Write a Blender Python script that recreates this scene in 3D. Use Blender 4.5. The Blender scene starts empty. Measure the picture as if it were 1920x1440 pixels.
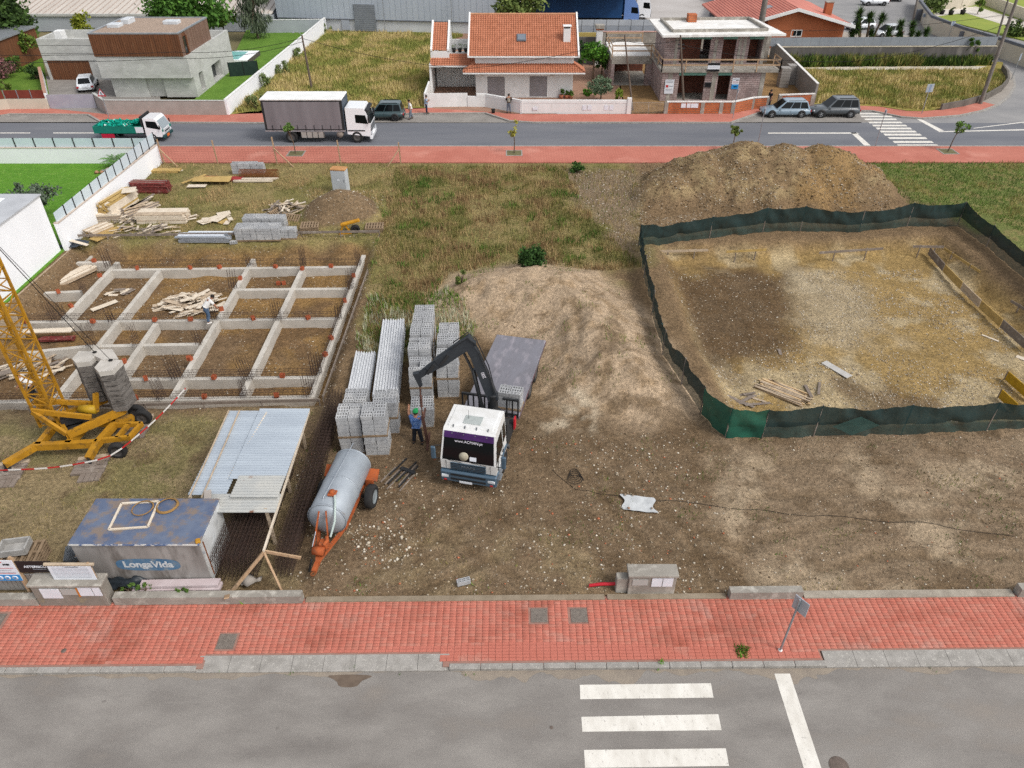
import bpy, math, random
import numpy as np
from mathutils import Matrix, Vector
R = math.radians
rnd = random.Random(7)
SC = bpy.context.scene
COL = SC.collection
# ---------------------------------------------------------------- camera
FPX, PITCH, HC = 1380.0, R(36.2), 21.0
cam = bpy.data.objects.new('camera', bpy.data.cameras.new('camera')); COL.objects.link(cam)
cam.location = (0, 0, HC); cam.rotation_euler = (R(90) - PITCH, 0, 0)
cam.data.sensor_width = 36; cam.data.lens = FPX / 1920 * 36
cam.data.clip_start = 0.3; cam.data.clip_end = 2000
SC.camera = cam
# ---------------------------------------------------------------- sky, sun, exposure (bright overcast day)
SUN_EL, SUN_AZ = 50, 122          # azimuth clockwise from +Y
wd = bpy.data.worlds.new('World'); SC.world = wd; wd.use_nodes = True
nt = wd.node_tree
sky = nt.nodes.new('ShaderNodeTexSky'); sky.sky_type = 'NISHITA'; sky.sun_disc = False
sky.sun_elevation = R(SUN_EL); sky.sun_rotation = R(SUN_AZ); sky.dust_density = 3.0; sky.ozone_density = 0.6
hs = nt.nodes.new('ShaderNodeHueSaturation'); hs.inputs['Saturation'].default_value = 0.28
nt.links.new(sky.outputs[0], hs.inputs['Color'])
nt.links.new(hs.outputs[0], nt.nodes['Background'].inputs['Color'])
nt.nodes['Background'].inputs['Strength'].default_value = 0.15
sl = bpy.data.lights.new('sun', 'SUN'); sl.energy = 1.0; sl.angle = R(14); sl.color = (1.0, 0.965, 0.91)
sun = bpy.data.objects.new('sun', sl); COL.objects.link(sun)
sun.location = (0, 0, 80); sun.rotation_euler = (R(90 - SUN_EL), 0, R(180 - SUN_AZ))
vs = SC.view_settings
vs.view_transform = 'Standard'; vs.look = 'None'; vs.gamma = 1.0; vs.use_curve_mapping = False
vs.exposure = 0.5
SC.render.engine = 'CYCLES'; SC.cycles.use_denoising = False; SC.cycles.use_adaptive_sampling = False
# ---------------------------------------------------------------- picture point -> place
_c, _s = math.cos(PITCH), math.sin(PITCH)
def _ray(x, y):
    u = (x - 960) / FPX; v = (720 - y) / FPX
    return u, _c + v * _s, -_s + v * _c
def G(x, y, z=0.0):
    d = _ray(x, y); t = (z - HC) / d[2]
    return Vector((d[0] * t, d[1] * t, z))
def W(x, y, Y):
    d = _ray(x, y); t = Y / d[1]
    return Vector((d[0] * t, Y, HC + d[2] * t))
def ZH(x, y, Y): return W(x, y, Y).z
# ---------------------------------------------------------------- materials
def lin(c):
    if isinstance(c, str):
        c = c.lstrip('#'); c = [int(c[i:i+2], 16) / 255 for i in (0, 2, 4)]
        c = [x / 12.92 if x <= .04045 else ((x + .055) / 1.055) ** 2.4 for x in c]
    return (c[0], c[1], c[2], 1.0)
MATS = {}
def M(name, col, col2=None, scale=2.0, rough=.8, metal=0., bump=0., bscale=None, detail=6., spec=.3, contrast=(.35, .65),
      stretch=None, col3=None, scale3=None, c3=(.55, .7), attr=None, alpha=None, coat=0., transm=0., obj=False):
    """procedural surface: two (three) real colours mixed by noise, fine relief as bump"""
    if name in MATS: return MATS[name]
    m = bpy.data.materials.new(name); m.use_nodes = True; MATS[name] = m
    n = m.node_tree.nodes; L = m.node_tree.links
    b = n['Principled BSDF']; b.inputs['Roughness'].default_value = rough; b.inputs['Metallic'].default_value = metal
    b.inputs['Specular IOR Level'].default_value = spec
    if coat: b.inputs['Coat Weight'].default_value = coat
    if transm: b.inputs['Transmission Weight'].default_value = transm
    if obj:
        tc = n.new('ShaderNodeTexCoord'); src = tc.outputs['Object']
    else:
        g = n.new('ShaderNodeNewGeometry'); src = g.outputs['Position']
    if stretch:
        mp = n.new('ShaderNodeVectorMath'); mp.operation = 'MULTIPLY'; mp.inputs[1].default_value = stretch
        L.new(src, mp.inputs[0]); src = mp.outputs[0]
    def noise(sc, det=detail, ro=.6):
        t = n.new('ShaderNodeTexNoise'); t.inputs['Scale'].default_value = sc; t.inputs['Detail'].default_value = det
        t.inputs['Roughness'].default_value = ro
        L.new(src, t.inputs['Vector']); return t.outputs['Fac']
    def ramp(fac, a, bb):
        r = n.new('ShaderNodeMapRange'); r.inputs[1].default_value = a; r.inputs[2].default_value = bb
        L.new(fac, r.inputs[0]); return r.outputs[0]
    def mix(f, a, bb, mode='MIX'):
        x = n.new('ShaderNodeMix'); x.data_type = 'RGBA'; x.blend_type = mode
        if isinstance(f, float): x.inputs[0].default_value = f
        else: L.new(f, x.inputs[0])
        for sck, v in ((x.inputs[6], a), (x.inputs[7], bb)):
            if isinstance(v, tuple): sck.default_value = v
            else: L.new(v, sck)
        return x.outputs[2]
    out = lin(col)
    if attr:
        a = n.new('ShaderNodeVertexColor'); a.layer_name = attr; out = a.outputs['Color']
        if col2 is not None: out = mix(ramp(noise(scale), *contrast), out, mix(1.0, out, lin(col2), 'MULTIPLY'))
    elif col2 is not None: out = mix(ramp(noise(scale), *contrast), lin(col), lin(col2))
    if col3 is not None: out = mix(ramp(noise(scale3 or scale * 4), *c3), out, lin(col3))
    if isinstance(out, tuple): b.inputs['Base Color'].default_value = out
    else: L.new(out, b.inputs['Base Color'])
    if bump:
        bp = n.new('ShaderNodeBump'); bp.inputs['Strength'].default_value = bump; bp.inputs['Distance'].default_value = .05
        L.new(noise(bscale or scale * 6, 5.), bp.inputs['Height']); L.new(bp.outputs[0], b.inputs['Normal'])
    if alpha is not None: b.inputs['Alpha'].default_value = alpha
    return m
# ---------------------------------------------------------------- mesh builder
W2L = {}
class MB:
    def __init__(s): s.v = []; s.f = []; s.sm = []; s.mi = []; s.m = 0; s.T = None; s.col = None; s.cols = []
    def add(s, vs, fs, smooth=False):
        o = len(s.v)
        if s.T is not None: vs = [tuple(s.T @ Vector(p)) for p in vs]
        s.v.extend([tuple(p) for p in vs]); s.f.extend([tuple(i + o for i in f) for f in fs])
        s.sm.extend([smooth] * len(fs)); s.mi.extend([s.m] * len(fs))
        if s.col is not None: s.cols.extend([s.col] * len(vs))
        return s
    HEX = [(0, 3, 2, 1), (4, 5, 6, 7), (0, 1, 5, 4), (1, 2, 6, 5), (2, 3, 7, 6), (3, 0, 4, 7)]
    def hexa(s, p): return s.add(p, MB.HEX)
    def box(s, x0, y0, z0, x1, y1, z1):
        return s.add([(x0,y0,z0),(x1,y0,z0),(x1,y1,z0),(x0,y1,z0),(x0,y0,z1),(x1,y0,z1),(x1,y1,z1),(x0,y1,z1)], MB.HEX)
    def cbox(s, c, d, rz=0, rx=0, ry=0, ch=0):
        a, b, e = d[0]/2, d[1]/2, d[2]/2
        Mx = Matrix.Translation(c) @ Matrix.Rotation(rz, 4, 'Z') @ Matrix.Rotation(ry, 4, 'Y') @ Matrix.Rotation(rx, 4, 'X')
        old = s.T; s.T = Mx if old is None else old @ Mx
        if ch: s.chbox(-a, -b, -e, a, b, e, ch)
        else: s.box(-a, -b, -e, a, b, e)
        s.T = old; return s
    def chbox(s, x0, y0, z0, x1, y1, z1, c):
        """box with chamfered edges"""
        V = []; idx = {}
        X = (x0, x1); Y = (y0, y1); Z = (z0, z1)
        for i in (0, 1):
            for j in (0, 1):
                for k in (0, 1):
                    sx, sy, sz = 1 - 2*i, 1 - 2*j, 1 - 2*k
                    for ax in range(3):
                        p = [X[i] + sx*c, Y[j] + sy*c, Z[k] + sz*c]; p[ax] = (X[i], Y[j], Z[k])[ax]
                        idx[i, j, k, ax] = len(V); V.append(p)
        F = []
        for ax in range(3):
            u, w = (ax + 1) % 3, (ax + 2) % 3
            for side in (0, 1):
                q = []
                for a, b in ((0, 0), (1, 0), (1, 1), (0, 1)):
                    t = [0, 0, 0]; t[ax] = side; t[u] = a; t[w] = b; q.append(idx[t[0], t[1], t[2], ax])
                F.append(q if side else q[::-1])
            for a in (0, 1):
                for b in (0, 1):
                    def g(e, axx):
                        t = [0, 0, 0]; t[ax] = e; t[u] = a; t[w] = b; return idx[t[0], t[1], t[2], axx]
                    q = [g(0, u), g(1, u), g(1, w), g(0, w)]; F.append(q if (a != b) else q[::-1])
        for i in (0, 1):
            for j in (0, 1):
                for k in (0, 1):
                    t = [idx[i, j, k, a] for a in range(3)]; F.append(t if (i + j + k) % 2 else t[::-1])
        return s.add(V, F)
    def bar(s, p, q, w, h=None, up=(0, 0, 1)):
        h = h or w; p = Vector(p); q = Vector(q); d = (q - p)
        if d.length < 1e-6: return s
        d.normalize(); up = Vector(up)
        if abs(d.dot(up)) > .98: up = Vector((1, 0, 0))
        x = d.cross(up).normalized() * (w/2); y = x.cross(d).normalized() * (h/2)
        return s.hexa([p-x-y, p+x-y, q+x-y, q-x-y, p-x+y, p+x+y, q+x+y, q-x+y])
    def tube(s, pts, r, n=8, cap=True, smooth=True):
        pts = [Vector(p) for p in pts]; k = len(pts)
        rs = r if isinstance(r, (list, tuple)) else [r] * k
        V = []; F = []; prev = None
        for i, p in enumerate(pts):
            d = (pts[min(i+1, k-1)] - pts[max(i-1, 0)]).normalized()
            if prev is None:
                a = Vector((0, 0, 1)) if abs(d.z) < .9 else Vector((1, 0, 0)); x = d.cross(a).normalized()
            else: x = (prev - d * prev.dot(d)).normalized()
            prev = x; y = d.cross(x)
            for j in range(n):
                t = 2*math.pi*j/n; V.append(p + (x*math.cos(t) + y*math.sin(t)) * rs[i])
        for i in range(k-1):
            for j in range(n):
                j2 = (j+1) % n; F.append((i*n+j, i*n+j2, (i+1)*n+j2, (i+1)*n+j))
        s.add(V, F, smooth)
        if cap: s.add(V[:n], [tuple(range(n))[::-1]]); s.add(V[-n:], [tuple(range(n))])
        return s
    def lathe(s, prof, n=24, T=None, smooth=True):
        V = []; F = []
        for r, z in prof:
            for j in range(n):
                t = 2*math.pi*j/n; V.append((r*math.cos(t), r*math.sin(t), z))
        for i in range(len(prof)-1):
            for j in range(n):
                j2 = (j+1) % n; F.append((i*n+j, i*n+j2, (i+1)*n+j2, (i+1)*n+j))
        old = s.T
        if T is not None: s.T = T if old is None else old @ T
        s.add(V, F, smooth); s.T = old; return s
    def prism(s, poly, z0, z1):
        """poly: list of (x,y); extruded between heights"""
        a = sum(poly[i][0]*poly[(i+1) % len(poly)][1] - poly[(i+1) % len(poly)][0]*poly[i][1] for i in range(len(poly)))
        if a < 0: poly = poly[::-1]
        n = len(poly)
        V = [(p[0], p[1], z0) for p in poly] + [(p[0], p[1], z1) for p in poly]
        F = [tuple(range(n))[::-1], tuple(range(n, 2*n))] + [(i, (i+1) % n, n+(i+1) % n, n+i) for i in range(n)]
        return s.add(V, F)
    def poly(s, pts): return s.add(pts, [tuple(range(len(pts)))])
    def build(s, name, mat, parent=None, w=False, loc=None):
        me = bpy.data.meshes.new(name)
        V = s.v
        if w and parent is not None and parent in W2L: V = [tuple(W2L[parent] @ Vector(p)) for p in V]
        me.from_pydata(V, [], s.f)
        for m in (mat if isinstance(mat, (list, tuple)) else [mat]): me.materials.append(m)
        if any(s.sm): me.polygons.foreach_set('use_smooth', s.sm)
        if any(s.mi): me.polygons.foreach_set('material_index', s.mi)
        if s.cols:
            a = me.color_attributes.new('Col', 'FLOAT_COLOR', 'POINT')
            a.data.foreach_set('color', np.array([c + (1.,) for c in s.cols], dtype=np.float32).ravel())
        return link(name, me, parent, loc)
def link(name, data, parent=None, loc=None):
    o = bpy.data.objects.new(name, data); COL.objects.link(o)
    if parent is not None:
        o.parent = parent
        if parent in W2L: W2L[o] = W2L[parent]
    if loc is not None: o.location = loc
    return o
def tag(o, label, cat, group=None):
    o['label'] = label; o['category'] = cat
    if group: o['group'] = group
    return o
def T(name, label, cat, loc=(0, 0, 0), rz=0., group=None):
    o = bpy.data.objects.new(name, None); COL.objects.link(o)
    o.location = loc; o.rotation_euler = (0, 0, rz); o.empty_display_size = .2
    W2L[o] = (Matrix.Translation(loc) @ Matrix.Rotation(rz, 4, 'Z')).inverted()
    return tag(o, label, cat, group)
def struct(o, label=None):
    o['kind'] = 'structure'
    if label: o['label'] = label
    return o
def stuff(o, label, cat=None):
    o['kind'] = 'stuff'; o['label'] = label
    if cat: o['category'] = cat
    return o
def dup(root, loc, rz, label, group=None):
    r = root.copy(); COL.objects.link(r); r.location = loc; r.rotation_euler = (0, 0, rz); r['label'] = label
    if group: r['group'] = group
    for ch in list(root.children):
        c = ch.copy(); COL.objects.link(c); c.parent = r
        for g in list(ch.children):
            d = g.copy(); COL.objects.link(d); d.parent = c
    return r
def text(name, body, size, loc, rot, mat, parent=None, extrude=.002, align='CENTER', sx=1., sh=0., bold=0.):
    cu = bpy.data.curves.new(name, 'FONT'); cu.body = body; cu.size = size; cu.align_x = align; cu.align_y = 'CENTER'
    cu.extrude = extrude; cu.materials.append(mat); cu.shear = sh; cu.offset = bold
    t = bpy.data.objects.new(name, cu); COL.objects.link(t); dg = bpy.context.evaluated_depsgraph_get(); dg.update()
    me = bpy.data.meshes.new_from_object(t.evaluated_get(dg)); bpy.data.objects.remove(t)
    o = link(name, me, parent); o.location = loc; o.rotation_euler = rot; o.scale = (sx, 1, 1)
    return o
# ---------------------------------------------------------------- numpy helpers
def vnoise(x, y, seed=0.):
    xi = np.floor(x); yi = np.floor(y); xf = x - xi; yf = y - yi
    def h(a, b):
        v = np.sin(a*127.1 + b*311.7 + seed*74.7) * 43758.5453; return v - np.floor(v)
    u = xf*xf*(3-2*xf); v = yf*yf*(3-2*yf)
    return (h(xi, yi)*(1-u) + h(xi+1, yi)*u)*(1-v) + (h(xi, yi+1)*(1-u) + h(xi+1, yi+1)*u)*v
def fbm(x, y, seed=0., o=4):
    r = 0; a = .5; t = 0
    for i in range(o):
        r = r + a*vnoise(x*2**i + 17.3*i, y*2**i - 9.1*i, seed+i); t += a; a *= .55
    return r/t
def sdf(poly, X, Y):
    """signed distance to a polygon, positive inside"""
    d = np.full(X.shape, 1e9); ins = np.zeros(X.shape, bool); n = len(poly)
    for i in range(n):
        ax, ay = poly[i][0], poly[i][1]; bx, by = poly[(i+1) % n][0], poly[(i+1) % n][1]
        ex, ey = bx-ax, by-ay; l2 = ex*ex+ey*ey+1e-12
        t = np.clip(((X-ax)*ex+(Y-ay)*ey)/l2, 0, 1)
        d = np.minimum(d, np.hypot(X-ax-t*ex, Y-ay-t*ey))
        c = ((ay > Y) != (by > Y)) & (X < ex*(Y-ay)/(ey if ey else 1e-12)+ax); ins ^= c
    return np.where(ins, d, -d)
def smooth(a, b, x):
    t = np.clip((x-a)/(b-a), 0, 1); return t*t*(3-2*t)
def GP(*pts, z=0.): return [tuple(G(px, py, z)[:2]) for px, py in pts]
def mesh_np(name, V, F, mat, col=None, sm=False):
    """V (n,3), F (m,k) arrays -> object data, fast"""
    me = bpy.data.meshes.new(name); n, (m, k) = len(V), F.shape
    me.vertices.add(n); me.vertices.foreach_set('co', V.astype(np.float32).ravel())
    me.loops.add(m*k); me.loops.foreach_set('vertex_index', F.astype(np.int32).ravel())
    me.polygons.add(m); me.polygons.foreach_set('loop_start', np.arange(0, m*k, k, dtype=np.int32))
    if sm: me.polygons.foreach_set('use_smooth', np.ones(m, bool))
    me.update(calc_edges=True)
    if col is not None:
        a = me.color_attributes.new('Col', 'FLOAT_COLOR', 'POINT')
        a.data.foreach_set('color', np.c_[col, np.ones(n)].astype(np.float32).ravel())
    me.materials.append(mat); return me
# ================================================================ SETTING: ground
PIT_L = GP((150, 452), (690, 447), (712, 462), (618, 765), (-160, 775), (-20, 610))
PIT_R = GP((1222, 455), (1500, 444), (1770, 436), (1965, 575), (2100, 795), (1372, 800), (1288, 640))
SAND = GP((795, 585), (850, 515), (1000, 496), (1120, 512), (1215, 600), (1318, 770), (1215, 800), (1040, 745), (985, 640), (880, 610))
def cone(X, Y, px, py, h, r, seed, pw=1.3, sy=1.0):
    c = G(px, py); d = np.hypot(X-c.x, (Y-c.y)/sy)/r
    d = d*(.8+.4*fbm(X*.7, Y*.7, seed))
    return h*np.clip(1-d**pw, 0, 1)
TRK = [GP((880, 930), (905, 1000), (1010, 1060), (1110, 1125)), GP((905, 1010), (800, 1060), (700, 1125)), GP((985, 760), (1060, 800), (1180, 880), (1300, 960), (1420, 1000)), GP((1400, 900), (1560, 890), (1750, 905), (1990, 930)), GP((1420, 1060), (1600, 1010), (1800, 1000), (1990, 1030)), GP((1150, 900), (1240, 1000), (1290, 1125)), GP((1080, 560), (1120, 640), (1100, 720), (1040, 770))]
def track(X, Y):
    r = np.zeros(X.shape); x_ = X+(fbm(X*.5, Y*.5, 51)-.5)*.5; y_ = Y+(fbm(X*.5, Y*.5, 52)-.5)*.5
    for t in TRK:
        for off in (-.95, .95):
            d = np.full(X.shape, 9.)
            for a, b in zip(t[:-1], t[1:]):
                ex, ey = b[0]-a[0], b[1]-a[1]; L_ = math.hypot(ex, ey); nx_, ny_ = -ey/L_*off, ex/L_*off
                q = np.clip(((x_-a[0]-nx_)*ex+(y_-a[1]-ny_)*ey)/(L_*L_), 0, 1); d = np.minimum(d, np.hypot(x_-a[0]-nx_-q*ex, y_-a[1]-ny_-q*ey))
            r = r+(np.exp(-(d/.2)**2)-.6*np.exp(-((d-.36)/.13)**2))*(.35+.9*fbm(X*.7, Y*.7, 53))
    return r
def hz(X, Y):
    X = np.asarray(X, float); Y = np.asarray(Y, float)
    z = (fbm(X*.35, Y*.35, 3)-.5)*.22 + (fbm(X*1.7, Y*1.7, 5, 3)-.5)*.09
    z = z*smooth(16.2, 18, Y)*smooth(59.3, 57.5, Y)*np.maximum(smooth(-28.8, -27.5, X), smooth(33, 31, Y))
    wob = (fbm(X*.9, Y*.9, 8)-.5)*.7
    z = z - .95*smooth(0., 1.3, sdf(PIT_L, X, Y)+wob*.6)
    z = z - .95*smooth(0., 1.6, sdf(PIT_R, X, Y)+wob)
    s = sdf(SAND, X, Y)
    z = z + 1.35*smooth(-.6, 3.8, s+wob*.8) + .22*smooth(0, 2, s)*(fbm(X*.8, Y*.8, 12)-.5)
    # big spoil heap by the far pavement
    H1 = np.maximum.reduce([cone(X, Y, 1315, 350, 2.5, 4.6, 21), cone(X, Y, 1385, 342, 3.05, 6.2, 22), cone(X, Y, 1460, 345, 2.95, 5.6, 23),
                            cone(X, Y, 1535, 343, 2.95, 5.6, 24), cone(X, Y, 1585, 356, 2.2, 4.2, 26), cone(X, Y, 1258, 368, 1.7, 3.4, 25)])
    z = z + H1*smooth(59.4, 56.2, Y) + (H1 > .02)*((fbm(X*.8, Y*.8, 30)-.5)*.5+(fbm(X*3.5, Y*3.5, 36, 3)-.5)*.16)*np.clip(H1, 0, 1)*smooth(59.4, 57, Y)
    z = z + cone(X, Y, 640, 404, 1.9, 3.1, 31) + cone(X, Y, 395, 476, .8, 1.6, 32) + cone(X, Y, 548, 472, .75, 1.6, 33) + cone(X, Y, 645, 470, .7, 1.5, 34)
    wl_ = 16.06+.0105*X; z = z-.09*smooth(wl_+.4, wl_+.12, Y)
    rg = 1-np.abs(2*fbm(X*.55+3, Y*.55, 13)-1)
    z = z+.55*smooth(.2, 2.5, s)*(rg-.75)-.055*track(X, Y)*smooth(16.5, 17.2, Y)
    return z
nx, ny = 620, 270
gx = np.linspace(-54, 56, nx); gy = 15.95+43.55*np.linspace(0, 1, ny)**1.35
X, Y = np.meshgrid(gx, gy); Z = hz(X, Y)
Z[0, :] = -.3; Z[-1, :] = -.3
# ---- surface colour: what the soil itself is (soil, sand, gravel, turf)
n1 = fbm(X*.5, Y*.5, 41); n2 = fbm(X*1.8, Y*1.8, 42, 3); n3 = fbm(X*.18, Y*.18, 43)
wx, wy = (fbm(X*.6, Y*.6, 44)-.5)*3.2, (fbm(X*.6, Y*.6, 45)-.5)*3.2
def c3(h): return np.array(lin(h)[:3])
Cc = np.empty(X.shape+(3,)); Cc[:] = c3('#76624a')
def put(mask, col, k=1.):
    global Cc
    m = np.clip(mask*k, 0, 1)[..., None]; Cc = Cc*(1-m) + c3(col)*m
def zone(poly, col, soft=.8, k=1., nz=None):
    m = smooth(-soft, soft, sdf(poly, X+wx, Y+wy))
    if nz is not None: m = m*nz
    put(m, col, k)
TURF = []                      # (polygon, kind) reused by the grass builder
zone(GP((-400, 775), (620, 765), (520, 1120), (-400, 1130)), '#87785a', .8, .85)          # yard under crane: straw
zone(GP((-200, 790), (420, 770), (330, 930), (-200, 1000)), '#6f6a42', .8, .6, smooth(.45, .6, n1))
zone(GP((130, 300), (1180, 300), (1230, 500), (700, 700), (700, 470), (140, 455)), '#857750', .8)   # back meadow
zone(GP((130, 300), (1180, 300), (1230, 500), (700, 700), (700, 470), (140, 455)), '#666638', .8, .55, smooth(.45, .6, n1))
zone(GP((1050, 318), (1190, 318), (1215, 500), (1120, 420)), '#7b6a55', .8)                # stony corner of the meadow
zone(GP((1590, 300), (2300, 300), (2300, 600), (1800, 420)), '#66703c', .8, .9)            # right meadow
zone(GP((1590, 300), (2300, 300), (2300, 600), (1800, 420)), '#8a7a52', .8, .6, smooth(.5, .64, n2))
zone(GP((560, 780), (1330, 780), (1395, 1125), (525, 1125)), '#715f4a', .8)                # lower plot soil
zone(GP((560, 1010), (1100, 1030), (1200, 1125), (525, 1125)), '#857458', .8, .7, smooth(.42, .62, n1))
zone(GP((1330, 810), (2300, 800), (2300, 1125), (1395, 1125)), '#7f6d58', .8)              # open soil on the right
zone(GP((1330, 860), (2300, 830), (2300, 1125), (1395, 1125)), '#9f8d75', .8, .9, smooth(.44, .62, n1))
sz = smooth(-1.2, .6, sdf(SAND, X+wx*.4, Y+wy*.4)); put(sz, '#a8937a'); put(sz*smooth(.5, .7, n2), '#8a7459', .7)
zone(GP((1020, 760), (1095, 740), (1110, 810), (1040, 810)), '#b9ab94', .5, .8, smooth(.35, .6, n2))            # spilt lime
pl = smooth(.2, 1.2, sdf(PIT_L, X, Y)); put(pl, '#70593f'); put(pl*smooth(.45, .62, n1), '#8a6d44', .75); put(pl*smooth(.55, .68, n3), '#6e5a44', .9)
pr = smooth(.1, 1.4, sdf(PIT_R, X, Y)); put(pr, '#937b50')
put(pr*smooth(.46, .6, n1), '#ab9b7c', .75)
dk = smooth(-2., 1.6, sdf(GP((1215, 485), (1480, 478), (1530, 550), (1485, 640), (1340, 660), (1260, 650)), X+wx*1.3, Y+wy*1.3)); put(dk*pr, '#5a4835', .92)
zone(GP((1480, 480), (1580, 480), (1700, 600), (1560, 640)), '#a3957c', 1.2, .7)
zone(GP((1580, 690), (1680, 690), (1840, 750), (1640, 740)), '#5b4733', .7, .7)
hp = smooth(.25, .9, Z-.1)*(Y > 47)*(X > 6); put(hp, '#7a664c'); put(hp*smooth(.48, .62, n2), '#93805f', .8)
zone(GP((1510, 290), (1620, 330), (1600, 400), (1500, 390)), '#8c7049', .8, .7)
put(smooth(.5, 1.0, cone(X, Y, 640, 404, 1.9, 3.1, 31)*2), '#74614a'); 
for a in ((395, 476), (548, 472), (645, 470)): put(smooth(.1, .5, cone(X, Y, a[0], a[1], .85, 1.8, 32)), '#7d6444', .9)
tr = track(X, Y); put(np.clip(tr, 0, 1)*(sdf(PIT_R, X, Y) < 0), '#57472f', .3); put(np.clip(-tr*1.5, 0, 1), '#9a8870', .22)
cl = smooth(.6, .68, fbm(X*.9, Y*.9, 57)); put(cl*(Y < 34)*(1-pl)*(1-pr), '#5d4c38', .55)
i = np.arange(nx*ny).reshape(ny, nx)
Fq = np.stack([i[:-1, :-1], i[:-1, 1:], i[1:, 1:], i[1:, :-1]], -1).reshape(-1, 4)
def soil_material():
    m = M('site_soil', '#808080', attr='Col', rough=.95, spec=.1)
    n = m.node_tree.nodes; L = m.node_tree.links; b = n['Principled BSDF']
    base = b.inputs['Base Color'].links[0].from_socket
    g = n.new('ShaderNodeNewGeometry')
    def nz(sc, det=8., ro=.65):
        t = n.new('ShaderNodeTexNoise'); t.inputs['Scale'].default_value = sc; t.inputs['Detail'].default_value = det; t.inputs['Roughness'].default_value = ro
        L.new(g.outputs['Position'], t.inputs['Vector']); return t.outputs['Fac']
    def mr(s, a, bb, c, d):
        r = n.new('ShaderNodeMapRange'); 
        for k, v in enumerate((a, bb, c, d)): r.inputs[k+1].default_value = v
        L.new(s, r.inputs[0]); return r.outputs[0]
    def mix(f, a, bb, mode='MIX'):
        x = n.new('ShaderNodeMix'); x.data_type = 'RGBA'; x.blend_type = mode
        L.new(f, x.inputs[0]) if not isinstance(f, float) else setattr(x.inputs[0], 'default_value', f)
        for sck, v in ((x.inputs[6], a), (x.inputs[7], bb)):
            if isinstance(v, tuple): sck.default_value = v
            else: L.new(v, sck)
        return x.outputs[2]
    f1 = nz(.9); f2 = nz(6.); f3 = nz(28., 4.)
    k = n.new('ShaderNodeCombineXYZ')
    a1 = n.new('ShaderNodeMath'); a1.operation = 'MULTIPLY'; L.new(mr(f1, .3, .7, .78, 1.2), a1.inputs[0]); L.new(mr(f2, .25, .75, .5, 1.48), a1.inputs[1])
    a2 = n.new('ShaderNodeMath'); a2.operation = 'MULTIPLY'; L.new(a1.outputs[0], a2.inputs[0]); L.new(mr(f3, .25, .75, .5, 1.5), a2.inputs[1])
    for q in range(3): L.new(a2.outputs[0], k.inputs[q])
    col = mix(1.0, base, k.outputs[0], 'MULTIPLY')
    vo = n.new('ShaderNodeTexVoronoi'); vo.inputs['Scale'].default_value = 9.; L.new(g.outputs['Position'], vo.inputs['Vector'])
    sp = n.new('ShaderNodeMath'); sp.operation = 'MULTIPLY'; L.new(mr(vo.outputs['Distance'], .12, .2, 1., 0.), sp.inputs[0]); L.new(mr(nz(1.3), .5, .62, 0., .55), sp.inputs[1])
    col = mix(sp.outputs[0], col, lin('#b7ab98'))
    L.new(col, b.inputs['Base Color'])
    bp = n.new('ShaderNodeBump'); bp.inputs['Strength'].default_value = .8; bp.inputs['Distance'].default_value = .12
    L.new(f2, bp.inputs['Height'])
    bp2 = n.new('ShaderNodeBump'); bp2.inputs['Strength'].default_value = .6; bp2.inputs['Distance'].default_value = .03
    L.new(nz(40., 3.), bp2.inputs['Height']); L.new(bp.outputs[0], bp2.inputs['Normal']); L.new(bp2.outputs[0], b.inputs['Normal'])
    return m
o = link('ground', mesh_np('ground', np.c_[X.ravel(), Y.ravel(), Z.ravel()], Fq, soil_material(), Cc.reshape(-1, 3), True))
struct(o, 'brown soil of the building plots with two dug pits and spoil heaps')
def gz(x, y): return float(hz(np.array([x]), np.array([y]))[0])
# land outside, to the horizon (open in the middle where the plots are dug)
mb = MB()
A = [(-900, -900), (900, -900), (900, 1500), (-900, 1500)]; B = [(-54, 15.95), (56, 15.95), (56, 59.5), (-54, 59.5)]
mb.add([p+(-.3,) for p in A+B], [(0, 1, 5, 4), (1, 2, 6, 5), (2, 3, 7, 6), (3, 0, 4, 7)])
struct(mb.build('terrain', M('terrain_soil', '#6f6a4a', '#7d6f52', .05, .95)), 'land stretching away round the plots')

# ================================================================ roads
m_asphN = M('asphalt_worn', '#8c8781', '#75706b', .8, .92, bump=.35, bscale=70, col3='#938a80', scale3=.4, c3=(.54, .74), stretch=(.45, 1, 1), detail=10.)
m_asphF = M('asphalt_far', '#6f7074', '#62646a', .35, .85, bump=.1, bscale=30, stretch=(.25, 1.2, 1))
m_asphR = M('asphalt_junction', '#8f8d8b', '#7f7e7e', .3, .9)
m_yard = M('yard_concrete', '#b3aeaa', '#a39d98', .15, .9)
m_bay = M('bay_cobble', '#8f8a84', '#7d7872', .6, .95, bump=.4, bscale=20)
m_white = M('road_paint', '#dcd8cf', '#c9c4ba', 3., .7, col3='#a39e97', scale3=16., c3=(.6, .7), stretch=(1, .5, 1))
def sheet(name, pts, z, mat, parent=None):
    mb = MB(); mb.poly([(p[0], p[1], z) for p in pts]); return mb.build(name, mat, parent)
def kline(x): return 13.47 + .0085*x           # near kerb face
def wline(x): return 16.06 + .0105*x           # back of near pavement
road = struct(sheet('road', [(-90, -60), (90, -60), (90, kline(90)+.1), (-90, kline(-90)+.1)], -.125, m_asphN), 'grey worn asphalt street along the bottom')
def marking(name, pxs, z, parent, mat=m_white):
    return sheet(name, [tuple(G(x, y, z)) for x, y in pxs], z, mat, parent)
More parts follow.
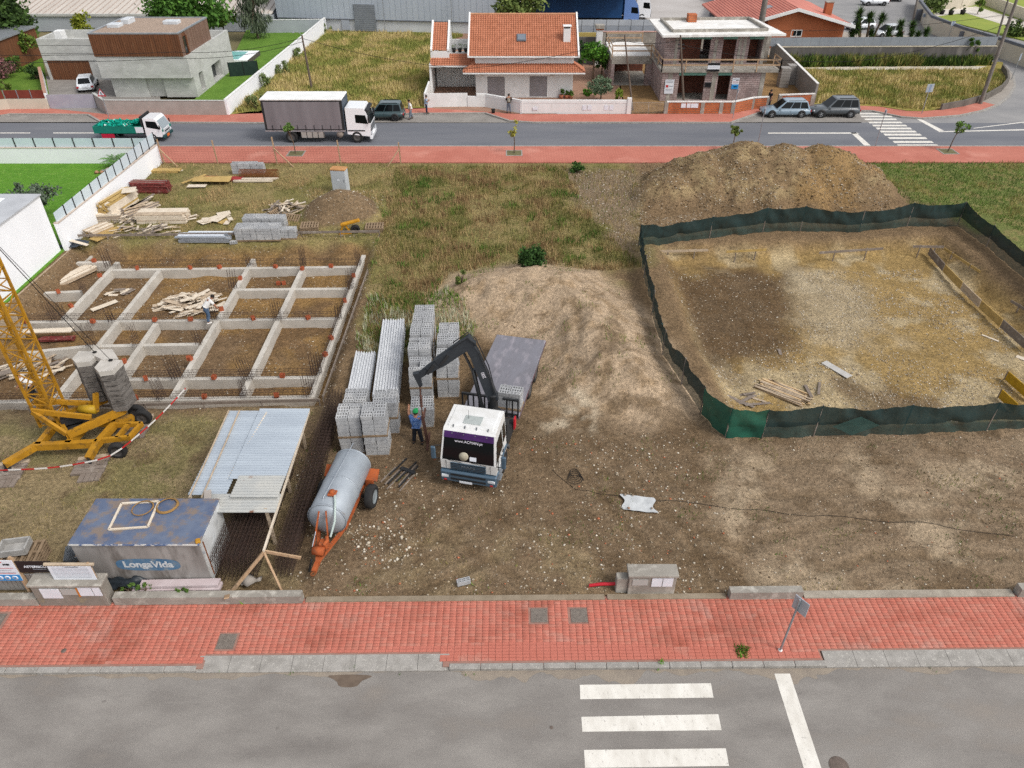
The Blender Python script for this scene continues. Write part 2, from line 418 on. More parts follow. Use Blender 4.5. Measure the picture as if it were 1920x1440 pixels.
for q in ([(1087, 1284), (1333, 1281), (1338, 1308), (1088, 1311)], [(1090, 1344), (1347, 1339), (1353, 1369), (1092, 1372)],
          [(1095, 1406), (1361, 1403), (1367, 1436), (1097, 1440)], [(1100, 1478), (1378, 1475), (1386, 1512), (1102, 1516)]):
    marking('crossing_stripe', q[::-1], -.12, road)
marking('stop_line', [(1452, 1263), (1507, 1440), (1560, 1600), (1600, 1600), (1540, 1440), (1481, 1263)], -.12, road)
mb = MB(); c = G(1573, 1436, -.12); mb.lathe([(0, .004), (.27, .004), (.28, 0)], 20, Matrix.Translation(c)); mb.build('manhole_cover', M('iron', '#6d6058', '#5a5048', 6, .6, bump=.4), road)
mb = MB(); c = G(1034, 1364, -.12); mb.lathe([(0, .003), (.05, .003), (.055, 0)], 12, Matrix.Translation(c)); mb.build('valve_cover', MATS['iron'], road)
# dirt washed along the kerb (own shape, thin sheet)
r2 = np.random.RandomState(5)
for (x0, x1, w_) in ((-30, -9.8, .25), (-9.8, -1.6, .22), (-1.6, 9.6, .5), (9.6, 30, .3)):
    xs = np.linspace(x0, x1, int((x1-x0)*9)); wd_ = w_*np.clip(2.6*fbm(xs*.9, xs*0, 61)-.75, .02, 2); 
    V = [(x, kline(x)-.0, -.121) for x in xs]+[(x, kline(x)-w, -.121) for x, w in zip(xs, wd_)]
    k = len(xs); mb = MB(); mb.add(V, [(j+k, j+k+1, j+1, j) for j in range(k-1)])
    mb.build('kerb_silt', M('silt', '#918678', '#857b70', 3., .95, bump=.4, bscale=30), road)
mb = MB(); c = G(655, 1274, -.119); mb.add([(c.x+.6*math.cos(t)*(1+.3*math.sin(3*t)), c.y+.22*math.sin(t)+.05*math.cos(2*t), -.119) for t in np.linspace(0, 2*math.pi, 18)[:-1]], [tuple(range(17))]); mb.build('mud_patch', M('mud', '#6f6154', '#5d5045', 3, .9), road)
for k_, (px, py, a_, b_, t_, c_) in enumerate(((195, 1315, .06, .04, 0, 'd'), (520, 1365, .05, .04, 0, 'd'), (650, 1335, .06, .04, 0, 'd'), (1500, 1300, .05, .03, .1, 'd'))):
    c0 = G(px, py, -.1195); mb = MB(); mb.add([(c0.x+math.cos(t_)*a_*math.cos(u)*(1+.25*math.sin(3*u+k_))-math.sin(t_)*b_*math.sin(u), c0.y+math.sin(t_)*a_*math.cos(u)+math.cos(t_)*b_*math.sin(u)*(1+.3*math.sin(2*u)), -.1195) for u in np.linspace(0, 2*math.pi, 20)[:-1]], [tuple(range(19))])
    mb.build('stain', M('stain_sand', '#968b7e', '#8c857d', 3, .95) if c_ == 's' else M('stain_dark', '#6f6a65', '#7a7570', 4, .9), road)
# far street and junction
far = struct(sheet('far_road', [(-160, 63.75), (48, 63.75), (48, 70.55), (-160, 70.55)], -.125, m_asphF), 'dark asphalt street beyond the plots')
jn = struct(sheet('junction_road', [(33, 62.5), (260, 62.5), (260, 260), (10, 260), (10, 96), (26, 96), (33, 80)], -.131, m_asphR), 'pale asphalt of the junction and side road')
yd = struct(sheet('yard', [(-8, 98), (33, 104), (40, 200), (-8, 200)], -.127, m_yard), 'pale concrete lorry yard behind the houses')
def dash(pts): marking('lane_line', pts, -.121, far)
dash([(0, 248.5), (57, 248.5), (57, 250), (0, 250)][::-1]); dash([(100, 248.5), (190, 248.5), (190, 250), (100, 250)][::-1])
dash([(1440, 248.6), (1605, 248.4), (1612, 250.6), (1440, 250.4)][::-1]); dash([(1595, 248.5), (1605, 248.4), (1634, 274), (1622, 274)][::-1])
ys = [211.8, 216.8, 222.2, 228.2, 233.8, 239.2, 244.9, 250.6, 257.0, 264.2, 270.8]
for k_, y0 in enumerate(ys):
    x0 = 1607 + (y0-212)*1.27; x1 = 1663 + (y0-212)*1.60
    h_ = 2.6+.14*k_
    marking('crossing_stripe', [(x0, y0), (x0+h_, y0+h_), (x1+h_*1.2, y0+h_), (x1, y0)], -.119, far)
for p in ([(1718, 223), (1727, 223), (1770, 245), (1759, 246)], [(1760, 246.2), (1920, 242.2), (1990, 240.5), (1990, 243), (1920, 244.4), (1760, 247.6)], [(1825, 240), (1930, 227), (1930, 228.6), (1825, 241)]):
    marking('lane_line', p[::-1], -.12, jn)
for k_ in range(4): marking('crossing_stripe', [(1868+k_*9, 97+k_*5.5), (1905+k_*16, 101+k_*5.5), (1905+k_*16, 103.2+k_*5.5), (1867+k_*9, 99+k_*5.5)][::-1], -.12, jn)
for x0, x1 in ((-140, 18), (18, 36)): pass
# parking bays
for q, lab in (([(-60, 229), (190, 229), (165, 213.5), (30, 212), (-60, 217)], ''), ([(700, 229.5), (958, 230), (912, 211.5), (700, 213)], ''), ([(1375, 229.5), (1640, 229), (1612, 207), (1430, 208.5)], '')):
    o = struct(sheet('parking_bay', [tuple(G(x, y, -.121)) for x, y in q][::-1], -.121, m_bay)); o['label'] = 'cobbled parking bay beside the far street'
# ================================================================ pavements, kerbs
m_pav = M('paver_red', '#b16959', '#b66e5f', .8, .9, bump=.25, bscale=40, col3='#b08a7b', scale3=.5, c3=(.58, .72), spec=.2)
m_pav2 = M('paver_red_worn', '#b36b5b', '#a25a49', 1.2, .9, bump=.25, bscale=40, col3='#bd9483', scale3=.4, c3=(.6, .7), spec=.2)
m_joint = M('paver_joint', '#8f675b', '#95766a', 3, .95)
m_kerb = M('kerb_stone', '#9c9892', '#86827c', 3., .85, bump=.3, bscale=40, col3='#b0aca4', scale3=12., c3=(.55, .7))
m_farpav = None
ang = math.atan(.0095); PO = (0., 13.47)
def pv(x, y, z=0.):            # along the near street
    return (PO[0] + x*math.cos(ang) - y*math.sin(ang), PO[1] + x*math.sin(ang) + y*math.cos(ang), z)
pav = T('pavement', 'x', 'x', (PO[0], PO[1], 0), ang)
del pav['category']; struct(pav, 'red brick-paved pavement along the near street')
W2L[pav] = Matrix.Identity(4)
# bedding
mb = MB()
for a_, b_, y_ in ((-34, -9.8, .1), (-9.8, -2.2, .545), (-2.2, 9.95, .1), (9.95, 34, .545)): mb.box(a_, y_, -.25, b_, 2.75, -.018)
mb.build('bedding', m_joint, pav)
# pavers: 22 x 11 cm, set in straight courses (left) and running bond (right); joints recessed
PW, PH, J = .222, .113, .009
def ramp_depth(x): return .55 if (-9.75 < x < -2.2 or 9.95 < x < 34) else .2
covers = [(G(995, 1167), G(1028, 1140)), (G(1070, 1167), G(1103, 1140)), (G(403, 1218), G(447, 1187)), (G(-30, 1175), G(12, 1152))]
cv = []
for a, b in covers:
    mx, my = (a.x+b.x)/2, (a.y+b.y)/2 - PO[1] - math.sin(ang)*(a.x+b.x)/2
    cv.append((mx-.29, my-.29, mx+.29, my+.29))
pr_ = np.random.RandomState(3)
def paver_mesh(c=.004):
    mb = MB(); w, h = (PW-J)/2, (PH-J)/2
    V = [(-w,-h,-.03),(w,-h,-.03),(w,h,-.03),(-w,h,-.03),(-w,-h,-c),(w,-h,-c),(w,h,-c),(-w,h,-c),(-w+c,-h+c,0),(w-c,-h+c,0),(w-c,h-c,0),(-w+c,h-c,0)]
    mb.add(V, [(0,1,5,4),(1,2,6,5),(2,3,7,6),(3,0,4,7),(4,5,9,8),(5,6,10,9),(6,7,11,10),(7,4,8,11),(8,9,10,11)])
    return mb
P1 = paver_mesh()
meA = bpy.data.meshes.new('paver'); meA.from_pydata(P1.v, [], P1.f); meA.materials.append(m_pav)
meB = bpy.data.meshes.new('paver'); meB.from_pydata(P1.v, [], P1.f); meB.materials.append(m_pav)
bulk = ([], []); n_ind = 0
pv_ = np.array(P1.v); pf = P1.f
spots = []
row = 0; y = .22
while y < 2.62:
    x = -33.5 + (0 if row % 2 == 0 else .0)
    while x < 33.5:
        xx = x
        if y - PH/2 > ramp_depth(xx)-.02 and not any(a-.11 < xx < c_+.11 and b-.055 < y < d+.055 for a, b, c_, d in cv):
            spots.append((xx, y, pr_.uniform(-.005, .003), pr_.uniform(-.012, .012), pr_.uniform(-.01, .01), pr_.rand()))
        x += PW
    row += 1; y += PH
near = sorted(range(len(spots)), key=lambda k: abs(spots[k][0]-.3)*.05 + spots[k][1])[:290]
near = set(near)
for k, (x, y, dz, tx, ty, q) in enumerate(spots):
    if k in near:
        o = bpy.data.objects.new('paver', meA if q < .7 else meB); COL.objects.link(o); o.parent = pav
        o.location = (x, y, dz); o.rotation_euler = (tx, ty, 0)
sel = np.array([s for k, s in enumerate(spots) if k not in near])
nv = len(pv_); V = np.repeat(pv_[None], len(sel), 0).copy()
V[:, :, 2] += sel[:, 2:3] + V[:, :, 1]*sel[:, 3:4] - V[:, :, 0]*sel[:, 4:5]
V[:, :, 0] += sel[:, 0:1]; V[:, :, 1] += sel[:, 1:2]
F = (np.array(pf)[None] + (np.arange(len(sel))*nv)[:, None, None]).reshape(-1, 4)
tt = pr_.rand(len(sel), 1)**2; pc = np.array(lin('#b36b5b')[:3])*(1-tt)+np.array(lin('#b27565')[:3])*tt; pc *= (.95+.1*pr_.rand(len(sel), 1)); m_pavc = M('paver_mixed', '#808080', '#ddd2cb', .5, attr='Col', rough=.9, bump=.25, bscale=40, contrast=(.5, .68), spec=.2, col3='#b3968a', scale3=.4, c3=(.58, .78))
o = link('pavers', mesh_np('pavers', V.reshape(-1, 3), F, m_pavc, np.repeat(pc, nv, 0)), pav); o['kind'] = 'stuff'
# covers in the pavement
for a, b, c_, d in cv:
    mb = MB(); mb.chbox(a+.01, b+.01, -.04, c_-.01, d-.01, .002, .008); cvr = mb.build('access_cover', M('cover_iron', '#7d746b', '#6b625a', 8, .7, bump=.5, bscale=80), pav)
mb = MB(); q = G(120, 1220); mb.lathe([(0, .006), (.08, .006), (.085, 0)], 16, Matrix.Translation((q.x, q.y-PO[1]-math.sin(ang)*q.x, .002))); mb.build('valve_cover', MATS['iron'], pav)
# kerb stones and dropped-kerb slabs
kerb = T('kerb', 'x', 'x', (PO[0], PO[1], 0), ang); del kerb['category']; struct(kerb, 'grey stone kerb with two dropped vehicle crossings')
W2L[kerb] = Matrix.Identity(4)
x = -33.
while x < 33:
    L_ = 1.0
    if -9.75 < x+.5 < -2.2 or x+.5 > 9.95:
        mb = MB(); yb = .55; zt = .0
        mb.add([(x+.006,0,-.2),(x+L_-.006,0,-.2),(x+L_-.006,yb,-.2),(x+.006,yb,-.2),(x+.006,0,-.085),(x+L_-.006,0,-.085),(x+L_-.006,.03,-.07),(x+.006,.03,-.07),(x+L_-.006,yb-.01,.003),(x+.006,yb-.01,.003)],
               [(0,3,2,1),(0,1,5,4),(4,5,6,7),(7,6,8,9),(1,2,8,6,5),(3,0,4,7,9),(2,3,9,8)])
        mb.build('ramp_slab', m_kerb, kerb)
    else:
        mb = MB(); mb.chbox(x+.005, -.0+pr_.uniform(-.008, .008), -.25, x+L_-.005, .2, .004+pr_.uniform(-.004, .004), .018); mb.build('kerb_stone', m_kerb, kerb)
    x += L_
# far pavements (bricks too small to tell apart: pattern in the material)
def farpav_material():
    m = M('far_paving', '#b97666', '#ae6a5b', .4, .9, col3='#c68a7a', scale3=.25, c3=(.55, .75), spec=.2)
    n = m.node_tree.nodes; L = m.node_tree.links; b = n['Principled BSDF']
    base = b.inputs['Base Color'].links[0].from_socket
    g = n.new('ShaderNodeNewGeometry'); br = n.new('ShaderNodeTexBrick'); br.offset = 0
    for k, v in (('Scale', 1.), ('Mortar Size', .008), ('Brick Width', .22), ('Row Height', .22)): br.inputs[k].default_value = v
    br.inputs['Color1'].default_value = (1, 1, 1, 1); br.inputs['Color2'].default_value = (.93, .93, .93, 1); br.inputs['Mortar'].default_value = (.7, .66, .64, 1)
    L.new(g.outputs['Position'], br.inputs['Vector'])
    x = n.new('ShaderNodeMix'); x.data_type = 'RGBA'; x.blend_type = 'MULTIPLY'; x.inputs[0].default_value = 1.
    L.new(base, x.inputs[6]); L.new(br.outputs[0], x.inputs[7]); L.new(x.outputs[2], b.inputs['Base Color'])
    return m
m_farpav = farpav_material()
def slab(name, pts, z0, z1, mat, parent=None):
    mb = MB(); mb.prism([(p[0], p[1]) for p in pts], z0, z1); return mb.build(name, mat, parent)
fp = struct(slab('pavement', [(-70, 59.52), (62, 59.52), (62, 63.5), (-70, 63.5)], -.2, 0, m_farpav), 'red pavement on the near side of the far street')
mb = MB()
x = -120.
while x < 58:
    mb.chbox(x, 63.5, -.25, x+1.99, 63.72, .005, .02); x += 2
kb = struct(mb.build('kerb', m_kerb), 'stone kerb on the near side of the far street'); kb['kind'] = 'structure'
def strip(name, label, outer, inner, mat=None, kerb_on=True):
    """raised pavement between its road edge (outer) and its back edge (inner), with a kerb"""
    o = struct(slab(name, [tuple(p[:2]) for p in outer]+[tuple(p[:2]) for p in inner[::-1]], -.2, 0, mat or m_farpav), label)
    if kerb_on:
        mb = MB()
        for a, b in zip(outer[:-1], outer[1:]): mb.bar((a[0], a[1], -.1), (b[0], b[1], -.1), .2, .212)
        mb.build('kerb', m_kerb, o)
    return o
strip('pavement', 'red pavement in front of the concrete house', [G(x, y) for x, y in ((-300, 222), (0, 216), (18, 213), (65, 213), (165, 214), (190, 228), (480, 229.5), (700, 229.5), (703, 212.5), (780, 212.2))],
      [G(x, y) for x, y in ((-300, 214), (-20, 207), (20, 203), (180, 203), (198, 214), (430, 215), (480, 207), (700, 205), (780, 202))])
strip('pavement', 'red pavement in front of the white and unfinished houses', [G(x, y) for x, y in ((780, 212), (910, 211), (955, 225.5), (1000, 228.6), (1370, 229), (1430, 208), (1500, 206), (1612, 206.5), (1636, 207), (1690, 218), (1730, 221), (1800, 215.5), (1840, 207), (1868, 197))],
      [G(x, y) for x, y in ((780, 202), (885, 201), (945, 212.5), (985, 214), (1370, 213), (1425, 200), (1500, 197), (1600, 197), (1650, 200), (1700, 208), (1730, 208.5), (1770, 205), (1800, 200), (1840, 190))])
strip('pavement', 'grey paved verge round the curved wall of the corner lot', [G(x, y) for x, y in ((1868, 197), (1892, 180), (1903, 160), (1900, 140), (1885, 122))],
      [G(x, y) for x, y in ((1840, 190), (1876, 172), (1888, 156), (1886, 140), (1875, 122))], M('verge', '#8d867e', '#9a938a', 1., .9))
# ================================================================ far plots' own ground
def lot(name, label, px, z, mat): return struct(slab(name, [tuple(G(x, y, z)[:2]) for x, y in px], -.22, z, mat), label)
m_lawn = M('lawn_turf', '#56762e', '#648336', .8, .95, bump=.5, bscale=40, spec=.1)
m_lawn2 = M('garden_turf', '#4d6a25', '#627a31', .6, .95, bump=.5, bscale=40, spec=.1)
m_straw = M('dry_field', '#8f8248', '#7a7a3a', .35, .95, bump=.6, bscale=20, col3='#a08a58', scale3=.9, c3=(.5, .68), spec=.1)
m_drive = M('driveway', '#8f8a84', '#7c7772', .5, .9)
m_fill = M('fill_soil', '#8f7048', '#7a5f3e', .8, .95, bump=.6, bscale=15)
lot('garden', 'lawn of the garden left of the concrete house', [(-300, 213), (-20, 206), (92, 176), (70, 60), (60, 20), (-300, 20)], .006, m_lawn2)
lot('driveway', 'paved drive of the concrete house', [(92, 203), (200, 214), (300, 214), (300, 180), (196, 145), (84, 143)], .004, m_drive)
lot('lawn', 'bright green lawn beside the concrete house', [(215, 213), (430, 214), (610, 60), (470, 40), (440, 100), (365, 186), (215, 190)], .012, m_lawn)
lot('field', 'dry grass of the empty field behind the lorry', [(432, 214), (800, 203), (806, 100), (880, 60), (612, 60)], .0, m_straw)
lot('forecourt', 'paved forecourt of the white house', [(812, 203), (945, 211), (985, 213), (1172, 212), (1140, 60), (880, 55), (806, 100)], .008, M('terracotta_floor', '#9a7a66', '#8a6a58', 1., .8))
lot('building_plot', 'loose soil round the unfinished house', [(1174, 212), (1425, 200), (1522, 197), (1440, 95), (1145, 60)], .004, m_fill)
lot('corner_lot', 'dry grass of the corner lot beside the junction', [(1522, 196), (1650, 199), (1700, 207), (1730, 207.5), (1800, 199), (1876, 171), (1888, 156), (1880, 116), (1440, 104)], .002, m_straw)
lot('backyard', 'yard behind the orange house and metal fence', [(1430, 103), (1858, 103), (1720, 68), (1610, 62), (1380, 40), (1340, 62)], .01, M('backyard_soil', '#a39b90', '#8f867a', .6, .9))
lot('track', 'pale gravel strip across the corner lot', [(1490, 127), (1560, 131), (1830, 130), (1850, 124), (1600, 125)], .03, M('pale_gravel', '#b3a893', '#c4bcae', .8, .95, bump=.5, bscale=20))
lot('garden', 'lawn behind the curved cream wall', [(1735, 30), (1800, 45), (1920, 75), (2300, 160), (2300, -40), (1920, -30), (1760, -5)], .006, M('cream_lawn', '#8a9440', '#7a8a3a', .3, .95))
lot('path', 'pale paved drive crossing the cream wall garden', [(1745, 32), (1810, 24), (1920, 58), (2200, 120), (2200, 100), (1920, 40), (1830, 12), (1760, 18)], .012, M('pale_paving', '#cfc8bc', '#bdb6ab', .5, .9))
# ================================================================ HOUSES
def hwall(mb, x0, x1, z0, z1, y0, y1, holes=()):
    """wall along x with rectangular openings (x0,x1,z0,z1)"""
    xs = sorted({x0, x1, *[h[0] for h in holes], *[h[1] for h in holes]})
    for a, b in zip(xs[:-1], xs[1:]):
        m = (a+b)/2; hs_ = sorted([h for h in holes if h[0] < m < h[1]], key=lambda h: h[2]); z = z0
        for h in hs_:
            if h[2] > z: mb.box(a, y0, z, b, y1, h[2])
            z = h[3]
        if z < z1: mb.box(a, y0, z, b, y1, z1)
    return mb
def hwally(mb, y0, y1, z0, z1, x0, x1, holes=()):
    old = mb.T; mb.T = Matrix(((0, 1, 0, 0), (1, 0, 0, 0), (0, 0, 1, 0), (0, 0, 0, 1)))
    k = len(mb.f); hwall(mb, y0, y1, z0, z1, x0, x1, holes); mb.T = old
    mb.f[k:] = [f[::-1] for f in mb.f[k:]]; return mb
m_conc = M('fair_concrete', '#b7b7b3', '#a7a7a2', .5, .85, bump=.15, bscale=6, stretch=(1, 1, 2.5), col3='#c3c3be', scale3=1.2, c3=(.52, .7))
m_concrough = M('rough_concrete', '#9a958c', '#857f76', .8, .9, bump=.3, bscale=12, col3='#b3aea4', scale3=2.5, c3=(.52, .68))
m_concwhite = M('fresh_slab', '#dddbd7', '#cdcac4', .5, .9, col3='#e6e4e0', scale3=1.4, c3=(.5, .65))
m_render = M('white_render', '#dcdcda', '#d2d1ce', .7, .85, col3='#b0aca4', scale3=.9, c3=(.66, .8), stretch=(1, 1, .35))
m_white_p = M('white_wall', '#ebecee', '#e4e5e7', .4, .8)
m_wood = M('clad_timber', '#5b3a26', '#74492e', .9, .75, stretch=(9, 9, .35), bump=.6, bscale=6, col3='#8a6a50', scale3=2., c3=(.58, .75))
m_wood2 = M('clad_timber_grey', '#6d5244', '#80685a', .9, .8, stretch=(9, 9, .35), bump=.6, bscale=6)
m_glass = M('dark_glass', '#1c2226', rough=.08, spec=.6)
m_alu = M('grey_metal', '#a9adb1', '#9a9ea2', 2, .45, .6)
m_dark = M('dark_gap', '#2a2826', '#1f1d1c', 2, .9)
m_tile = M('roof_tile', '#b3765a', '#a0664b', 1.6, .9, col3='#7d5642', scale3=4.5, c3=(.6, .74), bump=.2)
m_trim = M('trim_white', '#e2e2e0', '#d4d4d1', 1.2, .7)
def pane(par, x0, x1, z0, z1, y, fr=.05, mat=None, name='window'):
    mb = MB(); hwall(mb, x0, x1, z0, z1, y-.03, y+.04, [(x0+fr, x1-fr, z0+fr, z1-fr)]); f = mb.build(name, mat or m_alu, par, w=True)
    mb = MB(); mb.box(x0+fr, y, z0+fr, x1-fr, y+.012, z1-fr); mb.build('pane', m_glass, f, w=True); return f
def tile_roof(mb, O, U, Vv, nc, nr, li=0., ri=0., amp=.055):
    """pantiles: O eave corner, U along the eave, Vv up the slope; li/ri: inset of the two ends at the top"""
    O, U, Vv = Vector(O), Vector(U), Vector(Vv); N = U.cross(Vv).normalized(); per = 6
    L_ = U.length
    for r in range(nr):
        for e in (0,):
            v0, v1 = r/nr, (r+1)/nr
            a = li*v0/L_; b = 1-ri*v0/L_
            i0 = int(a*nc*per); i1 = int(b*nc*per)
            V = []; 
            for i in range(i0, i1+1):
                t = i/(nc*per); ph = 2*math.pi*(i % per)/per
                h = amp*(.6*math.cos(ph)+.4*math.cos(2*ph)*.4)
                p = O+U*t
                V.append(p+Vv*v0+N*(h+.045)); V.append(p+Vv*(v1+.02)+N*(h+.0)); V.append(p+Vv*v0+N*(h-.02))
            k = i1-i0
            F = [(3*j, 3*j+3, 3*j+4, 3*j+1) for j in range(k)]+[(3*j+2, 3*j+5, 3*j+3, 3*j) for j in range(k)]
            mb.add(V, F, False)
    return mb
# ---------------------------------------------------------------- concrete house
h = T('concrete_house', 'modern grey concrete house with a timber-clad upper box', 'house', (-37, 84, 0))
for a_, b_ in ((-40.9, -37.4), (-35.6, -32.7)): mb = MB(); mb.box(a_, 78.9, 0, b_, 79.2, 2.0); mb.build('wall', m_conc, h, w=True)
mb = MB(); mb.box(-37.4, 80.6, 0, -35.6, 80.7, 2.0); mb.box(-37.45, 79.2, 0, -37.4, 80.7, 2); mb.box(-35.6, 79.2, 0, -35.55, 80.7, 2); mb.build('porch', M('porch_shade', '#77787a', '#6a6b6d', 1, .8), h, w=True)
pane(h, -36.6, -35.75, .5, 1.75, 80.55)
mb = MB(); mb.box(-41.45, 78.3, 2.0, -32.7, 86.5, 4.05); mb.build('upper_wall', m_conc, h, w=True)
mb = MB(); hwally(mb, 78.9, 91.4, 0, 2.0, -32.7, -32.4, [(80.3, 81.5, .25, 2.0), (84.2, 87.2, .15, 1.85)]); mb.box(-32.7, 78.3, 2.003, -32.4, 91.4, 4.05); mb.build('side_wall', m_conc, h, w=True)
for a, b, c_, d in ((80.3, 81.5, .25, 2.0), (84.2, 87.2, .15, 1.85)):
    mb = MB(); mb.box(-33.2, a, c_, -33.15, b, d); w_ = mb.build('window', m_glass, h, w=True)
    mb = MB(); mb.box(-33.15, a, c_, -32.7, a+.03, d); mb.box(-33.15, b-.03, c_, -32.7, b, d); mb.box(-33.15, a, d-.03, -32.7, b, d); mb.box(-33.15, a, c_, -32.35, b, c_+.03); mb.build('reveal', m_conc, w_, w=True)
mb = MB(); mb.box(-40.9, 79.2, 0, -33.2, 91.2, 2.0); mb.build('core', m_conc, h, w=True)
mb = MB(); mb.box(-41.4, 86.5, 2.0, -32.7, 91.1, 3.3); mb.box(-41.4, 91.1, 2, -32.7, 91.4, 4.05); mb.build('terrace', m_conc, h, w=True)
mb = MB(); mb.box(-41.5, 78.25, 4.053, -32.66, 86.55, 6.1); tb = mb.build('timber_box', m_wood, h, w=True)
# board joints on the timber (each board a piece)
bd = MB(); bd.box(-.1, 0, 0, .1, .03, 2.03); bm_ = bpy.data.meshes.new('board'); bm_.from_pydata(bd.v, [], bd.f); bm_.materials.append(m_wood)
bm2 = bm_.copy(); bm2.materials.clear(); bm2.materials.append(m_wood2)
for k in range(39):
    o = link('board', bm_, tb); o.location = (-41.36+.2265*k+37, 78.25-.03-.006*(k % 3)-84, 4.06); o.scale = (.96, 1, 1)
for k in range(36):
    if 78.25+.23*k+.12 > 78.9 and 78.25+.23*k+.12 < 79.9: continue
    o = link('board', bm2, tb); o.location = (-32.66+37+.002+.004*(k % 3), 78.37+.23*k-84, 4.06); o.rotation_euler = (0, 0, R(-90)); o.scale = (.98, 1, 1)
mb = MB(); mb.box(-32.66, 78.95, 4.1, -32.64, 79.85, 5.7); w_ = mb.build('window', m_glass, h, w=True)
mb = MB(); mb.box(-32.66, 78.9, 4.1, -32.58, 78.97, 5.75); mb.box(-32.66, 79.8, 4.1, -32.55, 80.0, 5.75); mb.box(-32.66, 78.97, 4.08, -32.5, 79.8, 4.12); mb.build('frame', m_wood, w_, w=True)
mb = MB()
for a in ((-41.53, 78.2, -32.6, 78.4), (-41.53, 86.4, -32.6, 86.6), (-41.53, 78.4, -41.33, 86.4), (-32.8, 78.4, -32.6, 86.4)): mb.box(a[0], a[1], 6.1, a[2], a[3], 6.22)
rf = mb.build('roof_edge', m_alu, h, w=True)
mb = MB(); mb.box(-41.33, 78.4, 6.09, -32.8, 86.4, 6.13); mb.build('gravel', M('roof_gravel', '#a6917f', '#8c7a6c', 6, .95, bump=.8, bscale=18, col3='#b9aca0', scale3=14), rf, w=True)
for x0, y0, x1, y1, zz in ((-35.9, 82.9, -34.4, 84.0, 6.45), (-40.9, 81.2, -39.7, 82.4, 6.45), (-40.2, 83.0, -39.4, 84.6, 6.6)):
    mb = MB(); mb.chbox(x0, y0, 6.1, x1, y1, zz, .04); mb.build('skylight', M('skylight_dome', '#c9cdd0', '#b9bdc1', 2, .4), rf, w=True)
# garage wing
mb = MB(); hwall(mb, -51.2, -41.5, 0, 2.05, 85.8, 86.1, [(-50.9, -46.3, 0, 2.0)]); mb.box(-51.2, 85.75, 2.053, -41.5, 86.05, 4.2)
mb.box(-51.2, 86.1, 0, -50.9, 90.5, 4.2); mb.box(-51.2, 90.5, 0, -41.5, 90.8, 4.2); mb.box(-50.9, 86.1, 3.2, -41.5, 90.5, 3.4); mb.build('garage_wall', m_conc, h, w=True)
gd = MB(); gd.box(-50.9, 85.9, 0, -46.3, 85.95, 2.0); gdo = gd.build('garage_door', m_wood, h, w=True)
for k in range(20):
    o = link('board', bm_, gdo); o.location = (-50.78+.23*k+37, 85.86-84-.004*(k % 3), .01); o.scale = (1, 1, .97)
for k_, z_ in enumerate((2.75, 3.55)):
    mb = MB(); mb.box(-51.2, 85.742, z_, -41.5, 85.75, z_+.03); mb.build('formwork_joint', m_dark, h, w=True)
mb = MB(); mb.chbox(-49.9, 87.2, 3.4, -49.1, 88.2, 4.7, .03); mb.build('air_unit', m_trim, h, w=True)
mb = MB(); mb.box(-48.5, 87, 3.4, -45.5, 88.4, 3.62); mb.build('roof_vent', m_dark, h, w=True)
# ---------------------------------------------------------------- white house with tiled roof
h = T('white_house', 'white rendered house with orange tiled roof and grey shutters', 'house', (1, 82, 0))
SH = [(-2.5, -.75, 0.1, 2.06), (1.8, 3.58, .1, 2.1)]
mb = MB(); hwall(mb, -3.7, 6.2, 0, 4.1, 78.7, 78.95, SH); mb.box(-3.7, 78.95, 0, -3.45, 88, 4.1); mb.box(5.95, 78.95, 0, 6.2, 88, 4.1); mb.box(-3.7, 88, 0, 6.2, 88.25, 4.1)
mb.add([(-3.7, 78.75, 4.1), (-3.7, 88.2, 4.1), (-3.7, 83.5, 6.85), (-3.5, 78.75, 4.1), (-3.5, 88.2, 4.1), (-3.5, 83.5, 6.85)], [(0, 1, 2), (5, 4, 3)])
mb.add([(6.2, 78.75, 4.1), (6.2, 88.2, 4.1), (6.2, 83.5, 6.85), (6.0, 78.75, 4.1), (6.0, 88.2, 4.1), (6.0, 83.5, 6.85)], [(2, 1, 0), (3, 4, 5)])
mb.build('wall', m_render, h, w=True)
for a in SH:
    mb = MB()
    n_ = 16
    for k in range(n_): z_ = a[2]+(a[3]-a[2])*k/n_; mb.box(a[0]+.03, 78.74+.0, z_, a[1]-.03, 78.78, z_+(a[3]-a[2])/n_*.86)
    mb.box(a[0]+.02, 78.78, a[2], a[1]-.02, 78.8, a[3])
    mb.build('shutter', M('shutter_grey', '#8f8a8c', '#85807f', 2, .6), h, w=True)
mb = MB(); tile_roof(mb, (-4.3, 78.2, 4.12), (10.9, 0, 0), (0, 5.3, 2.85), 46, 20)
mb.add([(-4.3, 88.8, 4.05), (6.6, 88.8, 4.05), (6.6, 83.5, 6.95), (-4.3, 83.5, 6.95)], [(0, 1, 2, 3)])
rf = mb.build('roof', m_tile, h, w=True)
mb = MB(); mb.box(-4.4, 78.1, 3.98, 6.7, 78.3, 4.1)
for x in (-4.42, 6.56): mb.hexa([(x, 78.05, 4.0), (x+.16, 78.05, 4.0), (x+.16, 83.55, 6.98), (x, 83.55, 6.98), (x, 78.05, 4.22), (x+.16, 78.05, 4.22), (x+.16, 83.55, 7.2), (x, 83.55, 7.2)])
mb.build('eave_trim', m_trim, h, w=True)
mb = MB(); mb.tube([(-4.3, 83.5, 7.0), (6.6, 83.5, 7.0)], .12, 8); mb.build('ridge_tiles', M('ridge_tile', '#b98a6a', '#a9785a', 3, .85), rf, w=True)
mb = MB(); mb.chbox(5.15, 79.9, 4.6, 5.85, 80.5, 6.3, .02); ch = mb.build('chimney', m_render, h, w=True)
mb = MB(); mb.box(5.2, 79.95, 6.3, 5.8, 80.45, 6.45); mb.build('flue', m_dark, ch, w=True)
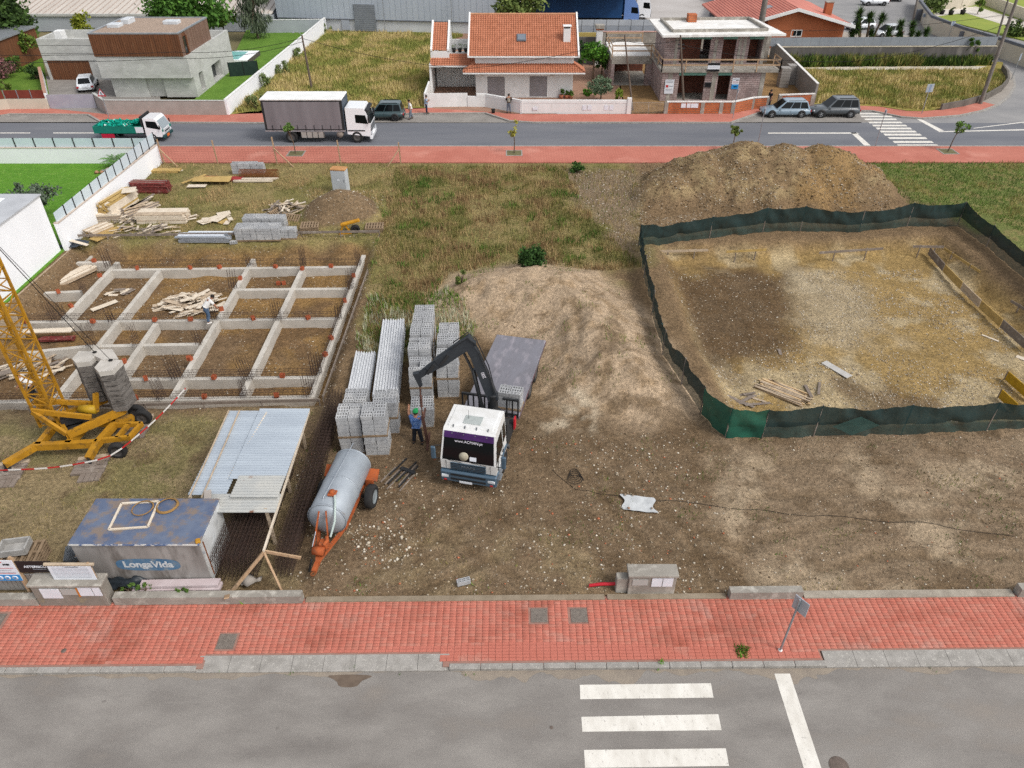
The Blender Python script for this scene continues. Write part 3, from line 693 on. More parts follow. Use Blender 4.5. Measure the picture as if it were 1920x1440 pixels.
mb = MB(); mb.chbox(5.08, 79.82, 6.45, 5.92, 80.58, 6.56, .02); mb.build('cap', m_trim, ch, w=True)
mb = MB(); mb.cbox((.95, 80.35, 5.38), (.95, 1.0, .12), rx=math.atan2(2.85, 5.3)); sk = mb.build('skylight', M('skylight_frame', '#5a5f66', rough=.5), h, w=True)
mb = MB(); mb.cbox((.95, 80.32, 5.45), (.75, .78, .03), rx=math.atan2(2.85, 5.3)); mb.build('pane', M('skylight_glass', '#6f7780', rough=.15, spec=.6), sk, w=True)
# canopy roof over the ground floor
mb = MB(); tile_roof(mb, (-4.9, 77.5, 2.72), (12.2, 0, 0), (0, 1.25, .62), 50, 5, 1.0, 1.0)
tile_roof(mb, (-4.9, 79.6, 2.72), (0, -2.1, 0), (1.2, 0, .62), 9, 5, 0, 1.2)
tile_roof(mb, (7.3, 77.5, 2.72), (0, 2.1, 0), (-1.1, 0, .62), 9, 5, 1.2, 0)
mb.build('canopy_roof', m_tile, h, w=True)
mb = MB(); mb.box(-4.9, 77.45, 2.58, 7.3, 77.6, 2.7); mb.box(-4.9, 77.6, 2.62, 7.3, 78.7, 2.68); mb.build('canopy_edge', m_trim, h, w=True)
for x in (-3.05, 4.1):
    mb = MB(); mb.lathe([(0, 0), (.16, 0), (.19, .1), (.1, .16), (0, .16)], 12, Matrix.Translation((x, 78.69, 2.35)) @ Matrix.Rotation(R(90), 4, 'X')); mb.build('wall_lamp', M('lamp_glass', '#b5b1a6', rough=.4), h, w=True)
# annex with the folding garage screen
mb = MB(); mb.box(-8.4, 79.2, 0, -8.2, 88, 3.1); mb.box(-8.4, 84.9, 0, -3.7, 85.1, 3.0); mb.box(-8.2, 79.6, 2.95, -3.7, 85, 3.15); mb.box(-8.2, 81.6, 3.15, -3.7, 81.8, 3.75); mb.box(-8.2, 85.6, 3.15, -3.7, 85.8, 4.2)
mb.build('annex_wall', m_render, h, w=True)
mb = MB()
for k in range(15):
    x = -8.1+k*.29; mb.add([(x, 83.0, .02), (x+.145, 82.8, .02), (x+.29, 83.0, .02), (x, 83.0, 2.9), (x+.145, 82.8, 2.9), (x+.29, 83.0, 2.9)], [(0, 1, 4, 3), (1, 2, 5, 4)])
mb.build('folding_screen', m_trim, h, w=True)
mb = MB(); tile_roof(mb, (-8.3, 79.2, 3.0), (4.5, 0, 0), (0, 1.7, .75), 18, 6); mb.build('annex_roof', m_tile, h, w=True)
mb = MB(); mb.box(-8.4, 79.1, 2.86, -3.7, 79.25, 2.98); mb.build('annex_edge', m_trim, h, w=True)
mb = MB(); tile_roof(mb, (-8.1, 80.4, 4.2), (1.5, 0, 0), (0, 3.4, 1.95), 6, 13); mb.build('stair_roof', m_tile, h, w=True)
mb = MB()
for x in (-8.3, -6.6): mb.hexa([(x, 80.3, 4.05), (x+.2, 80.3, 4.05), (x+.2, 83.9, 6.15), (x, 83.9, 6.15), (x, 80.3, 4.32), (x+.2, 80.3, 4.32), (x+.2, 83.9, 6.4), (x, 83.9, 6.4)])
mb.box(-8.3, 80.3, 3.1, -6.4, 80.42, 4.1); mb.add([(-6.42, 80.42, 3.1), (-6.42, 86.5, 3.1), (-6.42, 83.9, 6.2), (-6.42, 80.42, 4.1)], [(0, 1, 2, 3)]); mb.build('stair_wall', m_trim, h, w=True)
for k in range(4):
    x = -6.0+k*.62
    p = T('potted_plant', ('first', 'second', 'third', 'fourth')[k]+' dark pot of greenery on the white house terrace', 'plant', (x, 81.7, 3.75), 0, 'terrace pots')
    mb = MB(); mb.lathe([(0, 0), (.16, 0), (.22, .35), (.19, .35), (.18, .3), (0, .3)], 12); mb.build('pot', m_dark, p)
    mb = MB(); r_ = random.Random(k)
    for _ in range(40):
        a, b = r_.uniform(0, 6.28), r_.uniform(.1, .26); z = r_.uniform(.35, .75); c_ = Vector((b*math.cos(a), b*math.sin(a), z)); d = Vector((r_.uniform(-1, 1), r_.uniform(-1, 1), r_.uniform(-.3, 1)))*.09; e = Vector((r_.uniform(-1, 1), r_.uniform(-1, 1), .3))*.08
        mb.poly([c_-d, c_+e, c_+d])
    mb.build('foliage', M('pot_leaf', '#3f5a22', '#56702e', 5, .8), p)
# ---------------------------------------------------------------- unfinished house
def block_material(name, c1, c2, mort, bw=.5, rh=.2, stretch_y=False, c3_=None):
    m = M(name, c1, rough=.95); n = m.node_tree.nodes; L = m.node_tree.links; b = n['Principled BSDF']
    g = n.new('ShaderNodeNewGeometry'); sx = n.new('ShaderNodeSeparateXYZ'); L.new(g.outputs['Position'], sx.inputs[0])
    ad = n.new('ShaderNodeMath'); L.new(sx.outputs[0], ad.inputs[0]); L.new(sx.outputs[1], ad.inputs[1])
    cb = n.new('ShaderNodeCombineXYZ'); L.new(ad.outputs[0], cb.inputs[0]); L.new(sx.outputs[2], cb.inputs[1])
    br = n.new('ShaderNodeTexBrick'); L.new(cb.outputs[0], br.inputs['Vector'])
    for k, v in (('Scale', 1.), ('Mortar Size', .016), ('Brick Width', bw), ('Row Height', rh), ('Bias', 0.)): br.inputs[k].default_value = v
    br.inputs['Color1'].default_value = lin(c1); br.inputs['Color2'].default_value = lin(c2); br.inputs['Mortar'].default_value = lin(mort)
    t = n.new('ShaderNodeTexNoise'); t.inputs['Scale'].default_value = 1.3; L.new(g.outputs['Position'], t.inputs['Vector'])
    r = n.new('ShaderNodeMapRange'); r.inputs[1].default_value = .35; r.inputs[2].default_value = .65; r.inputs[3].default_value = .8; r.inputs[4].default_value = 1.15; L.new(t.outputs[0], r.inputs[0])
    x = n.new('ShaderNodeMix'); x.data_type = 'RGBA'; x.blend_type = 'MULTIPLY'; x.inputs[0].default_value = 1.; L.new(br.outputs[0], x.inputs[6]); L.new(r.outputs[0], x.inputs[7])
    L.new(x.outputs[2], b.inputs['Base Color'])
    bp = n.new('ShaderNodeBump'); bp.inputs['Distance'].default_value = .03; L.new(br.outputs['Fac'], bp.inputs['Height']); bp.invert = True; L.new(bp.outputs[0], b.inputs['Normal'])
    return m
m_blk = block_material('pink_blockwork', '#96827f', '#a39390', '#7d6f6a')
m_brk = block_material('orange_blockwork', '#b5673f', '#a75b38', '#8f7360', .3, .2)
m_inner = block_material('red_inner_blockwork', '#7d4a3a', '#6d3f32', '#6b5a50', .3, .2)
m_lint = M('shutter_box_green', '#6f9a8c', '#5f8a7d', 3, .8)
m_plank = M('formwork_plank', '#a08468', '#b79b7c', 3., .85, stretch=(3, 3, .6), col3='#7f6a55', scale3=3., c3=(.55, .7), bump=.3)
h = T('unfinished_house', 'two-storey house shell of bare blockwork with white roof slab', 'house', (20, 82, 0))
LO = [(16.7, 19.3, .1, 2.5), (20.6, 21.85, .1, 2.5)]; UP = [(16.75, 19.7, 3.3, 5.55), (20.95, 22.25, 3.3, 5.55), (23.55, 24.85, 3.3, 5.55)]
mb = MB(); hwall(mb, 15.0, 25.3, 0, 2.82, 77.4, 77.65, LO); mb.box(15.0, 77.65, 0, 15.25, 86, 2.82); mb.box(25.05, 77.65, 0, 25.3, 86, 2.82); mb.box(15.25, 85.75, 0, 25.05, 86, 2.82); mb.build('wall', m_blk, h, w=True)
mb = MB(); hwall(mb, 15.2, 25.2, 3.1, 6.0, 78.8, 79.05, UP); mb.box(15.2, 79.05, 3.1, 15.45, 84.4, 6); mb.box(24.95, 79.05, 3.1, 25.2, 84.4, 6); hwall(mb, 15.45, 24.95, 3.1, 6, 84.15, 84.4, [(19.3, 20.3, 3.3, 5.4)]); mb.build('upper_wall', m_blk, h, w=True)
mb = MB()
for x in (15.6, 20.0, 24.85): mb.box(x, 77.38, 0, x+.42, 77.42, 2.82)
for x in (16.2, 20.1, 22.5, 22.95, 24.9): mb.box(x, 78.78, 3.1, x+.3, 78.82, 6)
mb.build('column', m_concrough, h, w=True)
mb = MB(); mb.box(15.25, 80.5, .03, 20.0, 80.7, 2.8); mb.box(20.3, 80.0, .03, 25, 80.2, 2.8); mb.box(15.5, 80.6, 3.12, 19.2, 80.75, 5.9); mb.box(20.4, 80.6, 3.12, 24.9, 80.75, 5.9); mb.build('inner_wall', m_inner, h, w=True)
mb = MB(); mb.box(15.25, 77.65, -.02, 25.05, 85.75, .03); mb.build('floor', m_concrough, h, w=True)
# floor slab + balcony, terrace over the garage
mb = MB(); mb.prism([(14.75, 77.1), (26.5, 77.1), (26.5, 79.5), (25.35, 79.5), (25.35, 86), (14.75, 86)], 2.823, 3.08); mb.build('floor_slab', m_concrough, h, w=True)
mb = MB(); mb.box(10.6, 83.4, 2.55, 14.74, 90, 3.06); mb.build('garage_slab', m_concwhite, h, w=True)
mb = MB(); mb.box(10.6, 83.38, 2.2, 14.9, 83.6, 2.98); mb.build('garage_beam', m_concrough, h, w=True)
mb = MB(); mb.box(10.6, 83.4, 0, 10.95, 90, 2.55); mb.box(14.3, 83.4, 0, 14.98, 84, 2.55); mb.build('garage_wall', m_blk, h, w=True)
mb = MB(); mb.box(10.95, 89.7, 0, 15, 89.9, 2.55); mb.build('garage_back', m_inner, h, w=True)
mb = MB(); mb.box(10.95, 83.5, -.02, 14.98, 89.7, .04); mb.build('garage_floor', m_concrough, h, w=True)
mb = MB(); mb.prism([(14.55, 77.2), (26.7, 77.9), (25.7, 86.2), (14.5, 85.6)], 6.0, 6.2); rs = mb.build('roof_slab', m_concwhite, h, w=True)
mb = MB()
for a, b in (((15.75, 78.6), (25.2, 79.2)), ((25.2, 79.2), (24.9, 85.2)), ((24.9, 85.2), (15.6, 84.7)), ((15.6, 84.7), (15.75, 78.6))): mb.bar((a[0], a[1], 6.33), (b[0], b[1], 6.33), .22, .27)
mb.build('parapet', m_concrough, rs, w=True)
mb = MB(); mb.chbox(18.2, 83.6, 6.2, 19.1, 84.5, 6.95, .02); mb.build('chimney_stub', m_brk, rs, w=True)
for a in LO+UP:
    y_ = 77.36 if a[2] < 1 else 78.76
    mb = MB(); mb.box(a[0]-.06, y_, a[3], a[1]+.06, y_+.3, a[3]+.33); mb.build('shutter_box', m_lint, h, w=True)
# timber guard rails
def rail(par, pts, zb, n=4):
    for (a, b) in zip(pts[:-1], pts[1:]):
        for z_ in (.45, .95):
            mb = MB(); mb.bar((a[0], a[1], zb+z_), (b[0], b[1], zb+z_), .03, .13); mb.build('rail_board', m_plank, par, w=True)
        L_ = math.hypot(b[0]-a[0], b[1]-a[1]); k = max(2, int(L_/2.2)+1)
        for j in range(k):
            t = j/(k-1); x, y = a[0]+(b[0]-a[0])*t, a[1]+(b[1]-a[1])*t
            mb = MB(); mb.box(x-.05, y-.04, zb-.2, x+.05, y+.04, zb+1.0); mb.build('rail_post', m_plank, par, w=True)
rail(h, [(14.8, 84.0), (14.8, 77.05), (26.5, 77.05), (26.5, 79.4)], 3.08)
rail(h, [(10.6, 83.35), (14.7, 83.35)], 3.06); rail(h, [(10.6, 89.9), (10.6, 83.4)], 3.06); rail(h, [(10.6, 89.9), (14.7, 89.9)], 3.06)
# notices on the shell
m_board = M('notice_white', '#d9dce2', '#cfd2d8', 4, .6); m_black = M('notice_black', '#1d1d20', rough=.5); m_blue = M('notice_blue', '#2f86c4', rough=.5); m_red = M('notice_red', '#b23b3b', rough=.5)
def notice(par, x0, x1, z0, z1, y, bands, name='notice_board'):
    mb = MB(); mb.box(x0, y, z0, x1, y+.02, z1); b_ = mb.build(name, m_board, par, w=True)
    for (a, b, c_, d, m_) in bands:
        mb = MB(); mb.box(x0+(x1-x0)*a, y-.006, z0+(z1-z0)*c_, x0+(x1-x0)*b, y-.001, z0+(z1-z0)*d); mb.build('print', m_, b_, w=True)
    return b_
m_txt = M('print_grey', '#8f929a', rough=.6)
notice(h, 15.35, 16.25, .75, 2.1, 77.33, [(.1, .9, .88, .93, m_txt), (.1, .9, .78, .82, m_txt), (.1, .4, .45, .62, m_red), (.45, .9, .5, .55, m_txt), (.1, .9, .3, .34, m_txt), (.1, .9, .2, .23, m_txt)])
notice(h, 22.05, 22.75, 1.2, 2.25, 77.36, [(.0, 1., .0, .42, m_blue), (.1, .9, .85, .9, m_txt), (.5, .9, .75, .8, m_black), (.1, .9, .62, .66, m_red), (.1, .9, .52, .55, m_txt), (.3, .8, .15, .25, m_board)])
notice(h, 19.35, 20.0, 1.35, 1.85, 77.34, [(0, 1, 0, 1, m_black), (.2, .8, .45, .55, m_txt)])
notice(h, 19.3, 20.5, 2.95, 3.75, 77.0, [(0, 1, .72, 1, m_black), (0, 1, 0, .26, m_black), (.1, .9, .84, .88, m_board), (.6, .9, .1, .14, m_board), (.1, .9, .5, .53, m_txt)])
# ---------------------------------------------------------------- orange house
h = T('orange_house', 'low orange house with shallow salmon gabled roof', 'house', (38, 104, 0))
m_or = M('orange_render', '#a3603f', '#985838', .4, .85); m_sal = M('salmon_roof', '#c07868', '#b06a5c', .5, .7, stretch=(1, .3, 1))
mb = MB(); mb.add([(32.2, 101.6, 0), (42.4, 102.6, 0), (42.4, 102.6, 2.7), (35.6, 101.9, 4.45), (32.2, 101.6, 3.4), (32.2, 118, 0), (42.4, 118, 0), (42.4, 118, 2.7), (35.6, 118, 4.45), (32.2, 118, 3.4)],
                  [(0, 1, 2, 3, 4), (1, 6, 7, 2), (6, 5, 9, 8, 7), (5, 0, 4, 9)]); mb.build('wall', m_or, h, w=True)
mb = MB(); ro = .5
def slope(mb, a, b, y0, y1, th=.18):
    mb.hexa([(a[0], y0, a[1]), (b[0], y0, b[1]), (b[0], y1, b[1]), (a[0], y1, a[1]), (a[0], y0, a[1]+th), (b[0], y0, b[1]+th), (b[0], y1, b[1]+th), (a[0], y1, a[1]+th)])
slope(mb, (35.6, 4.5), (43.0, 2.58), 101.2, 118.5); slope(mb, (27.5, 2.3), (35.6, 4.5), 101.2, 118.5); rf = mb.build('roof', m_sal, h, w=True)
for k in range(22):
    mb = MB(); x = 28+.36*k; mb.bar((x, 101.3, 2.5+(x-27.5)*.2716), (x, 118.4, 2.5+(x-27.5)*.2716), .05, .05); mb.build('roof_rib', m_sal, rf, w=True)
mb = MB(); slope(mb, (35.6, 4.36), (43.1, 2.42), 101.0, 101.2, .36); slope(mb, (30.8, 3.05), (35.6, 4.36), 101.0, 101.2, .36); mb.build('verge', m_trim, h, w=True)
for x, y, z0, z1 in ((40.9, 105.5, 2.9, 4.7), (36.6, 112, 4.0, 5.6)):
    mb = MB(); mb.chbox(x-.45, y-.4, z0, x+.45, y+.4, z1, .02); c_ = mb.build('chimney', m_or, h, w=True); mb = MB(); mb.box(x-.5, y-.45, z1, x+.5, y+.45, z1+.12); mb.build('cap', m_concrough, c_, w=True)
mb = MB(); mb.cbox((33.2, 106, 4.08), (.9, 1.4, .06), ry=-math.atan(.2716)); mb.build('skylight', m_alu, h, w=True)
for a in ((33.3, 33.85, 1.5, 2.1), (35.5, 36.9, 1.3, 2.1)):
    f = pane(h, a[0], a[1], a[2], a[3], 101.63+(a[0]-32.2)*.098, .08, m_trim)
mb = MB(); mb.box(36.15, 101.9, 1.36, 36.22, 101.98, 2.05); mb.build('mullion', m_trim, f, w=True)
# ---------------------------------------------------------------- white boxy house at the left edge
h = T('white_box_house', 'plain white flat-roofed house cut off by the left edge', 'house', (-31, 40, 0))
mb = MB(); mb.box(-50, 26.5, -.9, -28.9, 43.1, 3.72); mb.build('wall', m_white_p, h, w=True)
mb = MB(); mb.box(-50.1, 26.4, 3.72, -28.82, 43.2, 3.8); rf = mb.build('roof_edge', M('roof_edge_grey', '#b4b6b9', '#a6a8ab', 1, .6), h, w=True)
mb = MB(); mb.box(-49.5, 27, 3.8, -29.5, 38.6, 3.83); mb.build('roof_deck', M('roof_deck', '#c9b9b4', '#d2c6c2', .8, .8), rf, w=True)
for x0, x1 in ((-33.6, -30.6), (-38, -34.6)):
    mb = MB(); mb.add([(x0, 39.4, 3.8), (x1, 39.4, 3.8), (x1, 42.5, 3.8), (x0, 42.5, 3.8), (x0+.5, 39.9, 4.05), (x1-.5, 39.9, 4.05), (x1-.5, 42, 4.05), (x0+.5, 42, 4.05)], MB.HEX); mb.build('skylight', M('skylight_white', '#d5dade', rough=.4), rf, w=True)
# ================================================================ boundary walls, halls, fences of the far side
def wall_run(name, label, pts, zt, th, mat, cat='wall', cop=None, zb=-.15, copmat=None):
    """free-standing wall along ground points; tops zt (number or list)"""
    r = T(name, label, cat, (pts[0][0], pts[0][1], 0))
    mb = MB()
    for i, (a, b) in enumerate(zip(pts[:-1], pts[1:])):
        za, zb_ = (zt, zt) if not isinstance(zt, (list, tuple)) else (zt[i], zt[i+1])
        d = Vector((b[0]-a[0], b[1]-a[1])).normalized(); n = Vector((-d.y, d.x))*th/2; e = d*th/2*.98
        ax, ay, bx, by = a[0]-e.x*(i > 0), a[1]-e.y*(i > 0), b[0]+e.x*(i < len(pts)-2), b[1]+e.y*(i < len(pts)-2)
        q = .0015*i
        mb.hexa([(ax-n.x, ay-n.y, zb), (bx-n.x, by-n.y, zb), (bx+n.x, by+n.y, zb), (ax+n.x, ay+n.y, zb), (ax-n.x, ay-n.y, za-q), (bx-n.x, by-n.y, zb_-q), (bx+n.x, by+n.y, zb_-q), (ax+n.x, ay+n.y, za-q)])
    mb.build('wall_face', mat, r, w=True)
    if cop:
        for i, (a, b) in enumerate(zip(pts[:-1], pts[1:])):
            za, zb_ = (zt, zt) if not isinstance(zt, (list, tuple)) else (zt[i], zt[i+1])
            mb = MB(); mb.bar((a[0], a[1], za+cop/2+.001+.001*i), (b[0], b[1], zb_+cop/2+.001+.001*i), th+.06, cop); mb.build('coping', copmat or m_trim, r, w=True)
    return r
g2 = lambda *p: [tuple(G(x, y)[:2]) for x, y in p]
m_lav = M('gate_lavender', '#a3a0a8', '#9995a0', 1.2, .7); m_grimy = M('grimy_wall', '#4f4c4a', '#6a6662', .7, .95, stretch=(1, 1, .25), col3='#8a857e', scale3=1.1, c3=(.58, .75))
m_wallconc = M('wall_concrete', '#a59d96', '#989089', 1., .9, bump=.2, bscale=8)
m_cream = M('cream_wall_paint', '#c9c0ae', '#bdb4a2', .5, .85); m_greytop = M('grey_coping', '#5c5f66', '#6a6d73', 1, .7)
m_greyblk = M('grey_sidewall', '#94908c', '#858079', .8, .95, bump=.3, bscale=10)
wall_run('garden_wall', 'long fair concrete wall in front of the concrete house', g2((183, 200), (203, 214), (426, 215)), 1.3, .2, m_wallconc, cop=.04, copmat=m_conc)
wall_run('sliding_gate', 'plain lavender-grey metal gate closing the concrete house drive', g2((95, 203), (182, 202)), 1.28, .08, m_lav, 'gate')
w_ = wall_run('garden_wall', 'cream garden wall topped with brown slat panels', g2((-300, 215), (-20, 207), (20, 204), (93, 203.5)), .95, .2, m_cream)
pp = g2((-60, 208.5), (-20, 207), (18, 204.2), (93, 203.7))
for a, b in zip(pp[:-1], pp[1:]):
    L_ = math.hypot(b[0]-a[0], b[1]-a[1]); k = max(1, int(L_/1.3))
    for j in range(k):
        p0 = Vector((a[0]+(b[0]-a[0])*j/k, a[1]+(b[1]-a[1])*j/k, 1.38)); p1 = Vector((a[0]+(b[0]-a[0])*(j+.94)/k, a[1]+(b[1]-a[1])*(j+.94)/k, 1.38))
        mb = MB(); mb.bar(p0, p1, .04, .78); mb.build('slat_panel', M('brown_panel', '#6a2f24', '#7a3a2c', 2, .8), w_, w=True)
        mb = MB(); mb.box(p0.x-.04, p0.y-.05, .95, p0.x+.03, p0.y+.05, 1.8); mb.build('post', m_alu, w_, w=True)
wall_run('side_wall', 'white wall between the garden and the concrete house drive', g2((93, 201), (82, 150)), 1.35, .25, m_white_p, cop=.04, copmat=M('brick_coping', '#b08a78', '#a07a68', 3, .9))
wall_run('boundary_wall', 'long white wall between the lawn and the dry field', g2((428, 215), (612, 58)), [1.4, 1.7], .22, m_white_p, cop=.04)
wall_run('garden_wall', 'white wall behind the lawn at the foot of the hall', g2((470, 62), (612, 60)), 1.6, .2, M('pale_wall', '#a8adb2', '#9ea3a8', .5, .8), cop=.05)
# green privacy fence on the lawn, pool
r = T('privacy_fence', 'dark green privacy fence across the lawn', 'fence', tuple(G(432, 143)))
mb = MB(); a, b = G(432, 144), G(486, 140); mb.bar((a.x, a.y, .75), (b.x, b.y, .75), .05, 1.5); mb.build('screen', M('fence_green', '#1f2f29', '#26382f', 3, .9), r, w=True)
for t in (0, .5, 1): mb = MB(); p = a.lerp(b, t); mb.box(p.x-.03, p.y-.05, 0, p.x+.03, p.y+.03, 1.55); mb.build('post', m_dark, r, w=True)
r = T('swimming_pool', 'small raised swimming pool with white rim on the lawn', 'pool', tuple(G(452, 112)))
c_ = G(452, 112); mb = MB(); hw = 2.6; mb.box(c_.x-hw, c_.y-2.5, 0, c_.x+1.6, c_.y+2.5, .5); mb.build('rim', m_white_p, r, w=True)
mb = MB(); mb.box(c_.x-hw+.3, c_.y-2.1, .5, c_.x+.4, c_.y+2.1, .507); mb.build('water_surface', M('pool_water', '#7fc0bd', '#8fcac6', .8, .08, spec=.6), r, w=True)
mb = MB(); mb.box(c_.x+1.6, c_.y-2.5, 0, c_.x+1.68, c_.y+2.5, .48); mb.build('stone_face', M('pool_stone', '#5d564e', '#48423c', 4, .9), r, w=True)
# ---- white house front
wall_run('gate', 'white sheet gate of the white house', [(-8.5, 75.3), (-4.4, 75.5)], 1.3, .08, m_trim, 'gate')
r = wall_run('front_wall', 'stained white front wall of the tiled-roof house', [(-4.4, 75.5), (-2.6, 75.4), (.9, 73.25), (11.4, 73.2)], 1.0, .2, m_render)
for a, b in zip([(-3.5, 75.45), (-2.6, 75.4), (.9, 73.25)], [(-2.6, 75.4), (.9, 73.25), (11.2, 73.2)]):
    mb = MB(); mb.bar((a[0], a[1], 1.12), (b[0], b[1], 1.12), .24, .26); mb.build('coping', m_trim, r, w=True)
mb = MB(); mb.box(11.1, 73.0, -.1, 11.5, 73.4, 1.45); mb.build('pillar', m_render, r, w=True)
for x in (2.0, 6.8, 7.3, 8.9, 9.4):
    mb = MB(); wd_ = .5 if x == 2 else .38; mb.box(x, 73.08, .35, x+wd_, 73.098, .78 if x != 2 else .62); mb.build('meter_door', m_board, r, w=True)
wall_run('side_wall', 'low white side wall between field and white house', [(-8.6, 75.3), (-8.5, 79.2)], [1.3, 1.5], .18, m_render)
wall_run('back_wall', 'dark weathered wall between the white and unfinished houses', [(6.6, 93.0), (10.4, 93.0)], 3.0, .25, m_grimy)
wall_run('back_wall', 'yellow painted wall behind the tall garden tree', [(4, 95.5), (13, 95.5)], 3.0, .2, M('yellow_paint', '#b7a35f', '#a89554', 1, .85))
w_ = wall_run('depot_wall', 'grey concrete wall with pink coping behind the unfinished house', [(9.9, 94), (30.5, 94)], 3.35, .25, m_concrough, cop=.08, copmat=M('pink_coping', '#c09a8e', '#b08a7e', 2, .9))
r = T('chimney_stack', 'white chimney stack with brick top beside the depot wall', 'chimney', (10.1, 92.5, 0))
mb = MB(); mb.chbox(-.35, -.35, 0, .35, .35, 3.9, .02); mb.build('stack', m_render, r)
mb = MB(); mb.box(-.45, -.45, 3.9, .45, .45, 4.05); mb.build('brick_band', m_brk, r); mb = MB(); mb.box(-.5, -.5, 4.05, .5, .5, 4.4); mb.build('cap', m_concrough, r)
r = T('metal_fence', 'long blue-grey metal fence along the lorry depot', 'fence', (12, 99, 0))
for k in range(17):
    mb = MB(); x = 4+k*1.5; mb.box(x+.03, 98.0, 2.1, x+1.47, 98.04, 3.3); mb.build('panel', M('fence_bluegrey', '#8d949d', '#989ea6', .7, .6), r, w=True)
    mb = MB(); mb.box(x-.03, 97.95, 0, x+.03, 98.05, 3.95); mb.build('post', m_alu, r, w=True)
mb = MB(); mb.box(4, 97.98, 3.3, 29.5, 98.06, 3.95); mb.build('top_sheet', M('fence_palegrey', '#a3a8ae', '#adb2b8', .7, .6), r, w=True)
mb = MB(); mb.box(4, 97.98, -.1, 29.5, 98.1, 2.1); mb.build('plinth', m_concrough, r, w=True)
# ---- unfinished house front: orange block panels between concrete posts
r = T('block_wall', 'unplastered orange block front wall with concrete posts', 'wall', (18, 73, 0))
pts = [(14.9, 73.2), (18.4, 73.2), (21.35, 73.2), (23.6, 74.6), (25.2, 74.95)]
for a, b in zip(pts[:-1], pts[1:]):
    mb = MB(); mb.bar((a[0], a[1], .5), (b[0], b[1], .5), .16, 1.1); mb.build('block_panel', m_brk, r, w=True)
    mb = MB(); mb.bar((a[0], a[1], 1.1), (b[0], b[1], 1.1), .24, .1); mb.build('coping', m_concwhite, r, w=True)
for a in pts+[(20.2, 73.2)]:
    mb = MB(); mb.cbox((a[0], a[1]-.002, .52), (.36, .22, 1.12)); mb.build('post', m_concrough, r, w=True)
for x, wd_ in ((16.3, .45), (16.85, .35), (17.25, .7)):
    mb = MB(); mb.box(x, 73.08, .55, x+wd_, 73.115, .95); mb.build('meter_door', m_board, r, w=True)
r = T('block_wall', 'short orange block wall behind the blue estate car', 'wall', (28, 75.5, 0))
mb = MB(); mb.bar((26.6, 75.6, .5), (29.9, 76.0, .5), .16, 1.1); mb.build('block_panel', m_brk, r, w=True)
mb = MB(); mb.bar((26.4, 75.57, 1.1), (30.1, 76.02, 1.1), .24, .1); mb.build('coping', m_concwhite, r, w=True)
for x in (26.55, 29.95): mb = MB(); mb.cbox((x, 75.6+(x-26.6)*.12, .52), (.36, .24, 1.12)); mb.build('post', m_concrough, r, w=True)
wall_run('side_wall', 'tall grey side wall between the unfinished house and corner lot', [(30.2, 76.1), (31.6, 96.5)], [2.0, 2.0], .2, m_greyblk, cop=.06, copmat=m_concwhite)
r = T('mesh_gate', 'thin wire mesh gate closing the unfinished house plot', 'gate', (13, 73.2, 0))
mb = MB()
for x in (11.6, 13.2, 14.7): mb.box(x-.025, 73.18, -.05, x+.025, 73.22, 1.05)
mb.bar((11.6, 73.2, 1.03), (14.7, 73.2, 1.03), .03); mb.build('frame', m_concrough, r, w=True)
mb = MB()
for k in range(22): x = 11.65+k*.14; mb.bar((x, 73.2, 0), (x, 73.2, 1.02), .008)
for k in range(8): mb.bar((11.6, 73.2, .1+k*.12), (14.7, 73.2, .1+k*.12), .008)
mb.build('mesh', m_alu, r, w=True)
r = T('block_stack', 'stack of grey blocks on the soil beside the unfinished house', 'blocks', (28.6, 82.5, 0))
mb = MB(); mb.box(0, 0, 0, 1, 1, 2)
for a in range(2):
    for k in range(6):
        mb = MB(); mb.chbox(a*1.15, a*1.2, k*.33, a*1.15+1.0, a*1.2+1.0, k*.33+.32, .02); mb.build('block_course', m_greyblk, r)
# ---- corner lot walls
wl = g2((1455, 118), (1858, 118)); wall_run('retaining_wall', 'dark stained retaining wall behind the weedy corner lot', wl, [1.75, 1.85], .3, m_grimy, cop=.05, copmat=M('dull_coping', '#b5ab96', '#a39a86', 1, .9))
r = T('metal_fence', 'grey corrugated metal fence above the dark retaining wall', 'fence', (45, 93.5, 0))
a, b = Vector((wl[0][0]-1.5, wl[0][1]+.35, 2.25)), Vector((wl[1][0], wl[1][1]+.35, 2.35)); K = 26
for k in range(K):
    p, q = a.lerp(b, k/K), a.lerp(b, (k+.985)/K); mb = MB(); mb.bar(p, q, .03, .95); mb.build('sheet', M('fence_grey', '#7f858c', '#8a9096', .7, .55), r, w=True)
wall_run('curved_wall', 'low dark curved wall round the corner lot', g2((1763, 206), (1805, 199), (1845, 188), (1876, 171), (1888, 156), (1886, 142), (1878, 130)), [.55, .6, .6, .65, .6, .6, .55], .2, M('mossy_wall', '#6d6760', '#5a554f', 1.5, .95, bump=.3))
cw = wall_run('cream_wall', 'curved cream wall with grey coping beside the side road', g2((1722, 8), (1718, 26), (1740, 58), (1800, 82), (1860, 101), (1925, 124), (2100, 185)), 1.7, .3, m_cream, cop=.3, copmat=m_greytop)
for px in ((1720, 38), (1800, 81.5)):
    p = G(*px); mb = MB(); mb.box(p.x-.55, p.y-.5, 0, p.x+.55, p.y-.05, 1.5); mb.build('pillar', m_greytop, cw, w=True)
wall_run('cream_wall', 'straight cream wall and gate at the back of that garden', g2((1735, 18), (1800, 16), (1838, 6), (1925, 40), (2100, 85)), 1.5, .3, m_cream)
wall_run('yellow_wall', 'low yellow wall among the yuccas', g2((1588, 87), (1745, 90)), .85, .2, M('yellow_wall_paint', '#c7a24a', '#b8943f', 1, .85))
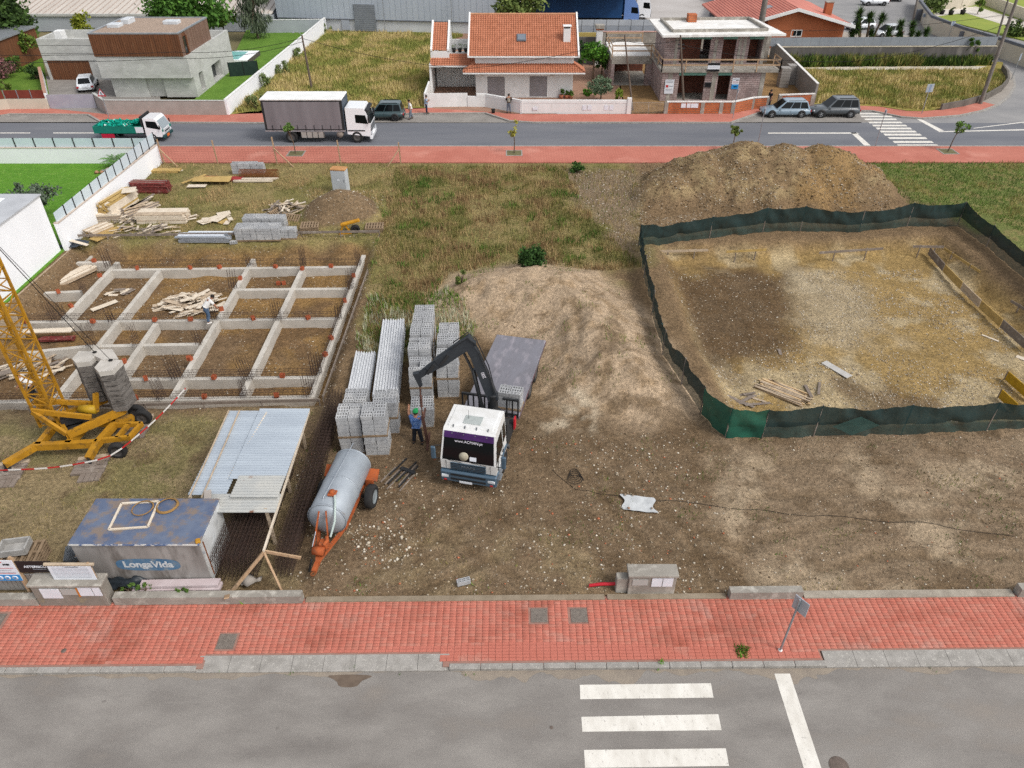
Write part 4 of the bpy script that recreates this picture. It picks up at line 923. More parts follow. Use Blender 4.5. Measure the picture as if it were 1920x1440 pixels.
wall_run('yellow_wall', 'yellow gate pillar wall beside the side road', g2((1758, 92), (1792, 103)), [1.3, .5], .25, MATS['yellow_wall_paint'])
# ---- industrial buildings across the top
h = T('industrial_hall', 'huge pale blue-grey clad industrial hall with a roller door', 'hall', (-20, 112, 0))
m_clad = M('hall_cladding', '#a9b1ba', '#b1b9c1', .05, .5, .1, stretch=(4, 1, .2)); m_clad2 = M('hall_plinth', '#c3c6c9', '#b4b7ba', .4, .8)
HY0, HY1 = 113.2, 109.5
def hy(x): return 113.2-(x+26.5)*.13
mb = MB(); mb.prism([(-33, hy(-33)), (1.0, hy(1.0)), (1.0, 150), (-33, 150)], 1.45, 10); mb.build('wall', m_clad, h, w=True)
for k in range(42):
    x = -32.8+k*.8; mb = MB(); mb.box(x, hy(x)-.02, 1.5, x+.05, hy(x)+.05, 9.9); mb.build('cladding_seam', M('seam', '#9aa2ab', rough=.5), h, w=True)
mb = MB(); mb.prism([(-33, hy(-33)+.15), (1, hy(1)+.15), (1, 149), (-33, 149)], -.1, 1.45); mb.build('plinth', m_clad2, h, w=True)
mb = MB(); mb.prism([(-33, hy(-33)-.06), (1, hy(1)-.06), (1, hy(1)), (-33, hy(-33))], 1.38, 1.5); mb.build('flashing', m_greytop, h, w=True)
rd = MB(); rd.prism([(-21.9, hy(-21.9)-.12), (-18.9, hy(-18.9)-.12), (-18.9, hy(-18.9)+.1), (-21.9, hy(-21.9)+.1)], 0, 3.4); rdo = rd.build('roller_door', M('door_grey', '#80858a', '#767b80', .8, .6), h, w=True)
for k in range(14): mb = MB(); mb.prism([(-21.85, hy(-21.85)-.15), (-18.95, hy(-18.95)-.15), (-18.95, hy(-18.95)-.12), (-21.85, hy(-21.85)-.12)], .05+k*.24, .05+k*.24+.2); mb.build('slat', MATS['door_grey'], rdo, w=True)
mb = MB(); x = -23.8; mb.prism([(x, hy(x)-.03), (x+1.1, hy(x+1.1)-.03), (x+1.1, hy(x+1.1)+.2), (x, hy(x)+.2)], .1, 1.6); mb.build('side_door', M('door_pale', '#9fa5ad', rough=.6), h, w=True)
for x in (-17.6, -8.2):
    mb = MB(); mb.tube([(x, hy(x)-.6, -.1), (x, hy(x)-.6, 4.6)], .05, 6); mb.build('pipe', m_alu, h, w=True)
h = T('far_hall', 'pale hall wall rising behind the ribbed warehouse roof', 'hall', (-70, 150, 0))
mb = MB(); mb.box(-120, 128, -.2, -33.5, 165, 6.5); mb.build('wall', M('far_cladding', '#b9c1c9', '#c1c8cf', .05, .5), h, w=True)
mb = MB(); mb.box(-72, 127.9, 4.2, -68, 128, 5.0); mb.build('window_band', M('reddish_band', '#8a6a66', rough=.7), h, w=True)
h = T('warehouse', 'long low warehouse with ribbed cream roof and grey wall', 'warehouse', (-60, 114, 0))
mb = MB(); mb.box(-100, 113.2, -.2, -33.6, 124, 1.75); mb.build('wall', M('warehouse_wall', '#a4a9ae', '#999ea3', .4, .8), h, w=True)
mb = MB(); mb.box(-100, 113.0, 1.75, -33.6, 113.4, 2.05); mb.build('gutter', m_conc, h, w=True)
mb = MB(); mb.hexa([(-100, 113.3, 1.9), (-33.6, 113.3, 1.9), (-33.6, 124.5, 3.5), (-100, 124.5, 3.5), (-100, 113.3, 2.0), (-33.6, 113.3, 2.0), (-33.6, 124.5, 3.6), (-100, 124.5, 3.6)]); rf = mb.build('roof', M('ribbed_roof', '#c6beb4', '#b5aca2', .25, .8, stretch=(2, .3, 1)), h, w=True)
for k in range(72):
    x = -99.5+k*.92; mb = MB(); mb.bar((x, 113.35, 2.04), (x, 124.4, 3.63), .1, .06); mb.build('roof_rib', M('roof_rib', '#a89a90', rough=.8), rf, w=True)
h = T('loading_shelter', 'pale concrete loading shelter roof above the blue lorry', 'shelter', (6, 113, 0))
mb = MB(); mb.prism([(-6, 112.5), (15, 111.5), (21, 130), (-6, 130)], 4.3, 4.8); mb.build('roof', m_clad2, h, w=True)
for x in (-3, 4, 11):
    mb = MB(); mb.box(x-.2, 118, 0, x+.2, 118.4, 4.3); mb.build('column', m_concrough, h, w=True)
h = T('grey_shed', 'long grey flat-roofed shed beside the lorry yard', 'shed', (33, 128, 0))
mb = MB(); mb.prism([(27.5, 113), (33, 108.5), (52, 150), (38, 150)], 0, 1.6); mb.build('wall', m_concrough, h, w=True)
mb = MB(); mb.prism([(27.3, 112.8), (33.1, 108.2), (52.2, 150.2), (37.8, 150.2)], 1.6, 1.75); mb.build('roof', M('shed_roof', '#8b8f93', '#969a9e', .3, .8), h, w=True)
h = T('wooden_shed', 'dark brown timber shed at the left garden edge', 'shed', (-62, 92, 0))
mb = MB(); mb.box(-70, 88.5, 0, -57.6, 97, 3.3); mb.build('wall', m_wood, h, w=True)
mb = MB(); mb.box(-70, 88.3, 3.3, -57.4, 97.2, 3.45); mb.build('roof', m_alu, h, w=True)
# ---- white wall with glass railing round the left lawn
m_fglass = M('frosted_glass', '#bccad2', '#c5d2d8', .6, .25, spec=.5)
r = wall_run('garden_wall', 'long white wall with frosted glass panels along the lawn', [(-75, 59.2), (-28.9, 59.2)], 1.3, .25, m_white_p, cop=.05, copmat=M('stone_coping', '#c2b3a6', '#b5a699', 2, .85))
def glass_run(par, a, b, n, z0, z1):
    a, b = Vector(a), Vector(b)
    for k in range(n):
        p, q = a.lerp(b, (k+.02)/n), a.lerp(b, (k+.98)/n)
        mb = MB(); mb.bar((p.x, p.y, (z0+z1)/2), (q.x, q.y, (z0+z1)/2), .02, z1-z0); mb.build('glass_panel', m_fglass, par, w=True)
        mb = MB(); p = a.lerp(b, k/n); mb.box(p.x-.035, p.y-.05, z0-.1, p.x+.035, p.y+.05, z1+.03); mb.build('post', m_dark, par, w=True)
glass_run(r, (-75, 59.25), (-28.9, 59.25), 29, 1.36, 2.05)
r = wall_run('boundary_wall', 'white wall with frosted glass panels between lawn and building site', [(-28.75, 59.3), (-28.6, 43.15)], [1.5, 1.85], .25, m_white_p, cop=.05, copmat=MATS['stone_coping'], zb=-.9)
glass_run(r, (-28.7, 59.2), (-28.6, 43.3), 13, 1.7, 2.5)
struct(slab('lawn', [(-75, 26), (-28.7, 26), (-28.7, 59.1), (-75, 59.1)], -.3, .06, M('vivid_lawn', '#568420', '#4c7a1c', .5, .95, bump=.6, bscale=60, col3='#688e32', scale3=2., c3=(.5, .7))), 'vivid green lawn of the white box house')
# ================================================================ VEGETATION
m_leaf = M('leaf', '#808080', attr='Col', rough=.75, spec=.2); m_bark = M('bark', '#6b5a4a', '#54463a', 6, .95, bump=.5)
m_blade = M('grass_blade', '#808080', attr='Col', rough=.9, spec=.1)
def leafmesh(C, size, rs, c1, c2, name='crown', droop=0., thin=.55, mat=None):
    """C (n,3) leaf centres -> many small leaf faces"""
    n = len(C); a = rs.normal(size=(n, 3)); a /= np.linalg.norm(a, axis=1)[:, None]
    b = rs.normal(size=(n, 3)); b -= a*(a*b).sum(1)[:, None]; b /= np.linalg.norm(b, axis=1)[:, None]
    if droop: a = a*(1-droop)+np.array([0, 0, -1.])*droop; a /= np.linalg.norm(a, axis=1)[:, None]; b -= a*(a*b).sum(1)[:, None]; b /= np.linalg.norm(b, axis=1)[:, None]
    s = size*(.6+.8*rs.rand(n))[:, None]
    V = np.stack([C-a*s, C+b*s*thin, C+a*s, C-b*s*thin], 1).reshape(-1, 3)
    F = np.arange(4*n).reshape(-1, 4)
    t = np.clip(rs.normal(.5, .28, n), 0, 1)[:, None]; col = np.repeat(c3(c1)*(1-t)+c3(c2)*t, 4, 0)
    return mesh_np(name, V, F, mat or m_leaf, col)
def crownpts(rs, n, rad, clumps, cr):
    """leaf centres in clumps spread through an ellipsoid"""
    d = rs.normal(size=(clumps, 3)); d /= np.linalg.norm(d, axis=1)[:, None]
    cc = d*(rs.rand(clumps)**.45)[:, None]*np.array(rad)*.86
    k = rs.randint(0, clumps, n); e = rs.normal(size=(n, 3)); e /= np.linalg.norm(e, axis=1)[:, None]
    return cc[k]+e*(rs.rand(n)**.5)[:, None]*cr*(.6+.8*rs.rand(clumps))[k][:, None], cc
def tree(name, label, loc, ht, rad, n=1500, leaf=.16, c1='#2f4420', c2='#5d7a35', trunk=.12, seed=0, clumps=None, group=None, cz=None, lean=(0, 0), cat='tree', droop=0., thin=.55):
    rs = np.random.RandomState(seed+100); r = T(name, label, cat, tuple(loc), 0, group)
    cz = cz if cz is not None else ht-rad[2]*.95
    clumps = clumps or max(6, int(n/70)); P, cc = crownpts(rs, n, rad, clumps, min(rad)*.36)
    off = np.array([lean[0], lean[1], cz])
    me = leafmesh(P+off, leaf, rs, c1, c2, 'crown', droop, thin); link('crown', me, r)
    mb = MB(); mb.tube([(0, 0, -.1), (lean[0]*.3+.04, lean[1]*.3, cz*.5), (lean[0], lean[1], cz)], [trunk, trunk*.8, trunk*.45], 7)
    for j in rs.choice(len(cc), min(7, len(cc)), False):
        e = cc[j]+off; s = np.array([lean[0]*.8, lean[1]*.8, cz*.72]); mb.tube([s, (s+e)/2+[0, 0, .1], e], [trunk*.4, trunk*.28, trunk*.12], 5)
    mb.build('trunk', m_bark, r); return r
def bush(name, label, loc, rad, n=700, leaf=.12, c1='#2f4420', c2='#56702f', seed=0, group=None, cat='bush', thin=.55):
    rs = np.random.RandomState(seed+500); r = T(name, label, cat, tuple(loc), 0, group)
    P, cc = crownpts(rs, n, rad, max(5, n//60), min(rad)*.4); P[:, 2] = np.abs(P[:, 2]+rad[2]*.75)
    link('foliage', leafmesh(P, leaf, rs, c1, c2, 'foliage', 0, thin), r)
    mb = MB()
    for j in range(5):
        e = cc[j % len(cc)]; mb.tube([(0, 0, -.05), (e[0]*.5, e[1]*.5, abs(e[2])*.5+rad[2]*.4), (e[0]*.9, e[1]*.9, abs(e[2])+rad[2]*.6)], [.04, .03, .012], 5)
    mb.build('stem', m_bark, r); return r
def grass(name, label, poly, dens, h0, h1, cols, w=.03, seed=0, zf=None, keep=None, lean=.45, cat=None):
    rs = np.random.RandomState(seed+900); p = np.array([q[:2] for q in poly]); lo, hi = p.min(0), p.max(0)
    n = int((hi-lo).prod()*dens); X_ = lo[0]+rs.rand(n)*(hi[0]-lo[0]); Y_ = lo[1]+rs.rand(n)*(hi[1]-lo[1])
    ok = sdf(poly, X_+(fbm(X_*.8, Y_*.8, seed)-.5)*1.2, Y_+(fbm(X_*.8, Y_*.8, seed+1)-.5)*1.2) > 0
    if keep is not None: ok &= keep(X_, Y_, rs)
    X_, Y_ = X_[ok], Y_[ok]; n = len(X_); z = hz(X_, Y_) if zf is None else np.full(n, zf)
    pn = fbm(X_*.55, Y_*.55, seed+3); h_ = (h0+(h1-h0)*rs.rand(n)**1.5)*(.45+1.1*pn)
    th_ = rs.rand(n)*6.283; ln = lean*h_*rs.rand(n); ph = rs.rand(n)*6.283
    B = np.c_[X_, Y_, z-.02]; dx = np.c_[np.cos(th_), np.sin(th_), 0*th_]*(w*(.6+.8*rs.rand(n)))[:, None]
    tip = B+np.c_[np.cos(ph)*ln, np.sin(ph)*ln, h_+.02]
    V = np.stack([B-dx, B+dx, tip], 1).reshape(-1, 3); F = np.arange(3*n).reshape(-1, 3)
    C = np.array([c3(c) for c in cols]); k = np.clip((pn-.32)/.36*len(C)+rs.normal(0, .8, n), 0, len(C)-1).astype(int)
    col = np.repeat(C[k]*(.75+.5*rs.rand(n))[:, None], 3, 0)
    return stuff(link(name, mesh_np(name, V, F, m_blade, col)), label, cat)
# ---- far meadows
STR = ['#838848', '#918e50', '#a0985a', '#b0a166', '#bfad78']
grass('dry_grass', 'tall dry grass of the empty field behind the lorry', g2((436, 211), (798, 200), (808, 105), (870, 66), (615, 61)), 80, .2, .62, STR, .055, 1, 0.)
grass('dry_grass', 'tall dry grass of the corner lot by the junction', g2((1527, 192), (1650, 198), (1730, 206), (1800, 197), (1872, 171), (1882, 152), (1870, 133), (1500, 133)), 80, .2, .6, STR, .055, 2, 0.)
grass('weeds', 'dark green weeds at the foot of the stained retaining wall', g2((1470, 126), (1860, 123), (1856, 116), (1460, 115)), 160, .4, 1.3, ['#34471f', '#475c28', '#5d7034', '#7d7a45'], .12, 3, 0., lean=.8)
# ---- plot meadows
sand_keep = lambda x, y, rs: (sdf(SAND, x, y) < -.2) & (rs.rand(len(x)) < .25+smooth(.36, .5, fbm(x*.45, y*.45, 84)))
MEAD = ['#646838', '#797443', '#8a7d50', '#9a875e', '#a89068', '#80684a']
grass('wild_grass', 'wild grass and straw across the back of the marked-out plot', GP((745, 312), (1060, 312), (1110, 420), (1205, 500), (1100, 512), (860, 515), (730, 640), (690, 640), (700, 480)), 170, .08, .5, MEAD, .022, 4, keep=sand_keep)
grass('green_weeds', 'fresh green weed clumps among the straw of the back plot', GP((745, 312), (1060, 312), (1110, 420), (1205, 500), (1100, 512), (860, 515), (730, 640), (690, 640), (700, 480)), 120, .1, .45, ['#4a6a2c', '#5a7a34', '#6a7f3c'], .03, 24, keep=lambda x, y, r: (sdf(SAND, x, y) < -.2) & (fbm(x*.9, y*.9, 83) > .66))
grass('wild_grass', 'sparse grass on the stony back corner of the plot', GP((1050, 312), (1190, 312), (1215, 500), (1110, 420)), 26, .1, .4, MEAD[:4], .025, 5)
grass('wild_grass', 'grass between the timber stacks at the back of the building site', GP((300, 306), (745, 308), (705, 450), (145, 450), (260, 340)), 75, .06, .38, MEAD[:5], .022, 6, keep=lambda x, y, r: (r.rand(len(x)) < smooth(.35, .6, fbm(x*.5, y*.5, 77))+.15) & (cone(x, y, 640, 404, 1.9, 3.1, 31) < .15))
grass('meadow_grass', 'green grass beside the spoil heap', GP((1610, 304), (2200, 304), (2200, 560), (1840, 400), (1720, 395)), 90, .06, .32, ['#4d6a2a', '#5d7a32', '#76803e', '#8f8550'], .022, 7)
grass('yard_grass', 'thin grass and straw round the yellow crane', GP((-100, 775), (600, 770), (560, 860), (340, 960), (130, 1000), (-100, 1030)), 60, .04, .2, ['#56652c', '#6b7338', '#8f8354', '#a39264'], .014, 8, keep=lambda x, y, r: r.rand(len(x)) < smooth(.4, .62, fbm(x*.6, y*.6, 78))+.06)
grass('weeds', 'green weeds beside the stacked concrete blocks', GP((690, 560), (830, 545), (880, 590), (900, 640), (700, 680), (665, 650)), 110, .1, .5, ['#4a6a28', '#5a7a30', '#6f7f3c', '#b5b59a'], .028, 9)
grass('weeds', 'scattered weeds on the open soil in front', GP((540, 830), (1920, 820), (1920, 1115), (540, 1115)), 60, .04, .22, ['#4d6a2a', '#5d7434', '#8a8050'], .016, 10, keep=lambda x, y, r: fbm(x*.9, y*.9, 79) > .655)
grass('weeds', 'weeds on the sand heap', SAND, 30, .05, .3, ['#5d7434', '#7a8044'], .02, 11, keep=lambda x, y, r: fbm(x*.8, y*.8, 80) > .62)
grass('weeds', 'weeds growing out of the kerb joint', [(-16, 13.3), (17, 13.5), (17, 13.66), (-16, 13.42)], 260, .03, .14, ['#4d7a28', '#5d8a30'], .012, 12, -.12, keep=lambda x, y, r: (fbm(x*1.6, x*0, 81) > .62))
for k, (px, py, s) in enumerate(((1398, 1222, .3), (1235, 1240, .12), (450, 1133, .12))):
    q = G(px, py); grass('weeds', ('largest weed tuft in the near pavement by the road sign', 'small weed tuft near the kerb of the near pavement', 'small weed at the foot of the left low wall')[k], [(q.x-s, q.y-s), (q.x+s, q.y-s), (q.x+s, q.y+s), (q.x-s, q.y+s)], 900, .06, .24, ['#4d7a28', '#5d8a30', '#6f9a3c'], .02, 20+k, .0, lean=.9)
# ---- single plants
b0 = G(993, 484); b0.z = gz(b0.x, b0.y-2)-.1; b0.y -= 2.2
bush('leafy_bush', 'dense dark green bush on the crest of the sand heap', (b0.x, b0.y, gz(b0.x, b0.y)-.05), (.85, .8, .8), 2600, .085, '#22391c', '#41602a', 3)
q = G(1080, 322); bush('leafy_bush', 'dark bush at the back edge of the plot', (q.x, q.y, gz(q.x, q.y)), (.9, .6, .5), 900, .09, '#2a4020', '#4a6a2c', 4)
q = G(865, 548); bush('leafy_bush', 'scraggly weed clump left of the sand heap', (q.x, q.y, gz(q.x, q.y)), (.5, .4, .6), 300, .08, '#4a5a2a', '#6f7a40', 5)
for k, (px, py, a, b, l) in enumerate(((482, 205, 1.0, 1.5, 'large pale green shrub behind the lorry by the white wall'), (503, 165, .9, 1.2, 'second shrub along the long white wall'), (527, 140, 1.1, 1.2, 'dark shrub midway along the long white wall'), (556, 112, .8, 1.2, 'thin shrub far along the long white wall'), (605, 60, 1.5, .9, 'low ivy mound at the end of the long white wall'))):
    q = G(px, py); bush('field_shrub', l, tuple(q), (a, a*.8, b*.75), 700, .14, '#56683a', '#7a8450', 10+k, 'shrubs along the white wall', thin=.3)
# left garden
def at(px, py, **k): return tuple(G(px, py))
tree('broad_tree', 'huge dark broadleaf tree in the top left corner', (-64, 98, 0), 8.5, (6.2, 5, 4.2), 9000, .3, '#1f3016', '#47602a', .3, 1, clumps=90)
tree('shrub_tree', 'round yellow-green tree beside the garage wing', at(52, 117), 3.6, (1.9, 1.7, 1.4), 2200, .16, '#3a5020', '#6f8434', .1, 2)
bush('round_bush', 'dark round bush against the drive wall', at(70, 148), (1.0, 1.0, 1.0), 900, .12, '#22341a', '#3d5526', 21)
bush('flowering_bush', 'oleander bush with pink flowers at the left edge', at(6, 148), (1.6, 1.3, 1.5), 1500, .13, '#2a3f1e', '#a06a70', 22)
bush('round_bush', 'yellow-green bush behind the oleander', at(28, 135), (1.4, 1.2, 1.2), 1200, .13, '#2f451e', '#5d7830', 23)
bush('garden_shrub', 'low light shrub by the brown slat panels', at(15, 168), (1.3, .6, .6), 500, .12, '#4a6024', '#75853c', 24)
tree('shrub_tree', 'yellow-leaved young tree behind the garage roof', (-55.5, 104, 0), 4.2, (1.7, 1.4, 1.9), 1200, .18, '#5d7028', '#94932f', .1, 3)
tree('broad_tree', 'big leafy plane tree behind the timber box', (-40.5, 101, 0), 8.6, (5.2, 4, 4.0), 6500, .27, '#2a4a1c', '#608a38', .25, 4, clumps=80)
tree('weeping_tree', 'tall weeping birch standing on the back lawn', (-34.2, 107.5, 0), 10, (2.5, 2.2, 5.6), 5200, .3, '#3a4636', '#66705a', .18, 5, clumps=60, droop=.75, thin=.16)
tree('orchard_tree', 'small dense tree left of the weeping birch', (-38.6, 107.5, 0), 4.6, (2.0, 1.8, 1.8), 1700, .2, '#34491f', '#66803a', .1, 6)
tree('broad_tree', 'tree top showing behind the tiled ridge', (0.6, 104, 0), 7.6, (3.9, 3, 3.0), 3200, .24, '#3a5024', '#7d8a4a', .2, 7)
tree('conifer', 'dark cone-shaped conifer right of the white house', (8.1, 90.5, 0), 3.6, (.9, .9, 1.7), 1500, .1, '#1e3318', '#335226', .08, 8)
tree('garden_tree', 'bright green tree with bare trunk right of the white house', (8.9, 85.5, 0), 3.9, (1.6, 1.4, 1.15), 2200, .14, '#2f5a1c', '#62902f', .12, 9)
tree('garden_tree', 'dark spreading tree behind the bright green one', (10.0, 87, 0), 3.2, (1.3, 1.2, 1.2), 1500, .13, '#25401c', '#4a6a2c', .1, 10)
tree('olive_tree', 'grey-green olive tree behind the white front wall', (9.0, 77.5, 0), 2.4, (1.5, 1.1, .9), 1800, .1, '#4a5e44', '#74866a', .08, 11)
bush('garden_shrub', 'yellow-green shrub against the unfinished plot', (10.7, 76.5, 0), (.5, .9, .9), 600, .09, '#5d7a2a', '#8a9438', 25)
bush('garden_shrub', 'low green planting in the white house garden', (8.2, 80, 0), (.9, 1.6, .4), 700, .1, '#3f6a1c', '#5d8a2c', 26)
for k, (px, l) in enumerate(((1052, 'leafiest'), (1062, 'middle'), (1070, 'smallest'))):
    q = G(px, 184.5); p = T('potted_plant', l+' of the pots against the white house wall', 'plant', tuple(q), 0, 'pots at the white house')
    mb = MB(); mb.lathe([(0, 0), (.2, 0), (.26, .35), (.22, .35), (0, .3)], 12); mb.build('pot', M('terracotta', '#9a5f48', rough=.9), p)
    rs = np.random.RandomState(k); P, cc = crownpts(rs, 160, (.3, .3, .3), 5, .15); link('foliage', leafmesh(P+[0, 0, .6], .08, rs, '#3a5a22', '#5d7a30'), p)
# yuccas by the orange house
def yucca(label, px, heads, seed):
    Yb = G(px, 86).y; rs = np.random.RandomState(seed); r = T('yucca', label, 'yucca', tuple(G(px, 86)), 0, 'yuccas by the orange house'); x0 = r.location.x
    for hx, hy_, rr in heads:
        e = W(hx, hy_, Yb); e = np.array([e.x-x0, 0., e.z])
        mb = MB(); mb.tube([(rs.uniform(-.1, .1), 0, -.1), (e[0]*.4, 0, e[2]*.5), tuple(e)], [.16, .13, .11], 7); mb.build('trunk', m_bark, r)
        n = 260; d = rs.normal(size=(n, 3)); d /= np.linalg.norm(d, axis=1)[:, None]; d[:, 2] = d[:, 2]*.9+.15
        s = rr*(.75+.4*rs.rand(n))[:, None]; b = np.cross(d, [0, 0, 1.]); b /= np.linalg.norm(b, axis=1)[:, None]+1e-6
        down = np.array([0, 0, -1.])*rs.rand(n)[:, None]*rr*.5*0
        C0 = e+np.array([0, 0, -.5*rr])*rs.rand(n)[:, None]
        V = np.stack([C0-b*.075, C0+b*.075, C0+d*s+down], 1).reshape(-1, 3); t = rs.rand(n)[:, None]
        col = np.repeat(c3('#23381a')*(1-t)+c3('#4d6a2c')*t, 3, 0)
        link('leaf_rosette', mesh_np('leaf_rosette', V, np.arange(3*n).reshape(-1, 3), m_leaf, col), r)
for k, (px, hd, l) in enumerate(((1602, [(1598, 60, .8)], 'short yucca hard against the orange house'), (1612, [(1612, 24, 1.1), (1608, 50, 1.1)], 'tallest two-headed yucca beside the orange house'),
        (1622, [(1632, 30, 1.0)], 'tall single yucca leaning away from the orange house'), (1632, [(1655, 32, 1.0), (1634, 60, .8)], 'slanting two-headed yucca in front of the parked cars'),
        (1676, [(1667, 58, .9)], 'left of the paired yuccas before the yellow wall'), (1690, [(1690, 44, .9), (1688, 62, .8)], 'two-headed yucca in the middle of the yellow wall'),
        (1704, [(1712, 46, .85), (1710, 60, .8)], 'two-headed yucca right of the middle of the yellow wall'), (1722, [(1722, 64, .75)], 'small yucca near the end of the yellow wall'), (1734, [(1738, 58, .8)], 'last yucca at the end of the yellow wall'))): yucca(l, px, hd, 40+k)
tree('garden_tree', 'round tree inside the curved cream wall', at(1748, 28), 3.4, (2.0, 1.8, 1.6), 1500, .2, '#3f5228', '#6f7f45', .1, 12)
tree('garden_tree', 'young tree beside the pale garden path', at(1832, 27), 2.4, (.9, .8, 1.0), 500, .16, '#4a6a2c', '#75853c', .07, 13)
bush('round_bush', 'round bush by the cream wall at the right edge', at(1908, 68), (2.0, 1.6, 1.3), 1300, .18, '#33481f', '#5d7034', 31)
bush('creeper', 'tall creeper climbing over the metal fence', (G(1815, 118).x, G(1815, 118).y, 0), (.9, .4, 1.9), 900, .16, '#34501f', '#5d7a30', 32)
# street saplings in their square pits
def sapling(label, px, py, ht, rad, n, c1, c2, seed, lean=(0, 0), leaf=.1):
    q = G(px, py); t = tree('street_tree', label, tuple(q), ht, rad, n, leaf, c1, c2, .05, seed, group='young street trees', lean=lean)
    mb = MB(); hwall(mb, -.75, .75, -.1, .012, -.75, .75); mb.T = None
    mb = MB()
    for a in ((-.7, -.7, .7, -.6), (-.7, .6, .7, .7), (-.7, -.6, -.6, .6), (.6, -.6, .7, .6)): mb.box(a[0], a[1], -.05, a[2], a[3], .02)
    mb.build('pit_edge', m_kerb, t); mb = MB(); mb.box(-.6, -.6, -.05, .6, .6, .008); mb.build('pit_soil', M('pit_soil', '#6f6a4c', '#5d5a3c', 3, .95), t)
sapling('young street tree in front of the grey lorry', 555, 288, 2.5, (.55, .5, .5), 700, '#3f5c28', '#6f8a45', 51, (-.35, 0))
sapling('thin yellow-leaved street tree before the white house', 964, 287, 2.9, (.55, .5, 1.0), 170, '#8a8a3a', '#a9a24a', 52, (-.05, 0), .1)
sapling('street tree with flat round crown behind the spoil heap', 1371, 284, 2.2, (.75, .6, .42), 900, '#56662f', '#7d8a48', 53, (.1, 0))
sapling('open-branched street tree near the zebra crossing', 1777, 284, 2.7, (.95, .8, .75), 300, '#4a6a2c', '#75933f', 54, (.3, 0))
tree('street_tree', 'thin yellowish sapling behind the green truck', (-44.8, 63.0, 0), 2.2, (.5, .4, .5), 200, .12, '#7a7a3a', '#94923f', .05, 55, group='young street trees')
# left lawn
tree('olive_tree', 'grey olive tree on the vivid lawn at the left edge', (-32.3, 47.6, .05), 2.9, (1.7, 1.5, 1.0), 2200, .1, '#3f4c3c', '#6d7a66', .2, 14)
r = T('palm', 'small palm in the corner of the vivid lawn', 'palm', (G(238, 306).x-.3, 58.2, .05)); rs = np.random.RandomState(9)
mb = MB(); mb.tube([(0, 0, -.05), (0, 0, .5)], [.22, .16], 9); mb.build('trunk', m_bark, r)
mb = MB()
for k in range(26):
    a = k*2.4; el = .35+.55*rs.rand(); d = Vector((math.cos(a), math.sin(a), 0)); sd_ = Vector((-d.y, d.x, 0)); L_ = 1.25
    for j in range(12):
        t = (j+1)/12; p = Vector((0, 0, .5))+d*(L_*t*math.cos(el*.7))+Vector((0, 0, 1))*(L_*(t*math.sin(el)*1.1-.55*t*t))
        for s_ in (-1, 1): e = p+sd_*(s_*.32*(1.15-t))+d*.16-Vector((0, 0, .08)); mb.poly([p-d*.03, p+d*.05, e])
mb.build('frond', M('palm_leaf', '#4a7030', '#5f8a3c', 4, .7), r)
r = T('stone_pile', 'small pile of pale stones beside the palm', 'stones', (G(212, 315).x, 57.2, .05)); rs = np.random.RandomState(4)
# stones: octahedral chips
def chips(C, S, rs, squash=.6):
    n = len(C); d = np.array([[1, 0, 0], [0, 1, 0], [-1, 0, 0], [0, -1, 0], [0, 0, 1.], [0, 0, -1.]])
    P = np.repeat(d[None], n, 0)*(.55+.9*rs.rand(n, 6, 1)); P[:, :, 2] *= squash
    a = rs.rand(n)*6.283; c_, s_ = np.cos(a)[:, None], np.sin(a)[:, None]
    x, y = P[:, :, 0]*c_-P[:, :, 1]*s_, P[:, :, 0]*s_+P[:, :, 1]*c_; P[:, :, 0], P[:, :, 1] = x, y
    V = (P*S[:, None, None]+C[:, None, :]).reshape(-1, 3)
    f = np.array([[0, 1, 4], [1, 2, 4], [2, 3, 4], [3, 0, 4], [1, 0, 5], [2, 1, 5], [3, 2, 5], [0, 3, 5]])
    F = (f[None]+(np.arange(n)*6)[:, None, None]).reshape(-1, 3); return V, F
m_stone = M('loose_stone', '#808080', attr='Col', rough=.95, spec=.1)
for k in range(14):
    V, F = chips(np.array([[rs.uniform(-.7, .7), rs.uniform(-.5, .5), .1]]), np.array([rs.uniform(.12, .28)]), rs)
    link('stone', mesh_np('stone', V, F, m_stone, np.tile(c3(('#b5b0a8', '#8f8a84', '#a07a60')[k % 3]), (len(V), 1))), r)
def stones(name, label, poly, dens, s0, s1, cols, seed, keep=None):
    rs = np.random.RandomState(seed); p = np.array([q[:2] for q in poly]); lo, hi = p.min(0), p.max(0)
    n = int((hi-lo).prod()*dens); X_ = lo[0]+rs.rand(n)*(hi[0]-lo[0]); Y_ = lo[1]+rs.rand(n)*(hi[1]-lo[1]); ok = sdf(poly, X_, Y_) > 0
    if keep is not None: ok &= keep(X_, Y_, rs)
    X_, Y_ = X_[ok], Y_[ok]; n = len(X_); S = s0+(s1-s0)*rs.rand(n)**5
    V, F = chips(np.c_[X_, Y_, hz(X_, Y_)+S*.12], S, rs); C = np.array([c3(c) for c in cols]); col = np.repeat(C[rs.randint(0, len(C), n)]*(.8+.35*rs.rand(n))[:, None], 6, 0)
    return stuff(link(name, mesh_np(name, V, F, m_stone, col)), label)
PALE = ['#a39784', '#b8ad9b', '#938672', '#84735d', '#c4bbab']
RUB = PALE*2+['#a8684c']
pat = lambda s, lo: (lambda x, y, r: r.rand(len(x)) < smooth(lo, lo+.2, fbm(x*.45, y*.45, s)))
stones('rubble', 'white and orange rubble scattered over the lower plot', GP((560, 850), (1330, 800), (1390, 1115), (540, 1118)), 46, .01, .065, RUB, 1, pat(91, .4))
stones('rubble', 'thick patch of white rubble in front of the tank trailer', GP((640, 985), (760, 970), (790, 1040), (680, 1065)), 110, .012, .09, PALE+['#a86a4a'], 2)
